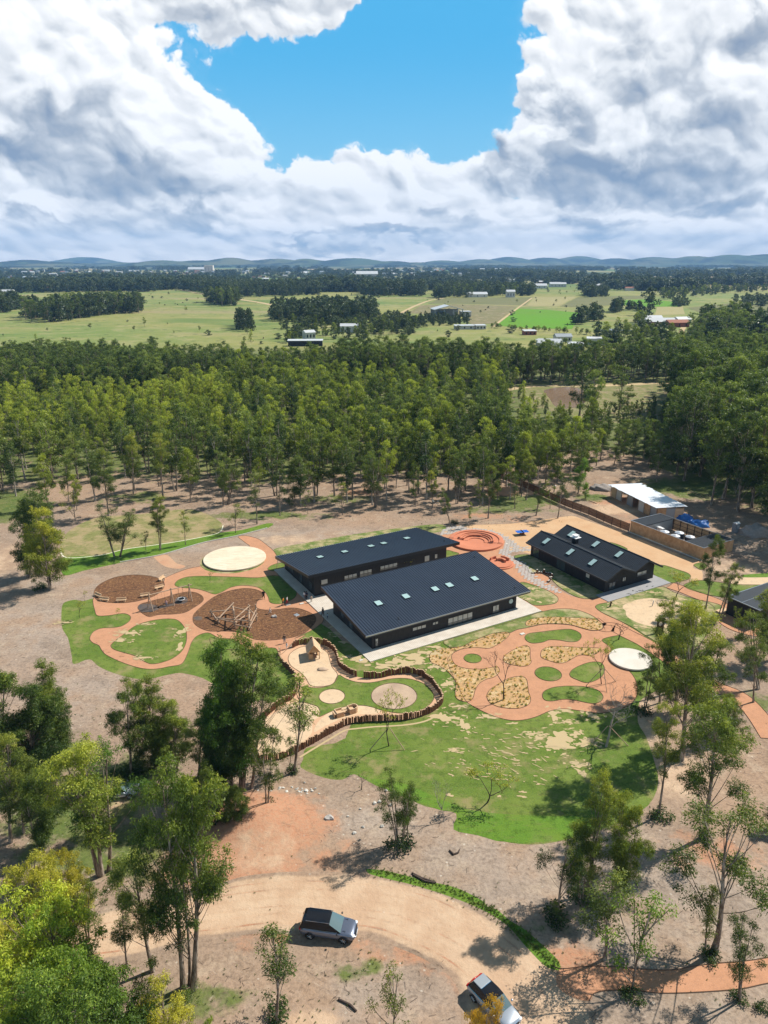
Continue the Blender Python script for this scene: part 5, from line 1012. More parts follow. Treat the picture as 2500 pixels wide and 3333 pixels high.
# --- near left cluster
for pr, kb, bx, by, kt, tx, ty, lb, w_, tn in (
    ('dense', '5', 165, 870, '5', 150, 300, 'big dark tree in the left tree belt with a black forked trunk', 1.15, DK), ('dense', '5', 300, 760, '5', 340, 250, 'dark spreading tree at the right end of the left tree belt', 1.0, DK), ('dense_b', '5', -40, 900, '5', -10, 190, 'dark tree cut by the left edge, tallest there', 1.15, DK),
    ('tall', '5', 705, 885, '5', 695, 345, 'slim dark tree at the left of the middle cluster', 1.0, DK), ('dense', '5', 850, 830, '5', 835, 365, 'rounded bushy tree in the middle cluster', 1.15, None), ('dense_b', '5', 960, 840, '5', 950, 480, 'low dark bushy tree filling the middle cluster', 1.2, DK),
    ('dense', '5', 1240, 950, '5', 1075, 95, 'huge dense tree beside the sand area, its left crown', .8, LIME), ('pair', '5', 1300, 960, '5', 1310, 135, 'huge tree beside the sand area with pale twin trunks', 1.15, (1.1, 1.15, .9)), ('dense', '5', 1180, 980, '5', 1180, 330, 'dark tree in the shadow of the two huge ones', .9, DK), ('open', '5', 1360, 940, '5', 1440, 380, 'yellow green side tree right of the two huge ones', 1.1, None),
    ('tall', '5', 1068, 895, '5', 1110, 520, 'light green tree in front of the huge pair', 1.25, GREYG), ('open_b', '5', 1442, 1040, '5', 1460, 555, 'thin open tree right of the huge pair', .9, None), ('slender', '16', 275, 1185, '16', 345, 345, 'tall thin gum with separate leaf clumps leaning over the palisade', 1.6, DK), ('slender', '16', 240, 1170, '16', 240, 880, 'short thin stem beside the leaning gum', 1.2, DK),
    ('pair', '5', 545, 1400, '5', 430, 610, 'tall yellow topped tree with a leaning pale trunk', 1.3, (1.05, 1.1, .9)), ('open', '5', 588, 1385, '5', 590, 715, 'tree with a thin straight pale trunk right of the leaning one', 1.1, LIME), ('dense_b', '5', 225, 1290, '5', 180, 850, 'dark tree with two thick black trunks', 1.1, DK), ('tall', '5', 60, 1230, '5', 30, 640, 'tree at the left edge below the tallest one', 1.1, None), ('open', '5', 130, 1180, '5', 100, 800, 'thin tree between the left edge and the black trunks', 1.1, DK), ('open_b', '5', 280, 1100, '5', 270, 800, 'small tree right of the black trunks', 1.0, None),
    ('tall', '18', 1320, 1365, '5', 880, 795, 'tallest foreground gum, left of a pair, with yellow top', .8, (1.05, 1.1, .9)), ('tall_b', '18', 1395, 1370, '5', 1060, 865, 'tallest foreground gum, right of a pair, with a low side branch', .95, (1.1, 1.1, .9)), ('open', '18', 1365, 1340, '5', 990, 1200, 'thin stem between the two tallest gums', .8, None),
    ('tall', '18', 1100, 1240, '18', 925, 395, 'grey green gum leaning left over the dirt road', 1.15, GREYG), ('open', '18', 915, 1210, '18', 870, 720, 'thin dark gum left of the leaning grey green one', 1.1, DK), ('open_b', '18', 640, 1000, '18', 640, 500, 'dark thin tree behind the golden crowns', 1.2, DK),
    ('golden', '18', 190, 1000, '18', 170, 295, 'bright yellow green crown at far left of the foreground', 1.0, (1.25, 1.15, .85)), ('golden', '18', 420, 1080, '18', 380, 370, 'bright yellow crown second from the left of the foreground', 1.0, (1.25, 1.15, .85)), ('golden', '18', 560, 900, '18', 530, 285, 'orange tipped crown behind the bright yellow ones', .8, (1.25, 1.05, .8)),
    ('golden', '18', 420, 1750, '18', 350, 605, 'large lime and gold tree in the lower left', 1.05, (1.3, 1.4, .9)), ('golden', '18', 560, 1700, '18', 500, 675, 'lime tree right of the large lime and gold one', .9, (1.1, 1.35, .9)), ('golden', '18', 40, 1600, '18', 60, 670, 'orange tipped tree cut by the left edge', 1.1, (1.15, 1.05, .9)),
    ('golden', '18', 700, 1950, '18', 660, 900, 'deep green tree with light tips near the lower left', 1.0, (.75, 1.0, .8)), ('dense', '18', 330, 2100, '18', 300, 1000, 'dark lower tree under the lime crowns', 1.2, (.9, 1.1, .9)), ('golden', '18', 100, 2200, '18', 60, 1100, 'green tree in the lower left corner', 1.1, (.9, 1.1, .8)), ('golden', '18', 1200, 2050, '18', 1160, 1435, 'bright lime crown cut by the bottom edge', 1.2, (1.25, 1.15, .85)),
    ('open_b', '18', 950, 1800, '18', 960, 1170, 'green tree left of the tallest gums at the bottom', 1.1, None), ('dense_b', '18', 640, 2200, '18', 620, 1180, 'dark green crown low in the corner trees', 1.1, (.8, 1.0, .9)), ('sapling', '18', 1320, 1560, '18', 1390, 1340, 'leafy regrowth at the foot of the tallest gums', 1.5, DK), ('golden', '18', 1480, 1850, '18', 1450, 1590, 'small lime crown just inside the bottom edge', .9, LIME),
    ('dense', '5', 1090, 1150, '5', 1110, 830, 'dark undergrowth tree right of the tallest gums', 1.3, DK), ('dense_b', '5', 1240, 1150, '5', 1260, 920, 'dark bushy tree at the edge of the red spoil heap', 1.3, DK), ('slender', '6', 385, 930, '6', 378, 522, 'slim gum with a bare dark stem left of the grey car', 1.6, None), ('sapling', '6', 865, 1010, '6', 885, 728, 'little olive gum below the grey car', 1.1, (.8, .8, .8)), ('golden', '6', 1190, 1230, '6', 1235, 768, 'orange and gold crown hanging over the silver car', .6, (1.5, .85, .45))):
    tree(pr, kb, bx, by, kt, tx, ty, lb, w_, tint=tn)
# --- middle and right foreground
for pr, kb, bx, by, kt, tx, ty, lb, w_, tn in (
    ('multi', 'S', 470, 900, 'S', 470, 85, 'gum with three thin trunks between the lawn and the dirt road', .95, DK), ('open_b', 'S', 560, 880, 'S', 680, 240, 'second stem group leaning right beside the three thin trunks', .8, DK),
    ('pair', '7', 320, 1590, '7', 365, 945, 'bushy twin gum at the low right corner of the lawn', .85, (1.1, 1.1, .95)), ('dense_b', '7', 500, 1565, '7', 545, 1035, 'bushy dark gum right of the twin gum at the lawn corner', .72, (.9, .95, .9)), ('open', '7', 180, 1660, '7', 225, 1245, 'small dark tree left of the twin gum', 1.1, DK), ('multi', '7', 290, 1590, '7', 260, 1260, 'low leafy growth under the twin gum', 1.1, DK), ('slender', '7', 415, 1885, '7', 460, 1435, 'slim tree with a full round top and bare stem', 2.0, None),
    ('sapling', '7', 550, 2055, '7', 645, 1585, 'light lime sapling beside the lower terracotta path', 1.2, LIME), ('slender', '7', 920, 1855, '7', 950, 1510, 'slim stem just left of the big leaning gum', 1.4, None), ('open', '7', 965, 1850, '7', 1065, 1150, 'big leaning gum with a thick curved pale trunk', 1.5, None), ('open_b', '7', 1100, 2090, '7', 1215, 1650, 'thin forked tree at the right edge below the leaning gum', 1.0, DK),
    ('tall', '7', 915, 1275, '7', 985, 580, 'large dark gum on the pale soil at right', 1.3, DK), ('tall_b', '7', 685, 1170, '7', 745, 590, 'narrow gum right of the lawn rising from a dark bush', .8, None), ('tall', '7', 798, 885, '7', 880, 95, 'highest gum of the right group with a thick pale trunk', 1.1, (.95, .95, .9)), ('pair', '7', 860, 800, '7', 960, 240, 'wide crowned gum right of the highest one', 1.05, (.9, .95, .9)), ('dense_b', '7', 770, 640, '7', 740, 180, 'dark gum in front of the rusty steel panel', 1.0, DK),
    ('open_b', '7', 605, 645, '7', 610, 385, 'small gum right of the white round platform', 1.2, DK), ('open', '7', 690, 600, '7', 690, 300, 'small dark gum close behind the platform', 1.2, DK), ('tall', '17', 985, 600, '13', 1165, 610, 'tall narrow gum at the corner of the timber enclosure', .75, None), ('open_b', '17', 1140, 700, '17', 1215, 75, 'thin gum beside the black cabin door', .8, None), ('open', '17', 1120, 690, '17', 1420, 75, 'gum leaning right above the black cabin', .8, None),
    ('multi', '17', 1370, 915, '17', 1385, 570, 'low tree of three pale stems in front of the black cabin', .9, None), ('open', '17', 1500, 1610, '17', 1540, 880, 'thin gum at the right beside the path edge', 1.0, DK), ('dense_b', '17', 1700, 1150, '17', 1680, 340, 'leafy gum cut by the right edge over the cabin', 1.1, None), ('open_b', '17', 1580, 1480, '17', 1640, 620, 'gum at the right edge below the cabin', 1.2, None),
    ('dense', '7', 1290, 1250, '7', 1280, 1090, 'dark shrub cut by the right edge', 1.3, DK), ('tall_b', '17', 640, 1500, '17', 560, 460, 'gum in the group with its crown over the sand court', 1.0, None), ('dense', '7', 1010, 760, '7', 1000, 520, 'leafy lower gum right of the thick pale trunk', 1.2, None),
    ('slender', '7', 160, 1690, '7', 165, 1600, 'short stub of dark growth', 2.4, DK)):
    tree(pr, kb, bx, by, kt, tx, ty, lb, w_, tint=tn)
for k, x, y, w_, lb in (('S', 480, 920, 2.4, 'dark bush at the foot of the three thin trunks'), ('7', 170, 1690, 2.2, 'dark bush by the grass verge'), ('7', 300, 1590, 2.2, 'dark bush under the twin gum'), ('7', 690, 1180, 2.0, 'dark bush at the foot of the narrow gum'), ('7', 605, 650, 2.0, 'dark bush near the white platform'), ('7', 940, 1875, 1.5, 'green bush at the foot of the leaning gum'), ('7', 915, 1285, 1.3, 'low green tuft at the foot of the large dark gum'),
        ('7', 545, 2080, 1.6, 'bush on the lower edge of the terracotta path'), ('7', 1085, 2085, 1.2, 'small bush below the forked tree'), ('7', 1205, 2140, 1.1, 'bush in the lower right corner'), ('6', 390, 905, 1.8, 'bush at the foot of the slim bare gum'), ('5', 1455, 1035, 1.6, 'bush between the road bank and the sand area'), ('16', 265, 1180, 1.3, 'bush at the foot of the leaning gum'), ('16', 210, 520, 2.0, 'dark bush against the curved palisade'), ('17', 1375, 930, 1.6, 'dark bush in front of the black cabin'),
        ('N', 190, 530, 1.5, 'bush beside the slab path'), ('5', 700, 870, 3, 'bush among the middle cluster'), ('5', 1200, 1100, 3.2, 'dark bush beside the red earth'), ('N', 170, 690, 0, '')):
    if w_: b = G(k, x, y); tree_obj('bush', b.x, b.y, .75 * w_, x, lb, None, 1.0, name='bush', cat='bush')
# --- planted garden trees
for pr, kb, bx, by, kt, tx, ty, lb, w_ in (('bare', '4', 625, 695, '4', 610, 395, 'leafless tree in the round straw bed', 1), ('bare_dark', '4', 1315, 335, '4', 1330, 215, 'leafless dark spreading tree at the path junction', 1.1), ('budding', '4', 1213, 603, '4', 1240, 325, 'staked young tree with sparse yellow buds', .8), ('bare_pale', '4', 1240, 978, '4', 1268, 640, 'staked leafless tree with white branches', 1.0),
        ('budding', '16', 1062, 965, '16', 1070, 490, 'staked budding tree below the palisade', .75), ('budding_low', '4', 528, 1312, '4', 580, 1100, 'low leaning tree with yellow leaves on the lawn', 1.1), ('bare_pale', '4', 268, 1428, '4', 262, 1180, 'thin pale sapling at the edge of the lawn', .5), ('budding_low', '3', 1073, 868, '3', 1100, 722, 'small yellow leaved tree at the patio end', 1.2),
        ('budding', '1', 215, 705, '1', 215, 590, 'bare young tree on the left lawn', .8), ('budding', '1', 450, 715, '1', 450, 640, 'tiny young tree on the left lawn tongue', .7), ('budding', '1', 1043, 475, '1', 1046, 405, 'young tree on the lawn behind the swings', .8), ('budding_low', '1', 1372, 958, '1', 1372, 868, 'bare shrub by the palisade entrance', .8), ('budding', '1', 245, 600, '1', 243, 530, 'young tree beside the log seats', .7), ('bare_dark', 'S', 55, 300, 'S', 48, 90, 'small bare tree on the bank below the palisade', .8),
        ('budding_low', '2', 580, 425, '2', 575, 335, 'green tree in the courtyard nearer the terrace', 1.3), ('budding_low', '2', 815, 375, '2', 815, 290, 'green tree in the courtyard deeper in', 1.3)):
    r_ = tree(pr, kb, bx, by, kt, tx, ty, lb, w_, name='young_tree')
for x, y, h, tn in ((580, 425, 4.2, None), (815, 372, 4.0, None)):
    pass
# stakes: two long timber props against a staked tree
def props(k, x, y, pts, lb):
    b = G(k, x, y)
    for i, (x2, y2, h) in enumerate(pts):
        q = G(k, x2, y2); m_ = MB(); m_.tube([q, Vector((b.x, b.y, h)) + (q - b).normalized() * .1], .05, 6); o = m_.build('timber_prop', MAT['log']); tag(o, lb[i], 'prop')
props('4', 1240, 978, ((1372, 972, 3.0), (1130, 985, 3.0)), ('timber prop on the right of the white branched tree', 'timber prop on the left of the white branched tree'))
props('4', 1213, 603, ((1300, 588, 2.6), (1120, 612, 2.6), (1245, 652, 2.6)), ('right timber prop of the staked young tree', 'left timber prop of the staked young tree', 'front timber prop of the staked young tree'))
props('16', 1062, 965, ((1192, 1000, 2.6), (905, 995, 2.6)), ('right timber prop below the palisade tree', 'left timber prop below the palisade tree'))
# --- the forest: the nearest 300 are trees of their own, the rest one wood
rs = np.random.RandomState(3)
fpoly = [Vector((p.x, p.y, 0)) for p in ffront] + [G('A', *q) for q in ((2600, 800), (2100, 800), (1750, 790), (1659, 782), (1500, 790), (1330, 800), (1200, 812), (1000, 812), (800, 808), (640, 806), (560, 800), (420, 798), (330, 792), (200, 794), (80, 792), (0, 806), (-400, 815), (-900, 820))]
noz = [GL('9', [(560, 640), (620, 602), (900, 594), (1180, 588), (1290, 588), (1250, 670), (1180, 700), (1040, 720), (900, 735), (760, 720), (680, 680)]),
       GL('13', [(60, 60), (420, 60), (900, 300), (1100, 330), (1659, 600), (1659, 900), (1200, 900), (0, 450), (-200, 350)]), GL('N', [(-100, 700), (-100, 600), (350, 470), (800, 500), (1300, 500), (1659, 700)]),
       GL('1', [(60, 440), (70, 200), (300, 0), (900, -30), (1160, 60), (1500, 60), (1659, 110), (1659, 500)])]
gx, gy = rs.uniform(-420, 420, 60000), rs.uniform(120, 640, 60000); _o = np.abs(gx) < gy * .72 + 40; gx, gy = gx[_o], gy[_o]; _c = {}; _k = []
for i in range(len(gx)):                 # trees stand at uneven distances, never closer than the spacing of their patch
    md = 3.6 + 1.5 * (math.sin(gx[i] * .03 + 1) * math.sin(gy[i] * .027) + .4); a_, b_ = int(gx[i] // 6), int(gy[i] // 6)
    if all((gx[j] - gx[i])**2 + (gy[j] - gy[i])**2 > md * md for p_ in (-1, 0, 1) for q_ in (-1, 0, 1) for j in _c.get((a_ + p_, b_ + q_), ())): _c.setdefault((a_, b_), []).append(i); _k.append(i)
gx, gy = gx[_k], gy[_k]
ok = inside(fpoly, gx, gy)
for z_ in noz: ok &= ~inside(z_, gx, gy)
gx, gy = gx[ok], gy[ok]
fl2 = np.interp(gx, np.array(fx)[order], np.array(fy)[order]); dd = gy - fl2
keep = (dd > 26) | (rs.rand(len(gx)) < .55) ; gx, gy, dd = gx[keep], gy[keep], dd[keep]
dep = gy * CP + CAM_H * SP; ppx = 1250 + F_PX * gx / dep; ppy = 1666.5 + F_PX * (CAM_H * CP - gy * SP) / dep      # where its foot is seen
n1 = np.sin(gx * .021 + 1.3) * np.sin(gy * .017 + .4) + .6 * np.sin(gx * .05 + gy * .043); u_ = rs.rand(len(gx))
kind = np.where(u_ < .30, 0, np.where(u_ < .55, 1, np.where(u_ < .8, 2, 3)))                                 # wood0..3
young = (ppy < 1500) & (ppy > 1235) & (ppx < 1900) & (n1 > -.05 + rs.normal(size=len(gx)) * .6) & (dd > 35)
kind = np.where(young, 4 + (u_ > .5), kind)
right = (ppx > 1830 + (ppy - 1200) * .15) & (rs.rand(len(gx)) < .85); back = (ppy < 1262); lft = (ppx < 560) & (ppy < 1330) & (rs.rand(len(gx)) < .6)
kind = np.where(right | back | lft, 6 + (u_ * 2.99).astype(int), kind)
hh = np.where(kind < 4, rs.triangular(9, 14, 20, len(gx)), np.where(kind < 6, rs.uniform(8, 15, len(gx)), rs.uniform(15, 21, len(gx))))
hh = np.where(right & (ppy > 1330), rs.uniform(19, 27, len(gx)), hh); hh = np.where(back & (ppx < 1100), rs.uniform(12, 17, len(gx)), hh)
hcap = np.maximum(5.5, (ppy - 1362) / F_PX * dep); hh = np.where((ppx > 1650) & (ppx < 2180) & (ppy > 1270) & (ppy < 1640) & (rs.rand(len(gx)) < .96), np.minimum(hh, hcap), hh)
hh = np.where((dd < 26), hh * rs.uniform(.75, 1.12, len(gx)), hh)
KN = ['wood0', 'wood1', 'wood2', 'wood3', 'young0', 'young1', 'old0', 'old1', 'old2']
inview = (ppx > -60) & (ppx < 2560); near_ = np.argsort(np.where(inview, np.hypot(gx, gy), 1e9))[:185]; sel = np.zeros(len(gx), bool); sel[near_] = True
rot = rs.uniform(0, 6.28, len(gx)); wid = np.where(kind < 6, rs.uniform(.8, 1.2, len(gx)), rs.uniform(.9, 1.35, len(gx)))
print('forest trees', len(gx), 'single', sel.sum())
for i in np.where(sel)[0]:
    x_ = ppx[i]; zone = 'left' if x_ < 800 else ('middle' if x_ < 1700 else 'right')
    lb = {'left': 'eucalyptus at the shady forest edge behind the oval dry field', 'middle': 'eucalyptus at the forest edge behind the black buildings', 'right': 'tall dark eucalyptus in the wood beyond the work shed'}[zone]
    tree_obj(KN[kind[i]], gx[i], gy[i], hh[i], rot[i], lb, {'left': 'forest edge trees behind the oval field', 'middle': 'forest edge trees behind the black buildings', 'right': 'tall wood beyond the work shed'}[zone], wid[i], (rs.normal() * .03, rs.normal() * .03))
def wood_stuff(name, label, X_, Y_, Hh, Rz, Wd, names):
    """one object for trees past counting: points that carry whole trees (crown and trunk meshes of the same kinds)"""
    host = bpy.data.meshes.new(name); host.vertices.add(len(X_)); host.vertices.foreach_set('co', np.stack([X_, Y_, np.zeros_like(X_)], -1).astype(np.float32).ravel())
    K = np.array([names.index(n) for n in np.array(KN + ['far0', 'far1', 'poplar'])[Rz[1]]]) if False else Rz[1]
    for nm, ty, v in (('idx', 'INT', K.astype(np.int32)), ('h', 'FLOAT', (Hh).astype(np.float32)), ('rot', 'FLOAT', Rz[0].astype(np.float32)), ('wd', 'FLOAT', Wd.astype(np.float32))):
        a = host.attributes.new(nm, ty, 'POINT'); a.data.foreach_set('value', v)
    o = link_mesh(name, host); tag(o, label, kind='stuff')
    g = bpy.data.node_groups.new(name, 'GeometryNodeTree'); g.interface.new_socket('Geometry', in_out='INPUT', socket_type='NodeSocketGeometry'); g.interface.new_socket('Geometry', in_out='OUTPUT', socket_type='NodeSocketGeometry')
    gi = g.nodes.new('NodeGroupInput'); go = g.nodes.new('NodeGroupOutput'); jn = g.nodes.new('GeometryNodeJoinGeometry')
    def na(nm, ty):
        n = g.nodes.new('GeometryNodeInputNamedAttribute'); n.data_type = ty; n.inputs['Name'].default_value = nm; return n.outputs['Attribute']
    for ki, nm in enumerate(names):
        src = proto_objs[nm]; 
        for part_ in (0, 1):
            oi = g.nodes.new('GeometryNodeObjectInfo'); oi.inputs['Object'].default_value = src[part_]; oi.inputs['As Instance'].default_value = True; oi.transform_space = 'ORIGINAL'
            ip = g.nodes.new('GeometryNodeInstanceOnPoints'); g.links.new(gi.outputs[0], ip.inputs['Points'])
            cm_ = g.nodes.new('FunctionNodeCompare'); cm_.data_type = 'INT'; cm_.operation = 'EQUAL'; g.links.new(na('idx', 'INT'), cm_.inputs[2]); cm_.inputs[3].default_value = ki; g.links.new(cm_.outputs[0], ip.inputs['Selection'])
            g.links.new(oi.outputs['Geometry'], ip.inputs['Instance'])
            cx = g.nodes.new('ShaderNodeCombineXYZ'); g.links.new(na('rot', 'FLOAT'), cx.inputs[2]); g.links.new(cx.outputs[0], ip.inputs['Rotation'])
            dv = g.nodes.new('ShaderNodeMath'); dv.operation = 'DIVIDE'; g.links.new(na('h', 'FLOAT'), dv.inputs[0]); dv.inputs[1].default_value = PR[nm][2]
            mu = g.nodes.new('ShaderNodeMath'); mu.operation = 'MULTIPLY'; g.links.new(dv.outputs[0], mu.inputs[0]); g.links.new(na('wd', 'FLOAT'), mu.inputs[1])
            c2 = g.nodes.new('ShaderNodeCombineXYZ'); g.links.new(mu.outputs[0], c2.inputs[0]); g.links.new(mu.outputs[0], c2.inputs[1]); g.links.new(dv.outputs[0], c2.inputs[2]); g.links.new(c2.outputs[0], ip.inputs['Scale'])
            g.links.new(ip.outputs[0], jn.inputs[0])
    g.links.new(jn.outputs[0], go.inputs[0]); md = o.modifiers.new('trees', 'NODES'); md.node_group = g; return o
def find_proto(nm):
    tm, cm, H = PR[nm]
    for o in col.objects:
        if o.type == 'MESH' and o.data == cm: return ([c for c in o.parent.children if c.data == tm][0], o)
    return None
# one standing example of each kind whose meshes the far woods repeat
proto_objs = {}
fg = {}
for nm, k, x, y, h, lb in (('far0', '9', 1143, 300, 30, 'broad tall tree towering over the brick farmhouse'), ('far1', '9', 905, 326, 17, 'dark tree pair right of the bright green field'), ('poplar', '8', 1030, 362, 16, 'dark conifer at the left of a small clump in the pasture'), ('old0', '8', 960, 262, 24, 'large round tree standing apart in front of the plantation'), ('old1', '9', 1555, 372, 24, 'big dark tree on the right beyond the wood'), ('old2', '9', 1480, 372, 26, 'tall open crowned tree at the right of the farm track'), ('wood0', '8', 625, 350, 9, 'small grey tree alone in the pasture'), ('wood1', '9', 1003, 383, 14, 'tree at the hedge by the roadside pond'), ('wood2', '9', 1110, 350, 15, 'round tree left of the brick farmhouse'), ('wood3', '9', 1040, 383, 12, 'small tree right of the roadside pond'), ('young0', '8', 1085, 420, 10, 'light tree near the black hut'), ('young1', '8', 160, 428, 8, 'small pale tree at the left pasture edge')):
    p = G(k, x, y); tree_obj(nm, p.x, p.y, h, x, lb, None, 1.1 if nm[:3] != 'pop' else .9, name='tree'); proto_objs[nm] = find_proto(nm)
r_ = ~sel
wood_stuff('forest', 'dense eucalyptus forest behind the school', gx[r_], gy[r_], hh[r_], (rot[r_], kind[r_]), wid[r_], KN)
# undergrowth between the nearer forest trunks
# --- belts and groves across the pasture: trees one can tell apart stay single while they are few, the plantations are woods
def scatter(poly, step, jit=.45):
    xs_ = [p.x for p in poly]; ys_ = [p.y for p in poly]; a, b = np.meshgrid(np.arange(min(xs_), max(xs_), step), np.arange(min(ys_), max(ys_), step)); a = (a + rs.uniform(-step, step, a.shape) * jit).ravel(); b = (b + rs.uniform(-step, step, b.shape) * jit).ravel(); k_ = inside(poly, a, b); return a[k_], b[k_]
GX_, GY_, GH, GK, GW = [], [], [], [], []
def grove(poly, step, h0, h1, kinds, w=(1.0, 1.4)):
    a, b = scatter(poly, step); n = len(a); GX_.append(a); GY_.append(b); GH.append(rs.uniform(h0, h1, n)); GK.append(rs.choice(kinds, n)); GW.append(rs.uniform(*w, n))
NM2 = ['far0', 'far1', 'poplar', 'old0', 'old2', 'wood0']
for k, pts, st, h0, h1, ks in (
    ('8', [(-80, 209), (0, 207), (400, 199), (748, 191), (752, 178), (400, 180), (-80, 184)], 17, 18, 25, (0, 1)), ('8', [(785, 192), (900, 206), (1000, 224), (1200, 219), (1385, 213), (1380, 190), (1000, 178), (790, 172)], 17, 17, 23, (0, 1)), ('8', [(108, 328), (190, 336), (460, 302), (620, 290), (615, 266), (450, 272), (200, 292), (110, 305)], 11, 17, 24, (3, 4, 0)),
    ('8', [(900, 255), (1020, 262), (1028, 244), (905, 238)], 12, 20, 25, (0, 3)), ('8', [(-60, 296), (0, 292), (78, 278), (100, 266), (60, 258), (-60, 262)], 12, 16, 22, (0, 1)), ('8', [(1014, 358), (1098, 370), (1104, 352), (1030, 342)], 8, 13, 18, (2,)), ('8', [(1160, 335), (1230, 325), (1400, 350), (1625, 318), (1625, 285), (1400, 280), (1180, 298)], 12, 13, 20, (0, 1, 2)),
    ('8', [(1215, 365), (1345, 363), (1659, 385), (1800, 395), (1800, 340), (1659, 335), (1400, 352), (1230, 348)], 10, 6, 13, (5, 0)), ('8', [(1228, 432), (1270, 432), (1270, 405), (1400, 402), (1659, 412), (1659, 392), (1400, 380), (1260, 385)], 9, 6, 11, (5, 0)), ('9', [(-100, 218), (165, 218), (168, 196), (-100, 190)], 18, 20, 26, (0, 1)), ('9', [(220, 228), (430, 222), (640, 215), (645, 196), (400, 192), (220, 204)], 17, 14, 21, (0, 1, 3)),
    ('9', [(0, 372), (230, 348), (362, 342), (360, 318), (200, 322), (100, 308), (0, 316)], 9, 6, 9, (2, 1)), ('9', [(885, 400), (1000, 390), (1160, 388), (1240, 400), (1240, 440), (1120, 440), (960, 430)], 11, 8, 15, (5, 0)), ('9', [(1370, 345), (1700, 352), (1900, 420), (1700, 470), (1420, 440), (1250, 470), (1340, 400)], 13, 15, 24, (3, 4, 1)), ('9', [(860, 222), (965, 222), (960, 208), (870, 208)], 14, 14, 19, (0,)),
    ('9', [(985, 290), (1035, 292), (1030, 280), (990, 280)], 9, 14, 17, (1,)), ('9', [(808, 340), (845, 340), (900, 326), (935, 324), (930, 312), (850, 322)], 9, 8, 18, (1,)), ('9', [(1075, 345), (1135, 345), (1130, 325), (1080, 325)], 8, 9, 13, (0, 5)), ('9', [(1050, 280), (1110, 285), (1105, 275), (1055, 270)], 9, 8, 12, (1,)), ('9', [(1200, 240), (1500, 205), (1659, 200), (1659, 190), (1400, 186), (1190, 205)], 20, 9, 16, (0, 5)), ('9', [(1510, 245), (1659, 240), (1659, 228), (1510, 236)], 14, 7, 12, (0,)), ('9', [(1550, 265), (1659, 262), (1659, 250), (1560, 250)], 14, 10, 16, (0,)),
    ('9', [(1240, 262), (1300, 268), (1310, 255), (1250, 250)], 10, 8, 12, (0,)), ('8', [(1570, 140), (1659, 136), (1659, 210), (1590, 200)], 19, 14, 22, (0, 1)), ('A', (((620, 745)), (640, 742), (640, 730), (622, 730)), 7, 5, 9, (5,))):
    grove(GL(k, pts), st, h0, h1, ks)
# hedge of pale tall grass and scrub along the country road
hx = smooth(GL('9', [(440, 352), (560, 362), (700, 372), (850, 382), (990, 388), (1180, 392), (1400, 392)]), 6, False)
for a_, b_ in zip(hx, hx[1:]):
    n = int((b_ - a_).length / 3.2) + 1; t = rs.rand(n); GX_.append(a_.x + (b_.x - a_.x) * t + rs.normal(size=n) * 2.5); GY_.append(a_.y + (b_.y - a_.y) * t + rs.normal(size=n) * 2.5); GH.append(rs.uniform(3, 6, n)); GK.append(np.full(n, 5)); GW.append(rs.uniform(1.6, 2.4, n))
# scattered bushes in the pasture
for lo, hi, n, sp in ((450, 700, 50, .62), (700, 1250, 80, .62), (1250, 2100, 260, .6)):
    yy = rs.uniform(lo, hi, n); xx = rs.uniform(-sp, sp, n) * yy; GX_.append(xx); GY_.append(yy); GH.append(rs.uniform(1.5, 5.5, n)); GK.append(rs.choice((5, 0), n)); GW.append(rs.uniform(1.4, 2.2, n))
wood_stuff('tree_belts', 'plantations, groves and scrub spread over the pasture', np.concatenate(GX_), np.concatenate(GY_), np.concatenate(GH), (rs.uniform(0, 6.28, sum(len(a) for a in GX_)), np.concatenate(GK)), np.concatenate(GW), NM2)
# --- the far country: belts of dark wood from 1.5 km to the hills
FX, FY, FH, FW = [], [], [], []
for lo, hi, nb in ((1450, 2300, 58), (2300, 3600, 78), (3600, 5600, 78), (5600, 8500, 52)):
    for _ in range(nb):
        y0 = rs.uniform(lo, hi); x0 = rs.uniform(-.8, .8) * y0; wd = y0 * rs.uniform(.02, .13); dp = rs.uniform(20, 130) * (y0 / 2500)
        if x0 < y0 * .12 and y0 > 2200 and rs.rand() < .6: continue
        n = int(wd * dp / (22 * (y0 / 2200)) ** 2) + 3; n = min(n, 160); an = rs.normal() * .12; a = rs.uniform(-.5, .5, n) * wd; b = rs.uniform(-.5, .5, n) * dp
        FX.append(x0 + a * math.cos(an) - b * math.sin(an)); FY.append(y0 + a * math.sin(an) + b * math.cos(an)); FH.append(rs.uniform(15, 27) * rs.uniform(.8, 1.15, n)); FW.append(np.full(n, rs.uniform(1.4, 2.1) * max(1, y0 / 3200)))
for lo, hi, n in ((2200, 3600, 1100), (3600, 5200, 900)):        # garden trees of the town
    yy = rs.uniform(lo, hi, n); xx = rs.uniform(-.6, .22, n) * yy; FX.append(xx); FY.append(yy); FH.append(rs.uniform(7, 15, n)); FW.append(rs.uniform(1.5, 2.6, n))
n_ = sum(len(a) for a in FX); print('far trees', n_)
wood_stuff('far_woods', 'dark belts of far wood fading to blue', np.concatenate(FX), np.concatenate(FY), np.concatenate(FH), (rs.uniform(0, 6.28, n_), rs.choice((0, 1), n_)), np.concatenate(FW), ['far0', 'far1'])
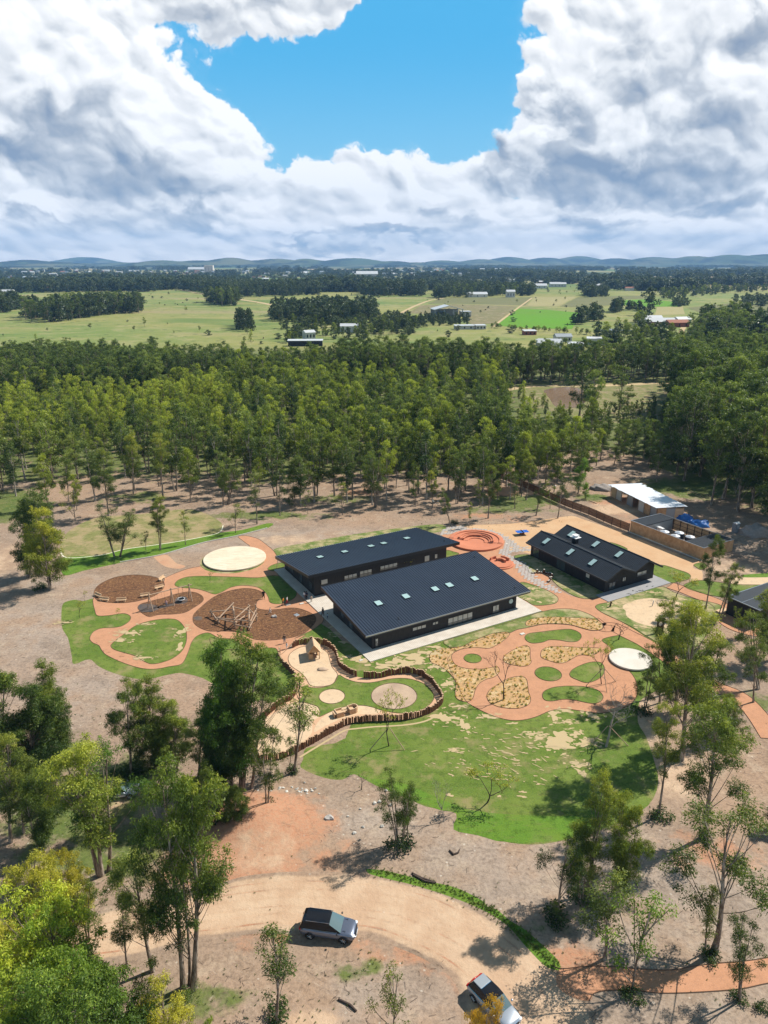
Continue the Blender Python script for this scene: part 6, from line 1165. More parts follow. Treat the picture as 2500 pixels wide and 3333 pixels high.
# --- hills
hxs = np.linspace(-9500, 9500, 260); hys = np.linspace(7600, 15500, 46); HX, HY = np.meshgrid(hxs, hys)
def ridge(px, py, w_, y0, d=900):
    py -= 4              # a hill whose top is seen at full-view pixel (px, py)
    dr = ray(px * 1.50693, py * 1.50693); t = y0 / dr.y; top = CAM_H + dr.z * t; return (max(top, 5) * np.exp(-((HX - dr.x * t) / (w_ * 1.50693 * y0 / F_PX)) ** 2 - ((HY - y0) / d) ** 2))
HZ = np.zeros_like(HX) - 3
for a in ((50, 566, 60, 9000), (120, 570, 60, 8800), (185, 559, 70, 14200), (260, 570, 60, 14000), (350, 566, 60, 9200), (430, 566, 70, 9400), (500, 560, 65, 9400), (590, 562, 80, 9600), (660, 563, 50, 9600), (760, 563, 90, 10000), (850, 568, 60, 9800), (620, 566, 40, 13500), (960, 567, 60, 11500), (1040, 564, 60, 11500),
          (1100, 559, 60, 12500), (1180, 560, 60, 12500), (1250, 557, 60, 13500), (1330, 561, 60, 12000), (1420, 559, 70, 11000), (1500, 556, 60, 10500), (1580, 553, 70, 10000), (1659, 551, 90, 9800), (1760, 552, 90, 9600), (-60, 566, 80, 9000), (1000, 570, 300, 10500), (300, 572, 300, 10500)): HZ = np.maximum(HZ, ridge(*a)) + 0
nz = np.zeros_like(HX)
for k in range(1, 6): nz += np.sin(HX * .0011 * k * 1.7 + k * 2.1) * np.sin(HY * .0013 * k + k) * 7 / k
HZ = np.where(HZ > 0, HZ + nz * np.clip(HZ / 60, 0, 1), HZ); idx = np.arange(HX.size).reshape(HX.shape); Q_ = np.stack([idx[:-1, :-1], idx[:-1, 1:], idx[1:, 1:], idx[1:, :-1]], -1).reshape(-1, 4)
mat('hill_land', (.10, .12, .05), .95, spec=.1, fn=lambda t, v, c, b: t.mix(t.rng(t.noise(t.vm('MULTIPLY', v, (1, .4, 1)), .0022, 6, .65), .47, .56), t.mix(t.rng(t.noise(v, .0009, 3, .6), .4, .6), (.07, .10, .04), (.14, .14, .07)), (.02, .03, .016)))
me = bpy.data.meshes.new('hills'); np_mesh(me, np.stack([HX, HY, HZ], -1).reshape(-1, 3), Q_); me.materials.append(MAT['hill_land']); me.polygons.foreach_set('use_smooth', [True] * len(me.polygons)); o = link_mesh('hills', me); tag(o, 'low hills along the horizon', kind='structure')
# ================================================================== things in the grounds
# ---- log palisade
rg = random.Random(77)
LOGM = []
for i in range(5):
    m_ = MB(); r_ = rg.uniform(.105, .135); m_.lathe((0, 0, 0), [(r_, -.05), (r_ * rg.uniform(.95, 1.05), .5), (r_ * .97, .97)], 8); m_.cur = 1; m_.lathe((0, 0, 0), [(r_ * .96, .9705), (r_ * .9, 1.0)], 8); LOGM.append(m_.mesh('log', [MAT['timber_dark'], MAT['timber_end']], False))
def palisade(pts, label, h0=1.0):
    pts = smooth(pts, 6, False); cum_ = [0]
    for a, b in zip(pts, pts[1:]): cum_.append(cum_[-1] + (b - a).length)
    n = int(cum_[-1] / .255); T = thing('log_palisade', label, 'palisade', group='wavy log palisades'); P = []
    for i in range(n + 1):
        s_ = cum_[-1] * i / n; P.append((np.interp(s_, cum_, [p.x for p in pts]) + rg.uniform(-.03, .03), np.interp(s_, cum_, [p.y for p in pts]) + rg.uniform(-.03, .03), h0 + .09 * math.sin(i * .6) + rg.uniform(-.13, .13)))
    P.sort(key=lambda q: q[1]); big = P[:100]; rest = P[100:]
    for x, y, h in big:
        o = link_mesh('log', rg.choice(LOGM), T); o.location = (x, y, 0); o.scale = (1, 1, h); o.rotation_euler = (rg.gauss(0, .02), rg.gauss(0, .02), rg.uniform(0, 6))
    if rest:
        m_ = MB()
        for x, y, h in rest: m_.cur = 0; m_.lathe((x, y, 0), [(.12, -.05), (.12, h * .97)], 8); m_.cur = 1; m_.lathe((x, y, 0), [(.115, h * .9705), (.11, h)], 8)
        o = m_.build('log', [MAT['timber_dark'], MAT['timber_end']], T); o['kind'] = 'stuff'
palisade(GL('16', [(262, 150), (300, 130), (360, 115), (440, 112), (520, 125), (580, 155), (620, 200), (635, 255), (655, 305), (710, 350), (790, 388)]), 'log palisade curving behind the wooden playhouse')
palisade(GL('16', [(858, 398), (950, 398), (1020, 390), (1100, 372), (1180, 360), (1260, 362), (1330, 385), (1400, 430), (1450, 490), (1490, 545), (1505, 605), (1440, 668), (1350, 713), (1230, 743), (1100, 755), (950, 760), (800, 770), (700, 795), (560, 870), (400, 960), (250, 1040), (120, 1080), (0, 1088), (-100, 1092)]), 'longest log palisade, looping round the brown sand circle')
palisade([G('5', 1400, 790), G('5', 1370, 730), G('5', 1370, 650), G('5', 1420, 570), G('5', 1491, 506)] + GL('16', [(180, 610), (250, 580), (290, 520), (290, 450), (280, 400), (250, 360), (210, 320), (170, 280), (150, 230), (155, 190)]), 'log palisade on the left side of the sand pit')
def edging_ring(P, nm='edging'):
    pass
# ---- round terracotta seats
def bowl(k, x, y, rx, ry, label, big):
    P, c, Rr = ell(k, x, y, rx, ry); T = thing('terracotta_amphitheatre', label, 'amphitheatre', (c.x, c.y, 0)); n = 72
    lv = [(0, .05), (.30, .05), (.301, .20), (.46, .20), (.461, .42), (.53, .42), (.531, .64), (.60, .64), (.601, .84), (.66, .84), (.661, .52), (.84, .52), (.841, .70), (.97, .66), (.999, .60), (1.0, 0)]
    fr = [(0, .05), (.30, .06), (.301, .07), (.46, .14), (.461, .14), (.53, .2), (.531, .2), (.60, .27), (.601, .27), (.66, .34), (.661, .34), (.84, .42), (.841, .42), (.97, .44), (.999, .42), (1.0, 0)]
    if big:
        vs = []; fs = []; m = len(lv)
        for i in range(n):
            a = 360 * i / n; k_ = 1 if -28 < ((a + 180) % 360 - 180) < 172 else 0
            for (r_, z1), (_, z0) in zip(lv, fr): vs.append((r_ * Rr * math.cos(R(a)), r_ * Rr * math.sin(R(a)), z1 * k_ + z0 * (1 - k_)))
        for i in range(n):
            for j in range(m - 1): a, b = i * m + j, ((i + 1) % n) * m + j; fs.append((a, a + 1, b + 1, b))
        M_ = MB().add(vs, fs); M_.build('tiers', MAT['clay_render'], T)
        q = MB(); q.ring((0, 0), .44 * Rr, .50 * Rr, .421, .62, 60, 170, 30); q.build('bench', MAT['clay_render'], T)
    else:
        M_ = MB(); M_.lathe((0, 0, 0), [(Rr, 0), (Rr - .03, .22), (Rr * .86, .24), (Rr * .855, .40), (Rr * .3, .42)], 48); M_.build('tiers', MAT['clay_render'], T)
        for r0, r1, a0, a1, h in ((.66, .76, 22, 78, 1.0), (.68, .78, 105, 150, .95), (.26, .42, -8, 128, .95)):
            q = MB(); q.ring((0, 0), r0 * Rr, r1 * Rr, .40, h, a0, a1, 20); q.build('curved_wall', MAT['clay_render'], T)
bowl('12', 415, 348, 378, 128, 'large round terracotta amphitheatre with stepped seats', True)
bowl('12', 735, 650, 172, 82, 'small round terracotta seat circle with curved walls', False)
# ---- stumps beside the slab path
for i, (x, y) in enumerate(((1172, 775), (1205, 775), (1235, 768), (1265, 772), (1298, 774), (1330, 768), (1358, 782), (1392, 786), (1424, 780), (1440, 805), (1437, 824), (1430, 842), (1418, 858), (1408, 872), (1400, 886), (1388, 896))):
    p = G('12', x, y); h = (.3, .35, .75, .4, .35, .8, .4, .4)[i % 8]; m_ = MB(); m_.lathe((0, 0, 0), [(.17, 0), (.165, h - .02)], 9); m_.cur = 1; m_.lathe((0, 0, 0), [(.16, h - .0195), (.15, h)], 9)
    o = m_.build('log_stump', [MAT['timber_dark'], MAT['plaster']]); o.location = p; tag(o, 'short upright log in the curved row beside the slab path', 'stump', 'log stumps beside the slab path')
# ---- log seats around the round mulch area
for i, (x, y, a, lb) in enumerate(((328, 570, -35, 'leftmost timber seat at the round mulch area'), (370, 597, -12, 'second timber seat from the left at the round mulch area'), (478, 602, 5, 'timber seat at the bottom of the round mulch area'), (632, 571, 20, 'timber seat beside the left leg of the swings'), (722, 520, 38, 'timber seat above the swings, right side of the mulch area'), (738, 463, 75, 'timber seat at the upper right of the round mulch area'))):
    T = thing('log_bench', lb, 'bench', G('1', x, y), R(a), 'timber seats round the mulch area'); m_ = MB(); m_.box((0, 0, .34), (1.7, .42, .12)); m_.build('seat', MAT['timber_pale'], T, bevel=.02)
    for s_ in (-.55, .55): m_ = MB(); m_.box((s_, 0, .14), (.3, .5, .28)); m_.build('leg', MAT['timber_pale'], T)
    m_ = MB(); m_.box((0, .2, .55), (1.7, .1, .3)); m_.build('backrest', MAT['timber_pale'], T)
# ---- swings
SW = thing('swing_set', 'wooden swing set of three A frames over dark rubber mats', 'swing')
feet = [(G('10', 98, 258), G('10', 140, 287)), (G('10', 275, 210), G('10', 302, 242)), (G('10', 413, 177), G('10', 440, 207))]; tops = []
for a, b in feet:
    c = (a + b) / 2; ap = c + Vector((0, 0, 2.75)); tops.append(ap)
    for q in (a, b): m_ = MB(); d_ = (ap - q).normalized(); m_.tube([q, ap + d_ * .3], .085, 8); m_.build('leg', MAT['log'], SW)
m_ = MB(); dd_ = (tops[2] - tops[0]).normalized(); m_.tube([tops[0] - dd_ * .4, tops[1], tops[2] + dd_ * .5], .09, 8); m_.build('crossbeam', MAT['log'], SW)
c = tops[1].lerp(tops[2], .5); m_ = MB(); pr_ = [(.6 * math.cos(6.283 * i / 20), .6 * math.sin(6.283 * i / 20)) for i in range(21)]; m_.tube([Vector((c.x + a, c.y + b, .55)) for a, b in pr_], .05, 5, False); m_.build('nest_ring', MAT['plastic_white'], SW)
m_ = MB(); m_.lathe((c.x, c.y, .50), [(.1, 0), (.57, .05)], 16); m_.build('nest_seat', MAT['black_steel'], SW)
for i in range(4): m_ = MB(); q = Vector((c.x + .6 * math.cos(1.57 * i + .78), c.y + .6 * math.sin(1.57 * i + .78), .55)); m_.tube([q, c + dd_ * (.35 if i in (0, 3) else -.35)], .015, 4); m_.build('rope', MAT['black_steel'], SW)
for t in (.3, .62):
    c = tops[0].lerp(tops[1], t); m_ = MB(); m_.box((c.x, c.y, .5), (.45, .18, .04), math.atan2(dd_.y, dd_.x)); m_.build('swing_seat', MAT['black_steel'], SW)
    for s_ in (-.2, .2): m_ = MB(); m_.tube([Vector((c.x, c.y, .5)) + dd_ * s_, c + dd_ * s_], .012, 4); m_.build('rope', MAT['black_steel'], SW)
mat('rubber_mat', (.05, .05, .055), .9, noise=(.8, 1, (.15, .10, .07)))
for k, pts, lb in (('10', [(22, 258), (40, 232), (110, 225), (170, 245), (190, 262), (150, 280), (90, 292), (40, 285)], 'worn black mat under the left swings'), ('10', [(305, 205), (320, 180), (370, 170), (400, 178), (400, 215), (340, 230), (310, 222)], 'worn black mat under the nest swing'), ('10', [(450, 335), (480, 322), (515, 328), (510, 350), (470, 352)], 'black worn spot at the left of the climbing logs'), ('10', [(170, 252), (300, 222), (310, 232), (200, 262)], 'thin black mat strip below the swings')): sheet('rubber_mat', GL(k, pts), 'rubber_mat', 4, lb, sm=3)
# ---- climbing logs
CL = thing('climbing_frame', 'climbing frame of jumbled timber logs on the bark mulch', 'climbing frame'); posts = {}
for nm, x, y, h in (('a', 590, 325, 1.3), ('b', 645, 378, 1.2), ('c', 757, 300, 1.9), ('d', 773, 412, 3.2), ('e', 885, 428, 2.2), ('f', 937, 360, 3.1), ('g', 882, 330, 2.4), ('h', 620, 352, .5)):
    p = G('10', x, y); posts[nm] = p; m_ = MB(); m_.tube([p, p + Vector((0, 0, h))], .11, 8); m_.build('post', MAT['log'], CL)
for a, za, b, zb in (('a', .9, 'c', .7), ('a', .9, 'b', .35), ('b', .9, 'c', 1.8), ('b', 1.0, 'd', 1.5), ('b', .4, 'a', .8), ('d', 1.6, 'g', 2.0), ('d', .6, 'e', .5), ('d', 1.5, 'e', 1.6), ('e', 1.2, 'f', 2.1), ('e', .6, 'f', 1.2), ('e', 2.0, 'g', 1.4), ('g', 1.6, 'f', .9), ('c', 1.2, 'g', 1.2), ('d', 1.0, 'g', .8), ('c', 1.4, 'd', 1.9), ('h', .35, 'd', 1.0)):
    A_ = posts[a] + Vector((0, 0, za)); B_b = posts[b] + Vector((0, 0, zb)); d_ = (B_b - A_).normalized(); m_ = MB(); m_.tube([A_ - d_ * .35, B_b + d_ * .35], .105, 8); m_.build('beam', MAT['log'], CL)
for a, za, b, zb in (('a', 1.3, 'c', 1.8), ('d', 2.2, 'f', 2.2), ('a', 1.2, 'h', .4)): m_ = MB(); m_.tube([posts[a] + Vector((0, 0, za)), posts[b] + Vector((0, 0, zb))], .025, 5); m_.build('rope', MAT['black_steel'], CL)
p = G('10', 1245, 312); T = thing('trampoline', 'small ground trampoline in the bark mulch', 'trampoline', p); m_ = MB(); m_.lathe((0, 0, .02), [(.55, 0), (.5, .04)], 4); m_.build('mat', MAT['corrugated_grey'], T)
for k, x, y, s_, lb in (('10', 1075, 328, .5, 'rock half sunk in the mulch'), ('10', 1285, 226, .45, 'pale stone plate on the path near the people'), ('10', 1180, 235, .5, 'pale stone plate at the lawn corner'), ('16', 830, 255, .35, 'white cover plate at the corner of the terrace'), ('12', 828, 380, .4, 'white cover plate by the slab path'), ('4', 738, 302, .5, 'pale slabs at the upper bend of the garden path'), ('6', 603, 83, .55, 'pale rock on the bank above the dirt road')):
    p = G(k, x, y); m_ = MB()
    if 'rock' in lb: m_.ball((0, 0, .12), (s_, s_ * .7, s_ * .5), 9, 6, lambda d: 1 + .2 * math.sin(d.x * 5 + d.y * 3))
    else: m_.box((0, 0, .06), (s_ * 1.6, s_, .08), TH)
    o = m_.build('rock' if 'rock' in lb else 'cover_plate', MAT['plaster' if 'rock' not in lb else 'stone_slab'], bevel=.02); o.location = p; tag(o, lb, 'rock' if 'rock' in lb else 'plate')
# ---- playhouse
pa, pb_ = G('16', 395, 252), G('16', 490, 243); d_ = (pb_ - pa); an = math.atan2(d_.y, d_.x); w2 = d_.length / 2
HSE = thing('playhouse', 'wooden playhouse with a steep plank roof in the sand pit', 'playhouse', (pa + pb_) / 2, an); dp = 2.2; wl, rh = 1.25, 2.45
for x in (-w2 + .08, w2 - .08):
    for y in (.08, dp): m_ = MB(); m_.box((x, y, wl / 2), (.12, .12, wl)); m_.build('post', MAT['timber_pale'], HSE)
for s_ in (-1, 1):
    m_ = MB()
    for i in range(9):
        y0 = -.2 + i * (dp + .4) / 9; y1 = y0 + (dp + .4) / 9 - .02; a = Vector((s_ * (w2 + .22), y0, wl - .22)); b = Vector((0, y0, rh)); n = Vector((s_ * (rh - wl + .22), 0, w2 + .22)).normalized() * .05; e = Vector((0, y1 - y0, 0)); m_.add([a, b, b + e, a + e, a + n, b + n, b + e + n, a + e + n], [(0, 1, 2, 3), (7, 6, 5, 4), (0, 4, 5, 1), (1, 5, 6, 2), (2, 6, 7, 3), (3, 7, 4, 0)])
    m_.build('roof', MAT['timber_pale'], HSE)
for y in (.05, dp): m_ = MB(); m_.add([(-w2, y - .03, wl - .05), (w2, y - .03, wl - .05), (0, y - .03, rh - .06), (-w2, y + .03, wl - .05), (w2, y + .03, wl - .05), (0, y + .03, rh - .06)], [(0, 1, 2), (5, 4, 3), (0, 3, 4, 1), (1, 4, 5, 2), (2, 5, 3, 0)]); m_.build('gable', MAT['timber'], HSE)
m_ = MB(); m_.box((0, dp - .1, .6), (2 * w2 - .2, .06, 1.2)); m_.build('wall', MAT['timber'], HSE); m_ = MB(); m_.box((-w2 + .1, dp / 2, .45), (.06, dp - .2, .9)); m_.build('wall', MAT['timber'], HSE)
m_ = MB(); m_.box((-w2 + .35, .04, .45), (.55, .07, .9)); m_.build('panel', MAT['timber'], HSE); m_ = MB(); m_.box((w2 - .3, dp / 2, .4), (.35, 1.2, .08)); m_.build('bench', MAT['timber'], HSE)
p = G('16', 512, 330); m_ = MB(); m_.ball((0, 0, .05), (.8, .5, .18), 12, 6, lambda d: 1 + .2 * math.sin(d.x * 7)); o = m_.build('sand_heap', MAT['sand_brown'], None, True); o.location = p; tag(o, 'little heap of sand near the playhouse', 'sand heap')
# ---- wooden play vehicle
pa, pb_ = G('16', 632, 738), G('16', 800, 692); d_ = pb_ - pa; an = math.atan2(d_.y, d_.x); L_ = d_.length
PV = thing('play_vehicle', 'long timber play vehicle with steps and a rounded end', 'play structure', (pa + pb_) / 2, an)
for x0, x1, h in ((-L_ / 2, -L_ * .14, .75), (L_ * .14, L_ / 2 - .3, .8)): m_ = MB(); m_.b2((x0, 0, 0), (x1, .12, h)); m_.b2((x0, 1.0, 0), (x1, 1.12, h)); m_.b2((x0, .121, h * .55), (x1, .999, h * .62)); m_.b2((x0, .121, 0), (x0 + .1, .999, h)); m_.build('side', MAT['timber_pale'], PV)
for i in range(3): m_ = MB(); m_.b2((-L_ * .13, .15 + i * .28, i * .24), (L_ * .13, .4 + i * .28, .1 + i * .24)); m_.build('step', MAT['timber_pale'], PV)
m_ = MB(); m_.ring((L_ / 2 - .3, .56), .44, .56, 0, .85, -90, 90, 16); m_.build('rounded_end', MAT['timber_pale'], PV); m_ = MB(); m_.b2((-L_ / 2 - .3, .1, .5), (-L_ / 2 - .002, 1.0, .62)); m_.b2((-L_ / 2 - .3, .2, 0), (-L_ / 2 - .2, .9, .5)); m_.build('bonnet', MAT['timber_pale'], PV)
# ---- table tennis
p = on_plane('12', 1035, 205, Vector((0, 0, .76)), Vector((0, 0, 1))); TT = thing('table_tennis_table', 'blue outdoor table tennis table on the sand yard', 'table', (p.x, p.y, 0), TH * .45)
for s_ in (-1, 1): m_ = MB(); m_.b2((s_ * .03, -.76, .72), (s_ * 1.37, .76, .76)); m_.build('table_half', MAT['table_blue'], TT, bevel=.01)
m_ = MB(); m_.b2((-.01, -.85, .761), (.01, .85, .92)); m_.build('net', MAT['black_steel'], TT); m_ = MB(); m_.b2((-.35, -.5, 0), (.35, .5, .718)); m_.build('pedestal', MAT['timber_dark'], TT)
m_ = MB()
for y in (-.745, 0, .745): m_.b2((-1.36, y - .01, .7605), (1.36, y + .01, .7625))
m_.build('white_line', MAT['plastic_white'], TT)
# ---- rusty steel panel
pa, pb_ = G('17', 450, 855), G('17', 522, 860); d_ = pb_ - pa; an = math.atan2(d_.y, d_.x) + .35; SC = thing('steel_panel', 'rust brown standing steel panel with a round hole', 'sculpture', (pa + pb_) / 2, an)
W_, H_, hr, hz_ = 1.25, 2.55, .36, 1.55; m_ = MB(); n = 24; o4 = [(W_ / 2, hz_), (W_ / 2, H_), (-W_ / 2, H_), (-W_ / 2, 0), (W_ / 2, 0)]
def sq(t):                                   # ray from the hole centre to the panel outline
    dx, dz = math.cos(t), math.sin(t); k_ = []
    if dx: k_.append(((W_ / 2) if dx > 0 else (-W_ / 2)) / dx)
    if dz: k_.append(((H_ - hz_) if dz > 0 else -hz_) / dz)
    k_ = min(q for q in k_ if q > 0); return dx * k_, hz_ + dz * k_
angs = sorted([2 * math.pi * i / n for i in range(n)] + [math.atan2(b - hz_, a) % 6.28318 for a, b in ((W_ / 2, H_), (-W_ / 2, H_), (-W_ / 2, 0), (W_ / 2, 0))]); vs = []
for t in angs:
    for y in (-.06, .06): vs.append((hr * math.cos(t), y, hz_ + hr * math.sin(t))); q = sq(t); vs.append((q[0], y, q[1]))
fs = []; N_ = len(angs)
for i in range(N_): a, b = i * 4, ((i + 1) % N_) * 4; fs += [(a, a + 1, b + 1, b), (a + 2, b + 2, b + 3, a + 3), (a, b, b + 2, a + 2), (a + 1, a + 3, b + 3, b + 1)]
m_.add(vs, fs); m_.build('panel', MAT['rust_steel'], SC); m_ = MB(); m_.b2((-W_ / 2 - .1, -.3, 0), (W_ / 2 + .1, .3, .05)); m_.build('base_plate', MAT['rust_steel'], SC)
for k, x, y, h, r_, mt_, nm, lb in (('17', 408, 573, .95, .07, 'corrugated_grey', 'ball_post', 'short grey post standing in the sand court'), ('3', 655, 926, .8, .14, 'rust_steel', 'marker_post', 'short rust red post on the lawn beside the patio')):
    p = G(k, x, y); m_ = MB(); m_.tube([(0, 0, 0), (.12, 0, h)], r_, 8); m_.ball((.12, 0, h), r_ * 1.2, 8, 6); o = m_.build(nm, MAT[mt_], None, True); o.location = p; tag(o, lb, 'post')
# ---- site things by the shed
p = G('13', 1335, 580); PT = thing('portable_toilet', 'grey portable toilet standing under the tall trees', 'portable toilet', p, R(20)); m_ = MB(); m_.box((0, 0, 1.08), (1.1, 1.1, 2.1)); m_.build('cabin', MAT['plastic_grey'], PT, bevel=.05)
m_ = MB(); m_.add([(-.58, -.58, 2.13), (.58, -.58, 2.13), (.58, .58, 2.13), (-.58, .58, 2.13), (-.58, 0, 2.42), (.58, 0, 2.42)], [(0, 1, 5, 4), (2, 3, 4, 5), (0, 4, 3), (1, 2, 5), (3, 2, 1, 0)]); m_.build('roof', MAT['plastic_white'], PT)
m_ = MB(); m_.box((0, -.565, 1.02), (.75, .03, 1.85)); d__ = m_.build('door', MAT['corrugated_grey'], PT); m_ = MB(); m_.box((.25, -.59, 1.5), (.14, .02, .14)); m_.build('sign', MAT['plastic_white'], d__); m_ = MB(); m_.box((-.28, -.595, 1.0), (.05, .03, .18)); m_.build('handle', MAT['black_steel'], d__)
def heap(k, x, y, rx, ry, rz_, mt_, nm, lb, cat, seed):
    p = G(k, x, y); q = random.Random(seed); a, b, c = q.uniform(0, 6), q.uniform(0, 6), q.uniform(0, 6); m_ = MB()
    m_.ball((0, 0, 0), (rx, ry, rz_), 22, 16, lambda d: 1 + .16 * math.sin(d.x * 5 + a) * math.sin(d.y * 6 + b) + .10 * math.sin(d.z * 9 + d.x * 8 + c)); o = m_.build(nm, MAT[mt_], None, True); o.location = p; return tag(o, lb, cat)
heap('13', 1530, 600, 3.6, 2.4, 2.1, 'rubble', 'gravel_heap', 'heap of grey gravel beside the portable toilet', 'heap', 1)
heap('13', 845, 462, 1.9, 1.4, 1.5, 'tarp_blue', 'tarpaulin_pile', 'pile under a blue tarpaulin nearest the work shed', 'tarpaulin', 2)
heap('13', 985, 515, 2.2, 1.5, 1.3, 'tarp_blue', 'tarpaulin_pile', 'pile under a blue tarpaulin farthest from the shed', 'tarpaulin', 3)
heap('13', 908, 492, 1.2, .9, .8, 'tarp_blue', 'tarpaulin_pile', 'small pile under a blue tarpaulin in the middle', 'tarpaulin', 4)
heap('N', 1330, 265, 3.2, 2.2, 1.2, 'rubble', 'earth_heap', 'dark heap of earth and debris left of the work shed', 'heap', 5)
heap('N', 575, 290, 4.0, 2.6, 1.3, 'terracotta_faded', 'earth_heap', 'low mound of red earth among the trees', 'heap', 6)
heap('5', 1235, 1190, 1.1, .7, .6, 'clay_render', 'earth_heap', 'small crumbled clod of red earth at the bushes', 'heap', 7)
p = G('13', 800, 425); m_ = MB(); m_.box((0, 0, .5), (1.8, 1.0, .9)); m_.box((.1, 0, .99), (2.4, 1.4, .07)); o = m_.build('pallet_stack', MAT['timber_pale']); o.location = p; tag(o, 'stack of boards against the end of the work shed', 'boards')
rb_ = random.Random(12)
for k, x, y, n, sp, nm, lb, mt_ in (('5', 1560, 965, 26, 1.4, 'stone_pile', 'scatter of pale stones on the bank', 'plaster'), ('N', 1110, 232, 9, 4, 'block_row', 'loose white blocks lying beyond the screen fence', 'plastic_white'), ('N', 60, 370, 12, 2, 'stone_pile', 'pale stones behind the far black building', 'plaster'), ('6', 790, 75, 10, 3, 'stone_pile', 'few pale stones on the bank above the road', 'plaster')):
    m_ = MB()
    for i in range(n): q = Vector((rb_.gauss(0, sp), rb_.gauss(0, sp * .6), .08)); s_ = rb_.uniform(.1, .26); m_.ball(q, (s_, s_ * rb_.uniform(.6, 1), s_ * .6), 6, 4, lambda d: 1 + .2 * math.sin(d.x * 9 + q.x * 9))
    o = m_.build(nm, MAT[mt_]); o.location = G(k, x, y); tag(o, lb, 'stones', kind='stuff')
m_ = MB()
for i in range(46):
    a, b = (rb_.uniform(860, 1180), rb_.uniform(180, 320)) if i < 26 else (rb_.uniform(1150, 1600), rb_.uniform(400, 900)); p = G('13', a, b); an = rb_.uniform(0, 3); l = rb_.uniform(.6, 2.6); m_.tube([p + Vector((0, 0, .1)), p + Vector((math.cos(an) * l, math.sin(an) * l, .14))], .05, 4)
o = m_.build('timber_debris', MAT['timber_pale']); tag(o, 'loose sticks and boards strewn around the work shed', kind='stuff')
# sticks and fallen bark strewn over the soil
m_ = MB()
for i in range(420):
    k, x0, x1, y0, y1 = rb_.choice((('7', 250, 1235, 1300, 2212), ('7', 600, 1235, 600, 1400), ('6', 0, 1100, 640, 935), ('6', 500, 1650, 60, 300), ('5', 0, 900, 400, 1500), ('A', 0, 300, 1380, 1500)))
    p = G(k, rb_.uniform(x0, x1), rb_.uniform(y0, y1)); an = rb_.uniform(0, 6.28); l = rb_.uniform(.15, .8); q = p + Vector((math.cos(an) * l, math.sin(an) * l, .05)); mid_ = p.lerp(q, .5) + Vector((rb_.gauss(0, .1), rb_.gauss(0, .1), .05)); m_.tube([p + Vector((0, 0, .02)), mid_, q], .014, 3, False)
o = m_.build('fallen_sticks', MAT['bark_dark']); tag(o, 'fallen sticks and bark strewn over the soil', kind='stuff')
# dark logs lying on the bank
for k, pts, lb in (('6', [(950, 318), (1000, 345), (1040, 352)], 'dark fallen log on the bank above the grass verge'), ('S', [(1005, 960), (1050, 1005), (1100, 985), (1115, 950)], 'bent dark branch lying on the grey chippings'), ('S', [(600, 1205), (700, 1260), (860, 1310)], 'dark log half buried in the road bank'), ('6', [(640, 835), (690, 860), (715, 885)], 'dark log on the soil below the grey car'), ('N', [(1225, 355), (1285, 378)], 'pale board lying in the grass beside the shed')):
    m_ = MB(); P = GL(k, pts); m_.tube([p + Vector((0, 0, .08)) for p in P], [.1, .12, .09, .05][:len(P)], 6); o = m_.build('fallen_log', MAT['bark_dark' if 'pale' not in lb else 'timber_pale']); tag(o, lb, 'log')
# ---- tufts in the straw beds
def blades(name, pts3, seed, material, size, n, label, z=.03):
    cl = [(x, y, z + size * .35, size * .55, t) for x, y, t in pts3]; me = leaves_mesh(name, cl, seed, material, size, n / (size * .55) ** 2 / 1.0, 5, -1.1, .7); o = link_mesh(name, me); return tag(o, label, kind='stuff')
leaf_mat('straw_blades', (.55, .38, .14), (.70, .48, .19), (.8, .6, .3), .4)
leaf_mat('tuft_blades', (.12, .17, .035), (.26, .27, .07), (.46, .38, .12), .4)
for o_ in [o for o in col.objects if o.name.startswith('straw_bed')]:
    P = [v.co for v in o_.data.vertices]; a, b = scatter([Vector(v) for v in P], .95); pt = [(x, y, rb_.uniform(0, 1)) for x, y in zip(a, b)]
    blades('straw', pt, 5, 'straw_blades', .26, 20, 'loose straw in the ' + o_['label'].replace('planting bed', 'bed'))
    a, b = scatter([Vector(v) for v in P], .7); pt = [(x, y, rb_.uniform(-.2, 1)) for x, y in zip(a, b) if rb_.random() < .55]; blades('ornamental_grass', pt, 6, 'tuft_blades', .30, 16, 'grass tufts in the ' + o_['label'].replace('planting bed', 'bed'))
leaf_mat('weeds', (.06, .10, .02), (.12, .17, .035), (.19, .22, .06), .15)
wd_ = []
for k, x, y, sx, sy, n in (('5', 330, 1120, 8, 6, 160), ('5', 230, 760, 6, 6, 120), ('5', 640, 1150, 5, 8, 150), ('5', 560, 1330, 9, 5, 150), ('6', 700, 720, 2.4, 1.2, 26), ('6', 780, 690, 1.2, .7, 12), ('6', 100, 840, 4, 2, 60), ('N', 700, 370, 14, 7, 160), ('N', 250, 520, 10, 3, 60), ('14', 600, 840, 26, 9, 220), ('14', 1300, 860, 26, 6, 220), ('3', 560, 235, 6, 4, 50), ('5', 1450, 1040, 2, 1, 25), ('5', 60, 1100, 8, 8, 120), ('7', 900, 1900, 5, 1.5, 40), ('6', 520, 900, 3, 1, 30), ('14', 60, 850, 12, 12, 160), ('13', 930, 160, 22, 9, 150), ('7', 1000, 1650, 14, 10, 60), ('A', 1100, 1060, 30, 8, 120)):
    c = G(k, x, y)
    for _ in range(n): wd_.append((c.x + rb_.gauss(0, sx), c.y + rb_.gauss(0, sy), rb_.uniform(0, 1)))
blades('weeds', wd_, 8, 'weeds', .15, 12, 'low weeds and regrowth on the bare soil')
vg = smooth(GL('6', [(790, 302), (900, 325), (1050, 365), (1180, 412), (1250, 447), (1300, 480), (1400, 560), (1470, 620), (1540, 690)]), 8, False); wd_ = []
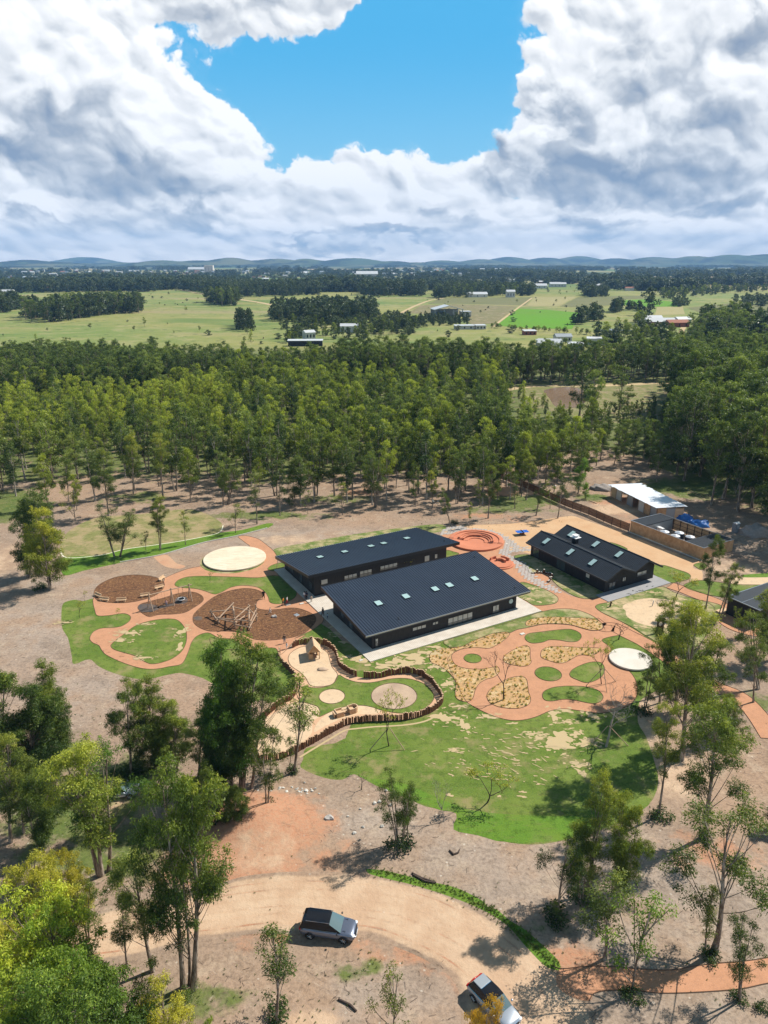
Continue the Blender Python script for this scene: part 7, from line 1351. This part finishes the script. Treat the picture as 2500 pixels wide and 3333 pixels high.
for a, b in zip(vg, vg[1:]):
    for _ in range(9): t = rb_.random(); q = a.lerp(b, t); wd_.append((q.x + rb_.gauss(0, .35), q.y + rb_.gauss(0, .35), rb_.uniform(.2, 1.1)))
blades('verge_grass', wd_, 9, 'weeds', .15, 14, 'long grass on the verge of the dirt road')
# ---- cars
mat('car_grey', (.17, .195, .26), .22, metal=.6, spec=.7); mat('car_silver', (.42, .46, .52), .25, metal=.55, spec=.6); mat('car_glass', (.010, .013, .017), .12, spec=.3); mat('car_black', (.008, .008, .01), .12, spec=.8); mat('windscreen_glass', (.10, .15, .16), .05, spec=1.)
mat('tyre', (.015, .015, .016), .85); mat('alloy', (.45, .46, .48), .3, metal=.8); mat('lamp_red', (.45, .01, .01), .2); mat('lamp_clear', (.7, .72, .75), .1, spec=1.); mat('chrome', (.7, .7, .72), .15, metal=1.)
def car(label, paint, p, an, L, W, H, suv):
    T = thing('parked_car', label, 'car', p, an); hl, hw = L / 2, W / 2; belt = H * .60; hood = H * .585 if suv else H * .60; wb_, wx = (L * .302, -L * .30), .36 if suv else .33
    # lower body: stations (x, half width factor, z bottom, z top)
    S_ = [(-hl, .80, .42, belt * .80), (-hl + .06, .90, .34, belt * .95), (-hl + .28, .97, .26, belt), (-hl * .6, 1, .24, belt), (0, 1, .24, belt), (hl * .42, 1, .24, belt - .01), (hl * .55, .985, .24, hood), (hl * .78, .96, .25, hood - .06), (hl - .2, .90, .28, hood - .14), (hl - .04, .80, .34, hood - .28), (hl, .70, .42, hood - .38)]
    def sec(x, f, zb, zt): w_ = hw * f; dz = zt - zb; return [(x, -w_ * .86, zb), (x, -w_ * .98, zb + dz * .18), (x, -w_, zb + dz * .55), (x, -w_ * .965, zb + dz * .86), (x, -w_ * .87, zt), (x, -w_ * .45, zt + .035), (x, 0, zt + .045), (x, w_ * .45, zt + .035), (x, w_ * .87, zt), (x, w_ * .965, zb + dz * .86), (x, w_, zb + dz * .55), (x, w_ * .98, zb + dz * .18), (x, w_ * .86, zb)]
    m_ = MB(); vs = [v for s_ in S_ for v in sec(*s_)]; n = 13; fs = [(i * n + j, (i + 1) * n + j, (i + 1) * n + (j + 1) % n, i * n + (j + 1) % n) for i in range(len(S_) - 1) for j in range(n)] + [tuple(range(n)), tuple((len(S_) - 1) * n + j for j in range(n - 1, -1, -1))]
    m_.add(vs, fs); bo = m_.build('body', MAT[paint], T, True); sb = bo.modifiers.new('s', 'SUBSURF'); sb.levels = sb.render_levels = 2
    # greenhouse: stations (x, z bottom, z top, half width at bottom, half width at top)
    if suv: Gs = [(-hl + .05, belt, belt + .02, .86, .86), (-hl + .26, belt, H * .93, .88, .70), (-hl + .5, belt, H * .975, .89, .71), (-.6, belt, H, .90, .72), (-.1, belt, H * .99, .90, .72), (hl * .09, belt, H * .955, .90, .70), (hl * .50, belt - .03, belt - .0, .88, .84)]
    else: Gs = [(-hl + .12, belt, belt + .02, .84, .84), (-hl + .42, belt, H * .9, .86, .66), (-hl + .9, belt, H * .975, .88, .69), (-.2, belt, H, .89, .72), (hl * .16, belt, H * .97, .89, .71), (hl * .50, belt - .02, belt, .87, .85)]
    gl = MB(); ro = MB(); ws = MB()
    def q(s_, k_): x, zb, zt, a, b = s_; return [(x, -hw * a, zb), (x, -hw * b, zt), (x, -hw * b * .5, zt + .03), (x, 0, zt + .04), (x, hw * b * .5, zt + .03), (x, hw * b, zt), (x, hw * a, zb)][k_]
    for i in range(len(Gs) - 1):
        a, b = Gs[i], Gs[i + 1]; last_ = i == len(Gs) - 2; first = i == 0; M_ = ws if last_ else (gl if first else ro)
        for k_ in range(1, 5): M_.add([q(a, k_), q(b, k_), q(b, k_ + 1), q(a, k_ + 1)], [(0, 3, 2, 1)])
        for k_ in (0, 5): gl.add([q(a, k_), q(b, k_), q(b, k_ + 1), q(a, k_ + 1)], [(0, 3, 2, 1)])
    gl.build('side_glass', MAT['car_glass'], T); rf = ro.build('roof', MAT['car_black'], T, True); ws.build('windscreen', MAT['windscreen_glass'], T)
    if suv:
        m_ = MB()
        for s_ in (-1, 1): m_.tube([(-hl + .6, s_ * hw * .68, H + .02), (hl * .12, s_ * hw * .68, H + .02)], .02, 5)
        m_.build('roof_rail', MAT['chrome'], rf)
    else:
        m_ = MB(); m_.b2((-hl + .5, -hw * .6, H * .965), (-.95, hw * .6, H + .035)); m_.build('rear_roof_panel', MAT['corrugated_grey'], rf, bevel=.02); m_ = MB(); m_.tube([(-.9, -hw * .6, H + .06), (-.9, hw * .6, H + .06)], .02, 4); m_.build('roof_bar', MAT['chrome'], rf)
    for s_ in (-1, 1):
        m_ = MB(); m_.tube([(-hl + .4, s_ * hw * .90, belt + .02), (hl * .4, s_ * hw * .905, belt + .02)], .018, 4); m_.build('window_trim', MAT['chrome'], T)
        for x in wb_:
            tyre = MB(); tyre.tube([(x, s_ * (hw - .24), wx), (x, s_ * (hw + .015), wx)], wx, 22); t_ = tyre.build('wheel', MAT['tyre'], T)
            m_ = MB(); m_.tube([(x, s_ * (hw + .0), wx), (x, s_ * (hw + .022), wx)], wx * .70, 20); ri = m_.build('rim', MAT['car_black'], t_); m_ = MB()
            for k_ in range(7): a = 6.283 * k_ / 7; m_.tube([(x, s_ * (hw + .03), wx), (x + math.cos(a) * wx * .66, s_ * (hw + .03), wx + math.sin(a) * wx * .66)], .022, 4)
            m_.build('spokes', MAT['alloy'], t_)
            ar = MB(); pts_ = [(x + math.cos(R(a)) * (wx + .05), s_ * (hw * 1.002), wx + math.sin(R(a)) * (wx + .05)) for a in range(-15, 196, 15)]; ar.tube(pts_, .035, 5); ar.build('wheel_arch', MAT['car_black'], T)
        m_ = MB(); m_.ball((hl * .40, s_ * (hw + .12), belt + .1), (.09, .12, .08), 8, 6); m_.build('mirror', MAT['car_black' if suv else paint], T, True)
        m_ = MB(); m_.ball((hl - .16, s_ * hw * .70, hood - .24), (.16, .2, .07), 8, 6); m_.build('headlight', MAT['lamp_clear'], T, True)
        m_ = MB(); m_.ball((-hl + .09, s_ * hw * .72, belt - .10), (.12, .26, .09), 8, 6); m_.build('tail_light', MAT['lamp_red'], T, True)
    if not suv: m_ = MB(); m_.tube([(-hl + .1, -hw * .7, belt - .05), (-hl + .02, 0, belt - .04), (-hl + .1, hw * .7, belt - .05)], .05, 5); m_.build('light_bar', MAT['lamp_red'], T, True)
    m_ = MB(); m_.tube([(hl - .1, -hw * .72, .42), (hl + .03, -hw * .4, .40), (hl + .03, hw * .4, .40), (hl - .1, hw * .72, .42)], .06, 6); m_.build('bumper_trim', MAT['chrome'], T, True)
    m_ = MB(); m_.box((hl - .01, 0, hood - .3), (.06, hw * .9, .16)); m_.build('grille', MAT['car_black'], T); m_ = MB(); m_.box((hl + .085, 0, .5), (.02, .5, .12)); m_.build('number_plate', MAT['plastic_white'], T)
    if suv:
        for s_ in (-1, 1): m_ = MB(); m_.tube([(hl * .56, s_ * hw * .62, hood + .045), (hl * .66, s_ * hw * .60, hood + .03), (hl * .64, s_ * hw * .74, hood - .0)], .018, 4); m_.build('bonnet_vent', MAT['car_black'], T)
    return T
ZO['c1'] = (950, 2900, .21097); ZO['c2'] = (1450, 3100, .18083)
a, b = G('c1', 285, 745), G('c1', 785, 815); d_ = b - a; print('wheelbase', d_.length); an = math.atan2(d_.y, d_.x); mid_ = a.lerp(b, .5) + Vector((-math.sin(an), math.cos(an), 0)) * .95
car('dark grey four wheel drive car with a black roof on the dirt road', 'car_grey', (mid_.x, mid_.y, .01), an, 4.95, 2.0, 1.76, True)
a, b = G('c2', 530, 480, .95), G('c2', 1240, 1290, .65); d_ = b - a; print('car2', d_.length); an = math.atan2(d_.y, d_.x); mid_ = a.lerp(b, .5)
car('silver car with a dark glass roof and red tail lights, half under the golden tree', 'car_silver', (mid_.x, mid_.y, .01), an, 4.6, 1.85, 1.55, False)
p = G('5', 640, 975); car('silver car in deep shade under the trees at left', 'car_silver', (p.x, p.y, 0), R(8), 4.5, 1.82, 1.5, False)
# ---- people
mat('skin', (.42, .24, .16), .6); mat('hair_dark', (.02, .014, .01), .7)
def cloth(c): nm = 'cloth_%02x%02x%02x' % tuple(int(v * 255) for v in c); return MAT.get(nm) or mat(nm, c, .9, spec=.1)
def skin_obj(name, verts, edges, radii, material, parent, root=0):
    me = bpy.data.meshes.new(name); me.from_pydata(verts, edges, []); me.materials.append(material); o = link_mesh(name, me, parent); md = o.modifiers.new('skin', 'SKIN'); md.use_smooth_shade = True
    for i, sv in enumerate(me.skin_vertices[0].data): sv.radius = (radii[i], radii[i]) if not isinstance(radii[i], tuple) else radii[i]; sv.use_root = i == root
    s_ = o.modifiers.new('sub', 'SUBSURF'); s_.levels = s_.render_levels = 1; return o
def person(k, x, y, h, face, label, top, legs, pose='stand', hair=(.02, .014, .01)):
    T = thing('person', label, 'person', G(k, x, y), face); T.scale = (h, h, h) ; s_ = {'stand': .0, 'walk': .09, 'run': .2}[pose]; lean = {'stand': 0, 'walk': .02, 'run': .07}[pose]
    # x sideways, -y forward, heights as fractions of the figure
    V = [(0, 0, .52), (0, -lean * .5, .63), (0, -lean, .76), (0, -lean, .83), (0, -lean - .01, .87)]; r_ = [.075, .07, .085, .055, .033]; E_ = [(0, 1), (1, 2), (2, 3), (3, 4)]
    hd = len(V); V += [(0, -lean - .012, .905), (0, -lean - .016, .955), (0, -lean - .012, .99)]; r_ += [.045, .052, .03]; E_ += [(4, hd), (hd, hd + 1), (hd + 1, hd + 2)]
    joints = {}
    for sx in (-1, 1):
        f = s_ * sx; i = len(V); V += [(sx * .055, 0, .50), (sx * .06, -f * .55 - .01, .28), (sx * .06, -f + (.06 if f < 0 else 0), .045 + (.06 if pose == 'run' and f < 0 else 0)), (sx * .065, -f - .07 + (.06 if f < 0 else 0), .02 + (.04 if pose == 'run' and f < 0 else 0))]; r_ += [.055, .036, .024, .02]; E_ += [(0, i), (i, i + 1), (i + 1, i + 2), (i + 2, i + 3)]
        j = len(V); g = -f; el_ = (sx * .15, -lean + .015 - g * .3, .64); wr = (sx * .155, -lean - .05 - g * .8, .51 + abs(g) * .3); V += [(sx * .105, -lean, .80), el_, wr]; r_ += [.036, .024, .016]; E_ += [(2, j), (j, j + 1), (j + 1, j + 2)]; joints[sx] = (V[j], el_, wr)
        w_ = j + 2; pl = len(V); V.append((wr[0] + sx * .003, wr[1] - .012, wr[2] - .03)); r_.append((.02, .011)); E_.append((w_, pl))
        for q_, (dx, ln) in enumerate(((-.014, .040), (-.005, .046), (.005, .043), (.014, .034))): n_ = len(V); V += [(wr[0] + sx * .003, wr[1] - .012 + dx, wr[2] - .046), (wr[0] - sx * .004, wr[1] - .016 + dx, wr[2] - .046 - ln)]; r_ += [.0052, .0045]; E_ += [(pl, n_), (n_, n_ + 1)]
        n_ = len(V); V += [(wr[0] - sx * .008, wr[1] - .036, wr[2] - .040)]; r_.append(.0055); E_.append((pl, n_))
        n_ = len(V)
    skin_obj('body', V, E_, r_, MAT['skin'], T)
    m_ = MB(); m_.ball((0, -lean - .064, .935), (.008, .014, .012), 6, 4); m_.ball((0, -lean - .058, .912), (.016, .006, .004), 6, 4)
    for sx in (-1, 1): m_.ball((sx * .055, -lean - .012, .935), (.006, .012, .018), 6, 4)
    m_.build('face', MAT['skin'], T, True); m_ = MB()
    for sx in (-1, 1): m_.ball((sx * .02, -lean - .062, .95), (.006, .004, .004), 6, 4)
    m_.build('eye', MAT['hair_dark'], T, True)
    m_ = MB(); m_.ball((0, -lean + .006, .958), (.062, .062, .055), 10, 8); m_.ball((0, -lean + .045, .915), (.045, .025, .06), 8, 6); m_.build('hair', cloth(hair), T, True)
    tv = [(0, 0, .50), (0, -lean * .5, .62), (0, -lean, .75), (0, -lean, .82)]; tr_ = [.088, .082, .098, .062]; te = [(0, 1), (1, 2), (2, 3)]
    for sx in (-1, 1): a_, b_, c_ = joints[sx]; i = len(tv); tv += [a_, b_, tuple(b_[q] * .3 + c_[q] * .7 for q in range(3))]; tr_ += [.046, .034, .028]; te += [(2, i), (i, i + 1), (i + 1, i + 2)]
    skin_obj('shirt', tv, te, tr_, cloth(top), T)
    lv_ = [(0, 0, .52)]; lr = [.086]; le = []
    for sx in (-1, 1): f = s_ * sx; i = len(lv_); lv_ += [(sx * .056, 0, .49), (sx * .06, -f * .55 - .01, .28), (sx * .06, -f + (.06 if f < 0 else 0), .08 + (.05 if pose == 'run' and f < 0 else 0))]; lr += [.064, .045, .034]; le += [(0, i), (i, i + 1), (i + 1, i + 2)]
    skin_obj('trousers', lv_, le, lr, cloth(legs), T)
    for sx in (-1, 1): f = s_ * sx; m_ = MB(); m_.ball((sx * .062, -f - .035 + (.06 if f < 0 else 0), .018 + (.05 if pose == 'run' and f < 0 else 0)), (.03, .065, .02), 8, 5); m_.build('shoe', MAT['hair_dark'], T, True)
BK, WH, NV = (.015, .015, .018), (.72, .70, .68), (.04, .05, .09)
for a in (('10', 992, 188, 1.72, .4, 'person in black walking at the top of the large mulch area', BK, BK, 'walk'), ('10', 1142, 240, 1.62, 1.2, 'person in an orange jacket on the path near the terrace', (.55, .22, .03), (.04, .03, .03), 'walk'), ('10', 1172, 228, 1.5, 1.5, 'person in a white top and red trousers beside the orange jacket', WH, (.5, .03, .03), 'walk'),
          ('10', 1308, 193, 1.6, 2.6, 'person in white on the terrace edge beside a dark dressed one', WH, (.2, .2, .22), 'stand'), ('10', 1322, 196, 1.72, 2.8, 'person in dark clothes on the terrace edge', (.03, .03, .05), BK, 'stand'), ('10', 1360, 215, 1.35, .2, 'person in pale beige clothes on the terrace', (.5, .42, .34), (.45, .40, .34), 'stand'), ('10', 1448, 325, 1.72, .9, 'person in a grey brown top between the two black buildings', (.17, .12, .10), (.07, .05, .05), 'walk'),
          ('10', 1484, 342, 1.1, 1.8, 'child in a light blue top beside the grown up on the terrace', (.45, .55, .62), NV, 'stand'), ('10', 1040, 303, 1.15, 1.9, 'child in white running across the bark mulch', WH, WH, 'run'), ('10', 1153, 531, 1.6, .3, 'person in a brown top outside the palisade entrance', (.12, .08, .06), (.30, .29, .30), 'stand'), ('10', 1170, 575, 1.15, 2.2, 'child in pale blue at the palisade entrance', (.55, .62, .68), WH, 'walk'), ('10', 243, 246, 1.25, .3, 'child in a pink top standing by the swings', (.55, .35, .36), (.25, .25, .3), 'stand')): person(*a)
# ---- water, tracks and fields beyond
sheet('pond', GL('9', [(690, 628), (720, 616), (790, 610), (840, 616), (872, 635), (882, 658), (862, 682), (820, 700), (770, 704), (735, 690), (715, 660)]), 'muddy_water', 22, 'muddy brown pond in a clearing of the forest')
sheet('dirt_track', ribbon(GL('9', [(480, 630), (600, 611), (700, 604), (850, 606), (1000, 602), (1165, 594), (1300, 592)]), 5.5), 'bare_sand', 26, 'dirt track running behind the pond', sm=1)
mat('field_bright', (.11, .27, .02), .95, noise=(.01, .8, (.13, .23, .03)), spec=.1); mat('field_brown', (.22, .18, .10), .95, noise=(.03, 1, (.17, .17, .07)), spec=.1, fn=lambda t, v, c, b: t.mix(t.rng(t.noise(v, .12, 5, .7), .5, .66), c, (.33, .27, .18))); mat('field_tan', (.36, .31, .15), .95, noise=(.01, 1, (.28, .26, .12)), spec=.1); mat('field_olive', (.15, .16, .065), .95, noise=(.02, 1, (.19, .18, .09)), spec=.1)
for pts, mt_, z_, lb in (([(485, 343), (575, 272), (720, 278), (852, 290), (812, 360), (700, 357), (560, 352)], 'field_bright', 60, 'bright green crop field'), ([(100, 292), (160, 258), (300, 252), (575, 262), (482, 336), (380, 340), (330, 300)], 'field_brown', 60, 'rough brown field around the open barn'), ([(620, 259), (650, 221), (835, 220), (745, 263)], 'field_tan', 80, 'tan stubble field'),
                         ([(760, 262), (840, 221), (1180, 214), (1120, 228), (990, 234), (990, 256), (860, 268)], 'field_olive', 90, 'dull olive field beyond the tan one'), ([(992, 238), (1120, 232), (1284, 244), (1284, 263), (1100, 263), (1004, 253)], 'field_bright', 100, 'far bright green field behind the tall tree'), ([(1308, 268), (1500, 248), (1900, 262), (1900, 312), (1400, 300)], 'field_olive', 90, 'dark ploughed field at the right'),
                         ([(190, 250), (250, 226), (645, 222), (610, 258), (300, 250)], 'field_olive', 80, 'grey green field behind the barn'), ([(1170, 300), (1300, 296), (1290, 262), (1180, 264)], 'field_tan', 70, 'pale field behind the brick farmhouse')): sheet('field', GL('9', pts), mt_, z_, lb, sm=1)
for k, pts, wd, lb in (('9', [(72, 292), (130, 262), (200, 236), (260, 226)], 5, 'pale farm track left of the barn'), ('9', [(1282, 390), (1288, 365), (1300, 340), (1312, 318)], 4.5, 'pale farm track to the brick houses'), ('9', [(470, 350), (580, 268), (640, 225)], 3, 'thin track along the bright field'), ('8', [(1000, 226), (1060, 236), (1120, 245), (1175, 256)], 9, 'road passing the plantation'), ('8', [(780, 190), (830, 200), (900, 212)], 8, 'road between the two plantations'), ('8', [(100, 214), (200, 208), (340, 209)], 9, 'pale road at the edge of the left plantation'), ('9', [(1380, 140), (1440, 124), (1480, 112)], 30, 'far pale road up the rise')): sheet('farm_track', ribbon(GL(k, pts), wd), 'bare_sand', 160, lb, sm=1)
for pts, lb in (([(915, 366), (960, 360), (1030, 360), (1075, 366), (1020, 370), (960, 370)], 'narrow roadside pond'), ([(1365, 306), (1400, 300), (1440, 301), (1435, 309), (1390, 310)], 'small far pond at the right')): sheet('pond', GL('9', pts), 'pond_water', 170, lb)
# ---- far buildings
def house(k, x, y, w_, d_, h, wall, roof, label, rz=0., ridge=True, name='farm_building', wins=3, group=None, rise=.25):
    p = G(k, x, y); T = thing(name, label, 'building', (p.x, p.y, 0), rz, group); m_ = MB(); m_.b2((-w_ / 2, -d_ / 2, 0), (w_ / 2, d_ / 2, h)); m_.build('wall', MAT[wall], T); r_ = MB(); o_ = .4; up_ = d_ * rise if ridge else .5
    if ridge: r_.add([(-w_ / 2 - o_, -d_ / 2 - o_, h + .02), (w_ / 2 + o_, -d_ / 2 - o_, h + .02), (w_ / 2 + o_, d_ / 2 + o_, h + .02), (-w_ / 2 - o_, d_ / 2 + o_, h + .02), (-w_ / 2 - o_, 0, h + up_), (w_ / 2 + o_, 0, h + up_)], [(0, 1, 5, 4), (2, 3, 4, 5), (0, 4, 3), (1, 2, 5), (3, 2, 1, 0)])
    else: r_.add([(-w_ / 2 - o_, -d_ / 2 - o_, h + .02), (w_ / 2 + o_, -d_ / 2 - o_, h + .02), (w_ / 2 + o_, d_ / 2 + o_, h + up_), (-w_ / 2 - o_, d_ / 2 + o_, h + up_), (-w_ / 2 - o_, -d_ / 2 - o_, h + .3), (w_ / 2 + o_, -d_ / 2 - o_, h + .3), (w_ / 2 + o_, d_ / 2 + o_, h + up_ + .3), (-w_ / 2 - o_, d_ / 2 + o_, h + up_ + .3)], [(3, 2, 1, 0), (4, 5, 6, 7), (0, 1, 5, 4), (1, 2, 6, 5), (2, 3, 7, 6), (3, 0, 4, 7)])
    r_.build('roof', MAT[roof], T)
    for i in range(wins): q = -w_ / 2 + w_ * (i + .5) / wins; m_ = MB(); m_.b2((q - .6, -d_ / 2 - .04, h * .25), (q + .6, -d_ / 2 - .005, h * .72)); m_.build('window' if i else 'door', MAT['dark_opening'], T)
    return T
BN = G('9', 270, 305); T = thing('open_barn', 'large open sided metal barn with a pale gabled roof', 'barn', (BN.x, BN.y, 0), R(8)); w_, d_, h = 30, 22, 8
for x in (-w_ / 2, -5, 5, w_ / 2):
    for y in (-d_ / 2, d_ / 2): m_ = MB(); m_.b2((x - .4, y - .4, 0), (x + .4, y + .4, h)); m_.build('post', MAT['corrugated_grey'], T)
for s_ in (-1, 1): m_ = MB(); m_.add([(s_ * (w_ / 2 + 1), -d_ / 2 - 1, h), (0, -d_ / 2 - 1, h + 4), (0, d_ / 2 + 1, h + 4), (s_ * (w_ / 2 + 1), d_ / 2 + 1, h), (s_ * (w_ / 2 + 1), -d_ / 2 - 1, h - .7), (0, -d_ / 2 - 1, h + 3.3), (0, d_ / 2 + 1, h + 3.3), (s_ * (w_ / 2 + 1), d_ / 2 + 1, h - .7)], [(0, 1, 2, 3), (7, 6, 5, 4), (0, 4, 5, 1), (2, 6, 7, 3), (3, 7, 4, 0)]); m_.build('roof', MAT['roof_white'], T)
m_ = MB(); m_.b2((-w_ / 2, d_ / 2 - .3, 0), (w_ / 2, d_ / 2, h - .8)); m_.build('wall', MAT['corrugated_grey'], T); m_ = MB(); m_.b2((w_ / 2 + .5, -6, 0), (w_ / 2 + 11, 6, 5)); m_.build('annex', MAT['plaster'], T); m_ = MB(); m_.b2((w_ / 2 + .3, -6.3, 5.01), (w_ / 2 + 11.3, 6.3, 5.4)); m_.build('annex_roof', MAT['roof_white'], T); m_ = MB(); m_.b2((-9, -3, 0), (-1, 4, 5)); m_.build('stored_machine', MAT['tank_plastic'], T)
for a in (('9', 1187, 348, 26, 13, 4.5, 'brick', 'roof_white', 'low brick farmhouse with a pale roof', .0), ('9', 1155, 332, 18, 10, 4.5, 'plaster', 'roof_white', 'pale roofed building just behind the brick farmhouse', .1), ('9', 1262, 350, 20, 10, 4, 'brick', 'roof_tile', 'brown roofed farm building right of the brick farmhouse', .2), ('9', 1285, 335, 15, 9, 4, 'plaster', 'roof_white', 'small pale farm building at the end of the track', .3),
          ('9', 345, 360, 17, 6, 3, 'plaster', 'roof_white', 'long low shed below the barn', .1, False), ('9', 415, 360, 9, 6, 3.2, 'plaster', 'roof_white', 'short low shed right of the long one', .2, False), ('9', 627, 384, 10, 7, 3, 'brick', 'roof_white', 'small pale roofed hut in the near pasture', .1, False), ('9', 715, 440, 16, 11, 3.4, 'plaster', 'roof_white', 'white roofed house behind the tall trees', -.2), ('9', 690, 428, 9, 7, 3, 'plaster', 'roof_white', 'small white house left of the white roofed one', .3, False),
          ('9', 825, 441, 10, 8, 3, 'plaster', 'roof_white', 'small white roofed shed among the tree tops', -.1, False), ('9', 925, 425, 16, 9, 4, 'plaster', 'roof_white', 'pale block house with a flat white roof', -.25, False), ('9', 770, 412, 12, 8, 3.6, 'plaster', 'corrugated_grey', 'grey roofed house with palms', .1), ('8', 1320, 432, 24, 6, 3.6, 'cladding', 'roof_white', 'long black hut with a pale roof edge in the pasture', .05, False), ('8', 1510, 372, 15, 8, 5, 'plaster', 'roof_white', 'white house hidden in the grove', .0),
          ('8', 1335, 402, 8, 7, 5, 'plaster', 'roof_white', 'little white roofed cottage in the shrubs', .5), ('9', 400, 222, 34, 14, 5, 'plaster', 'roof_white', 'white farm buildings in front of the far grove', .1), ('9', 545, 222, 14, 12, 9, 'plaster', 'roof_white', 'small white house by the far grove', .0), ('9', 868, 152, 80, 20, 6, 'plaster', 'roof_white', 'very long white sheds far away', .0), ('9', 668, 184, 34, 18, 6, 'plaster', 'roof_white', 'white roofed building at the left of the far woods', .0), ('9', 738, 178, 26, 16, 7, 'plaster', 'roof_white', 'white far house, left of two', .0),
          ('9', 766, 178, 20, 14, 7, 'plaster', 'roof_white', 'white far house, right of two', .0), ('9', 925, 180, 50, 14, 5, 'plaster', 'roof_white', 'flat white building left of the tall dark grove', .0), ('9', 1115, 180, 60, 20, 7, 'plaster', 'roof_white', 'large pale farm far at the right', .1), ('9', 1280, 165, 70, 20, 7, 'plaster', 'roof_white', 'row of pale sheds by the far road', .1), ('9', 470, 112, 160, 40, 9, 'plaster', 'roof_white', 'long pale factory near the foot of the hills', .0), ('8', 905, 118, 45, 30, 38, 'plaster', 'plaster', 'tall pale block standing over the town', .0, False),
          ('8', 870, 112, 150, 50, 14, 'plaster', 'roof_white', 'wide white hall beside the tall pale block', .0), ('8', 1585, 160, 60, 30, 24, 'plaster', 'roof_white', 'white building with a rounded end near the right of the town', .1), ('8', 1530, 163, 60, 20, 9, 'plaster', 'roof_white', 'low white building left of the rounded one', .1), ('8', 8, 216, 44, 14, 7, 'plaster', 'roof_white', 'long white shed at the left edge beyond the pasture', .0), ('9', 1400, 308, 10, 8, 3, 'plaster', 'roof_white', 'tiny shed by the far pond', .0, False)): house(*a)
# the town: small houses, each copied
TM = []
for i, (wl_, rf_) in enumerate((('plaster', 'roof_white'), ('plaster', 'roof_tile'), ('brick', 'roof_white'), ('plaster', 'corrugated_grey'))):
    m_ = MB(); m_.b2((-7, -5, 0), (7, 5, 5)); m_.cur = 1; m_.add([(-7.5, -5.5, 5.02), (7.5, -5.5, 5.02), (7.5, 5.5, 5.02), (-7.5, 5.5, 5.02), (-7.5, 0, 7.4), (7.5, 0, 7.4)], [(0, 1, 5, 4), (2, 3, 4, 5), (0, 4, 3), (1, 2, 5), (3, 2, 1, 0)]); TM.append(m_.mesh('town_house', [MAT[wl_], MAT[rf_]]))
rt = random.Random(31)
for i in range(190):
    y = rt.uniform(2300, 5000) if i % 5 else rt.uniform(1500, 2600); x = rt.uniform(-.57, .18 if i % 5 else .55) * y
    o = link_mesh('town_house', TM[rt.choice((0, 0, 0, 1, 2, 3))]); o.location = (x, y, 0); s_ = rt.uniform(.7, 1.3); o.scale = (s_ * rt.uniform(.9, 1.8), s_, rt.uniform(.8, 1.3) * (1.6 if y > 3000 else 1)); o.rotation_euler = (0, 0, rt.gauss(0, .35))
    tag(o, 'tiny pale house of the distant town' if i % 5 else 'tiny pale farmhouse scattered before the distant town', 'house', 'houses of the distant town' if i % 5 else 'far scattered farmhouses')
# cows
CW = MB(); CW.ball((0, 0, 1.0), (1.0, .38, .45), 10, 7); CW.ball((1.25, 0, 1.15), (.32, .16, .2), 8, 6); CW.tube([(.8, 0, 1.15), (1.15, 0, 1.25)], [.26, .16], 7)
for x, y in ((.7, .2), (.7, -.2), (-.7, .2), (-.7, -.2)): CW.tube([(x, y, .75), (x * 1.02, y, 0)], [.12, .06], 5)
CW.tube([(-1.0, 0, 1.2), (-1.15, 0, .5)], .03, 4); CM = CW.mesh('cow', MAT['bark_dark'], True)
for i, (x, y) in enumerate(((712, 258), (757, 252), (768, 256), (790, 248), (800, 262), (850, 246), (1138, 402))):
    p = G('8', x, y); o = link_mesh('cow', CM); o.location = p; o.rotation_euler = (0, 0, i * 1.3); tag(o, 'dark cow grazing in the big pasture' if i < 6 else 'dark cow alone near the black hut', 'cow', 'cows grazing in the big pasture' if i < 6 else None)
# two power poles in the pasture
for x, y in ((935, 60), (1100, 120)): pass
def _haze():
    m = bpy.data.materials.new('haze'); m.use_nodes = True; t = NT(m.node_tree); t.n.remove(t.n['Principled BSDF'])
    v = t.new('ShaderNodeVolumePrincipled'); v.inputs['Color'].default_value = (.30, .58, 1, 1); v.inputs['Density'].default_value = 7.0e-5; v.inputs['Anisotropy'].default_value = .0
    t.l.new(v.outputs[0], t.n['Material Output'].inputs['Volume'])
    b = MB(); b.b2((-42000, -500, -1.2), (42000, 17600, 620)); o = b.build('haze', m); tag(o, kind='stuff', label='thin blue haze in the air')
_haze()
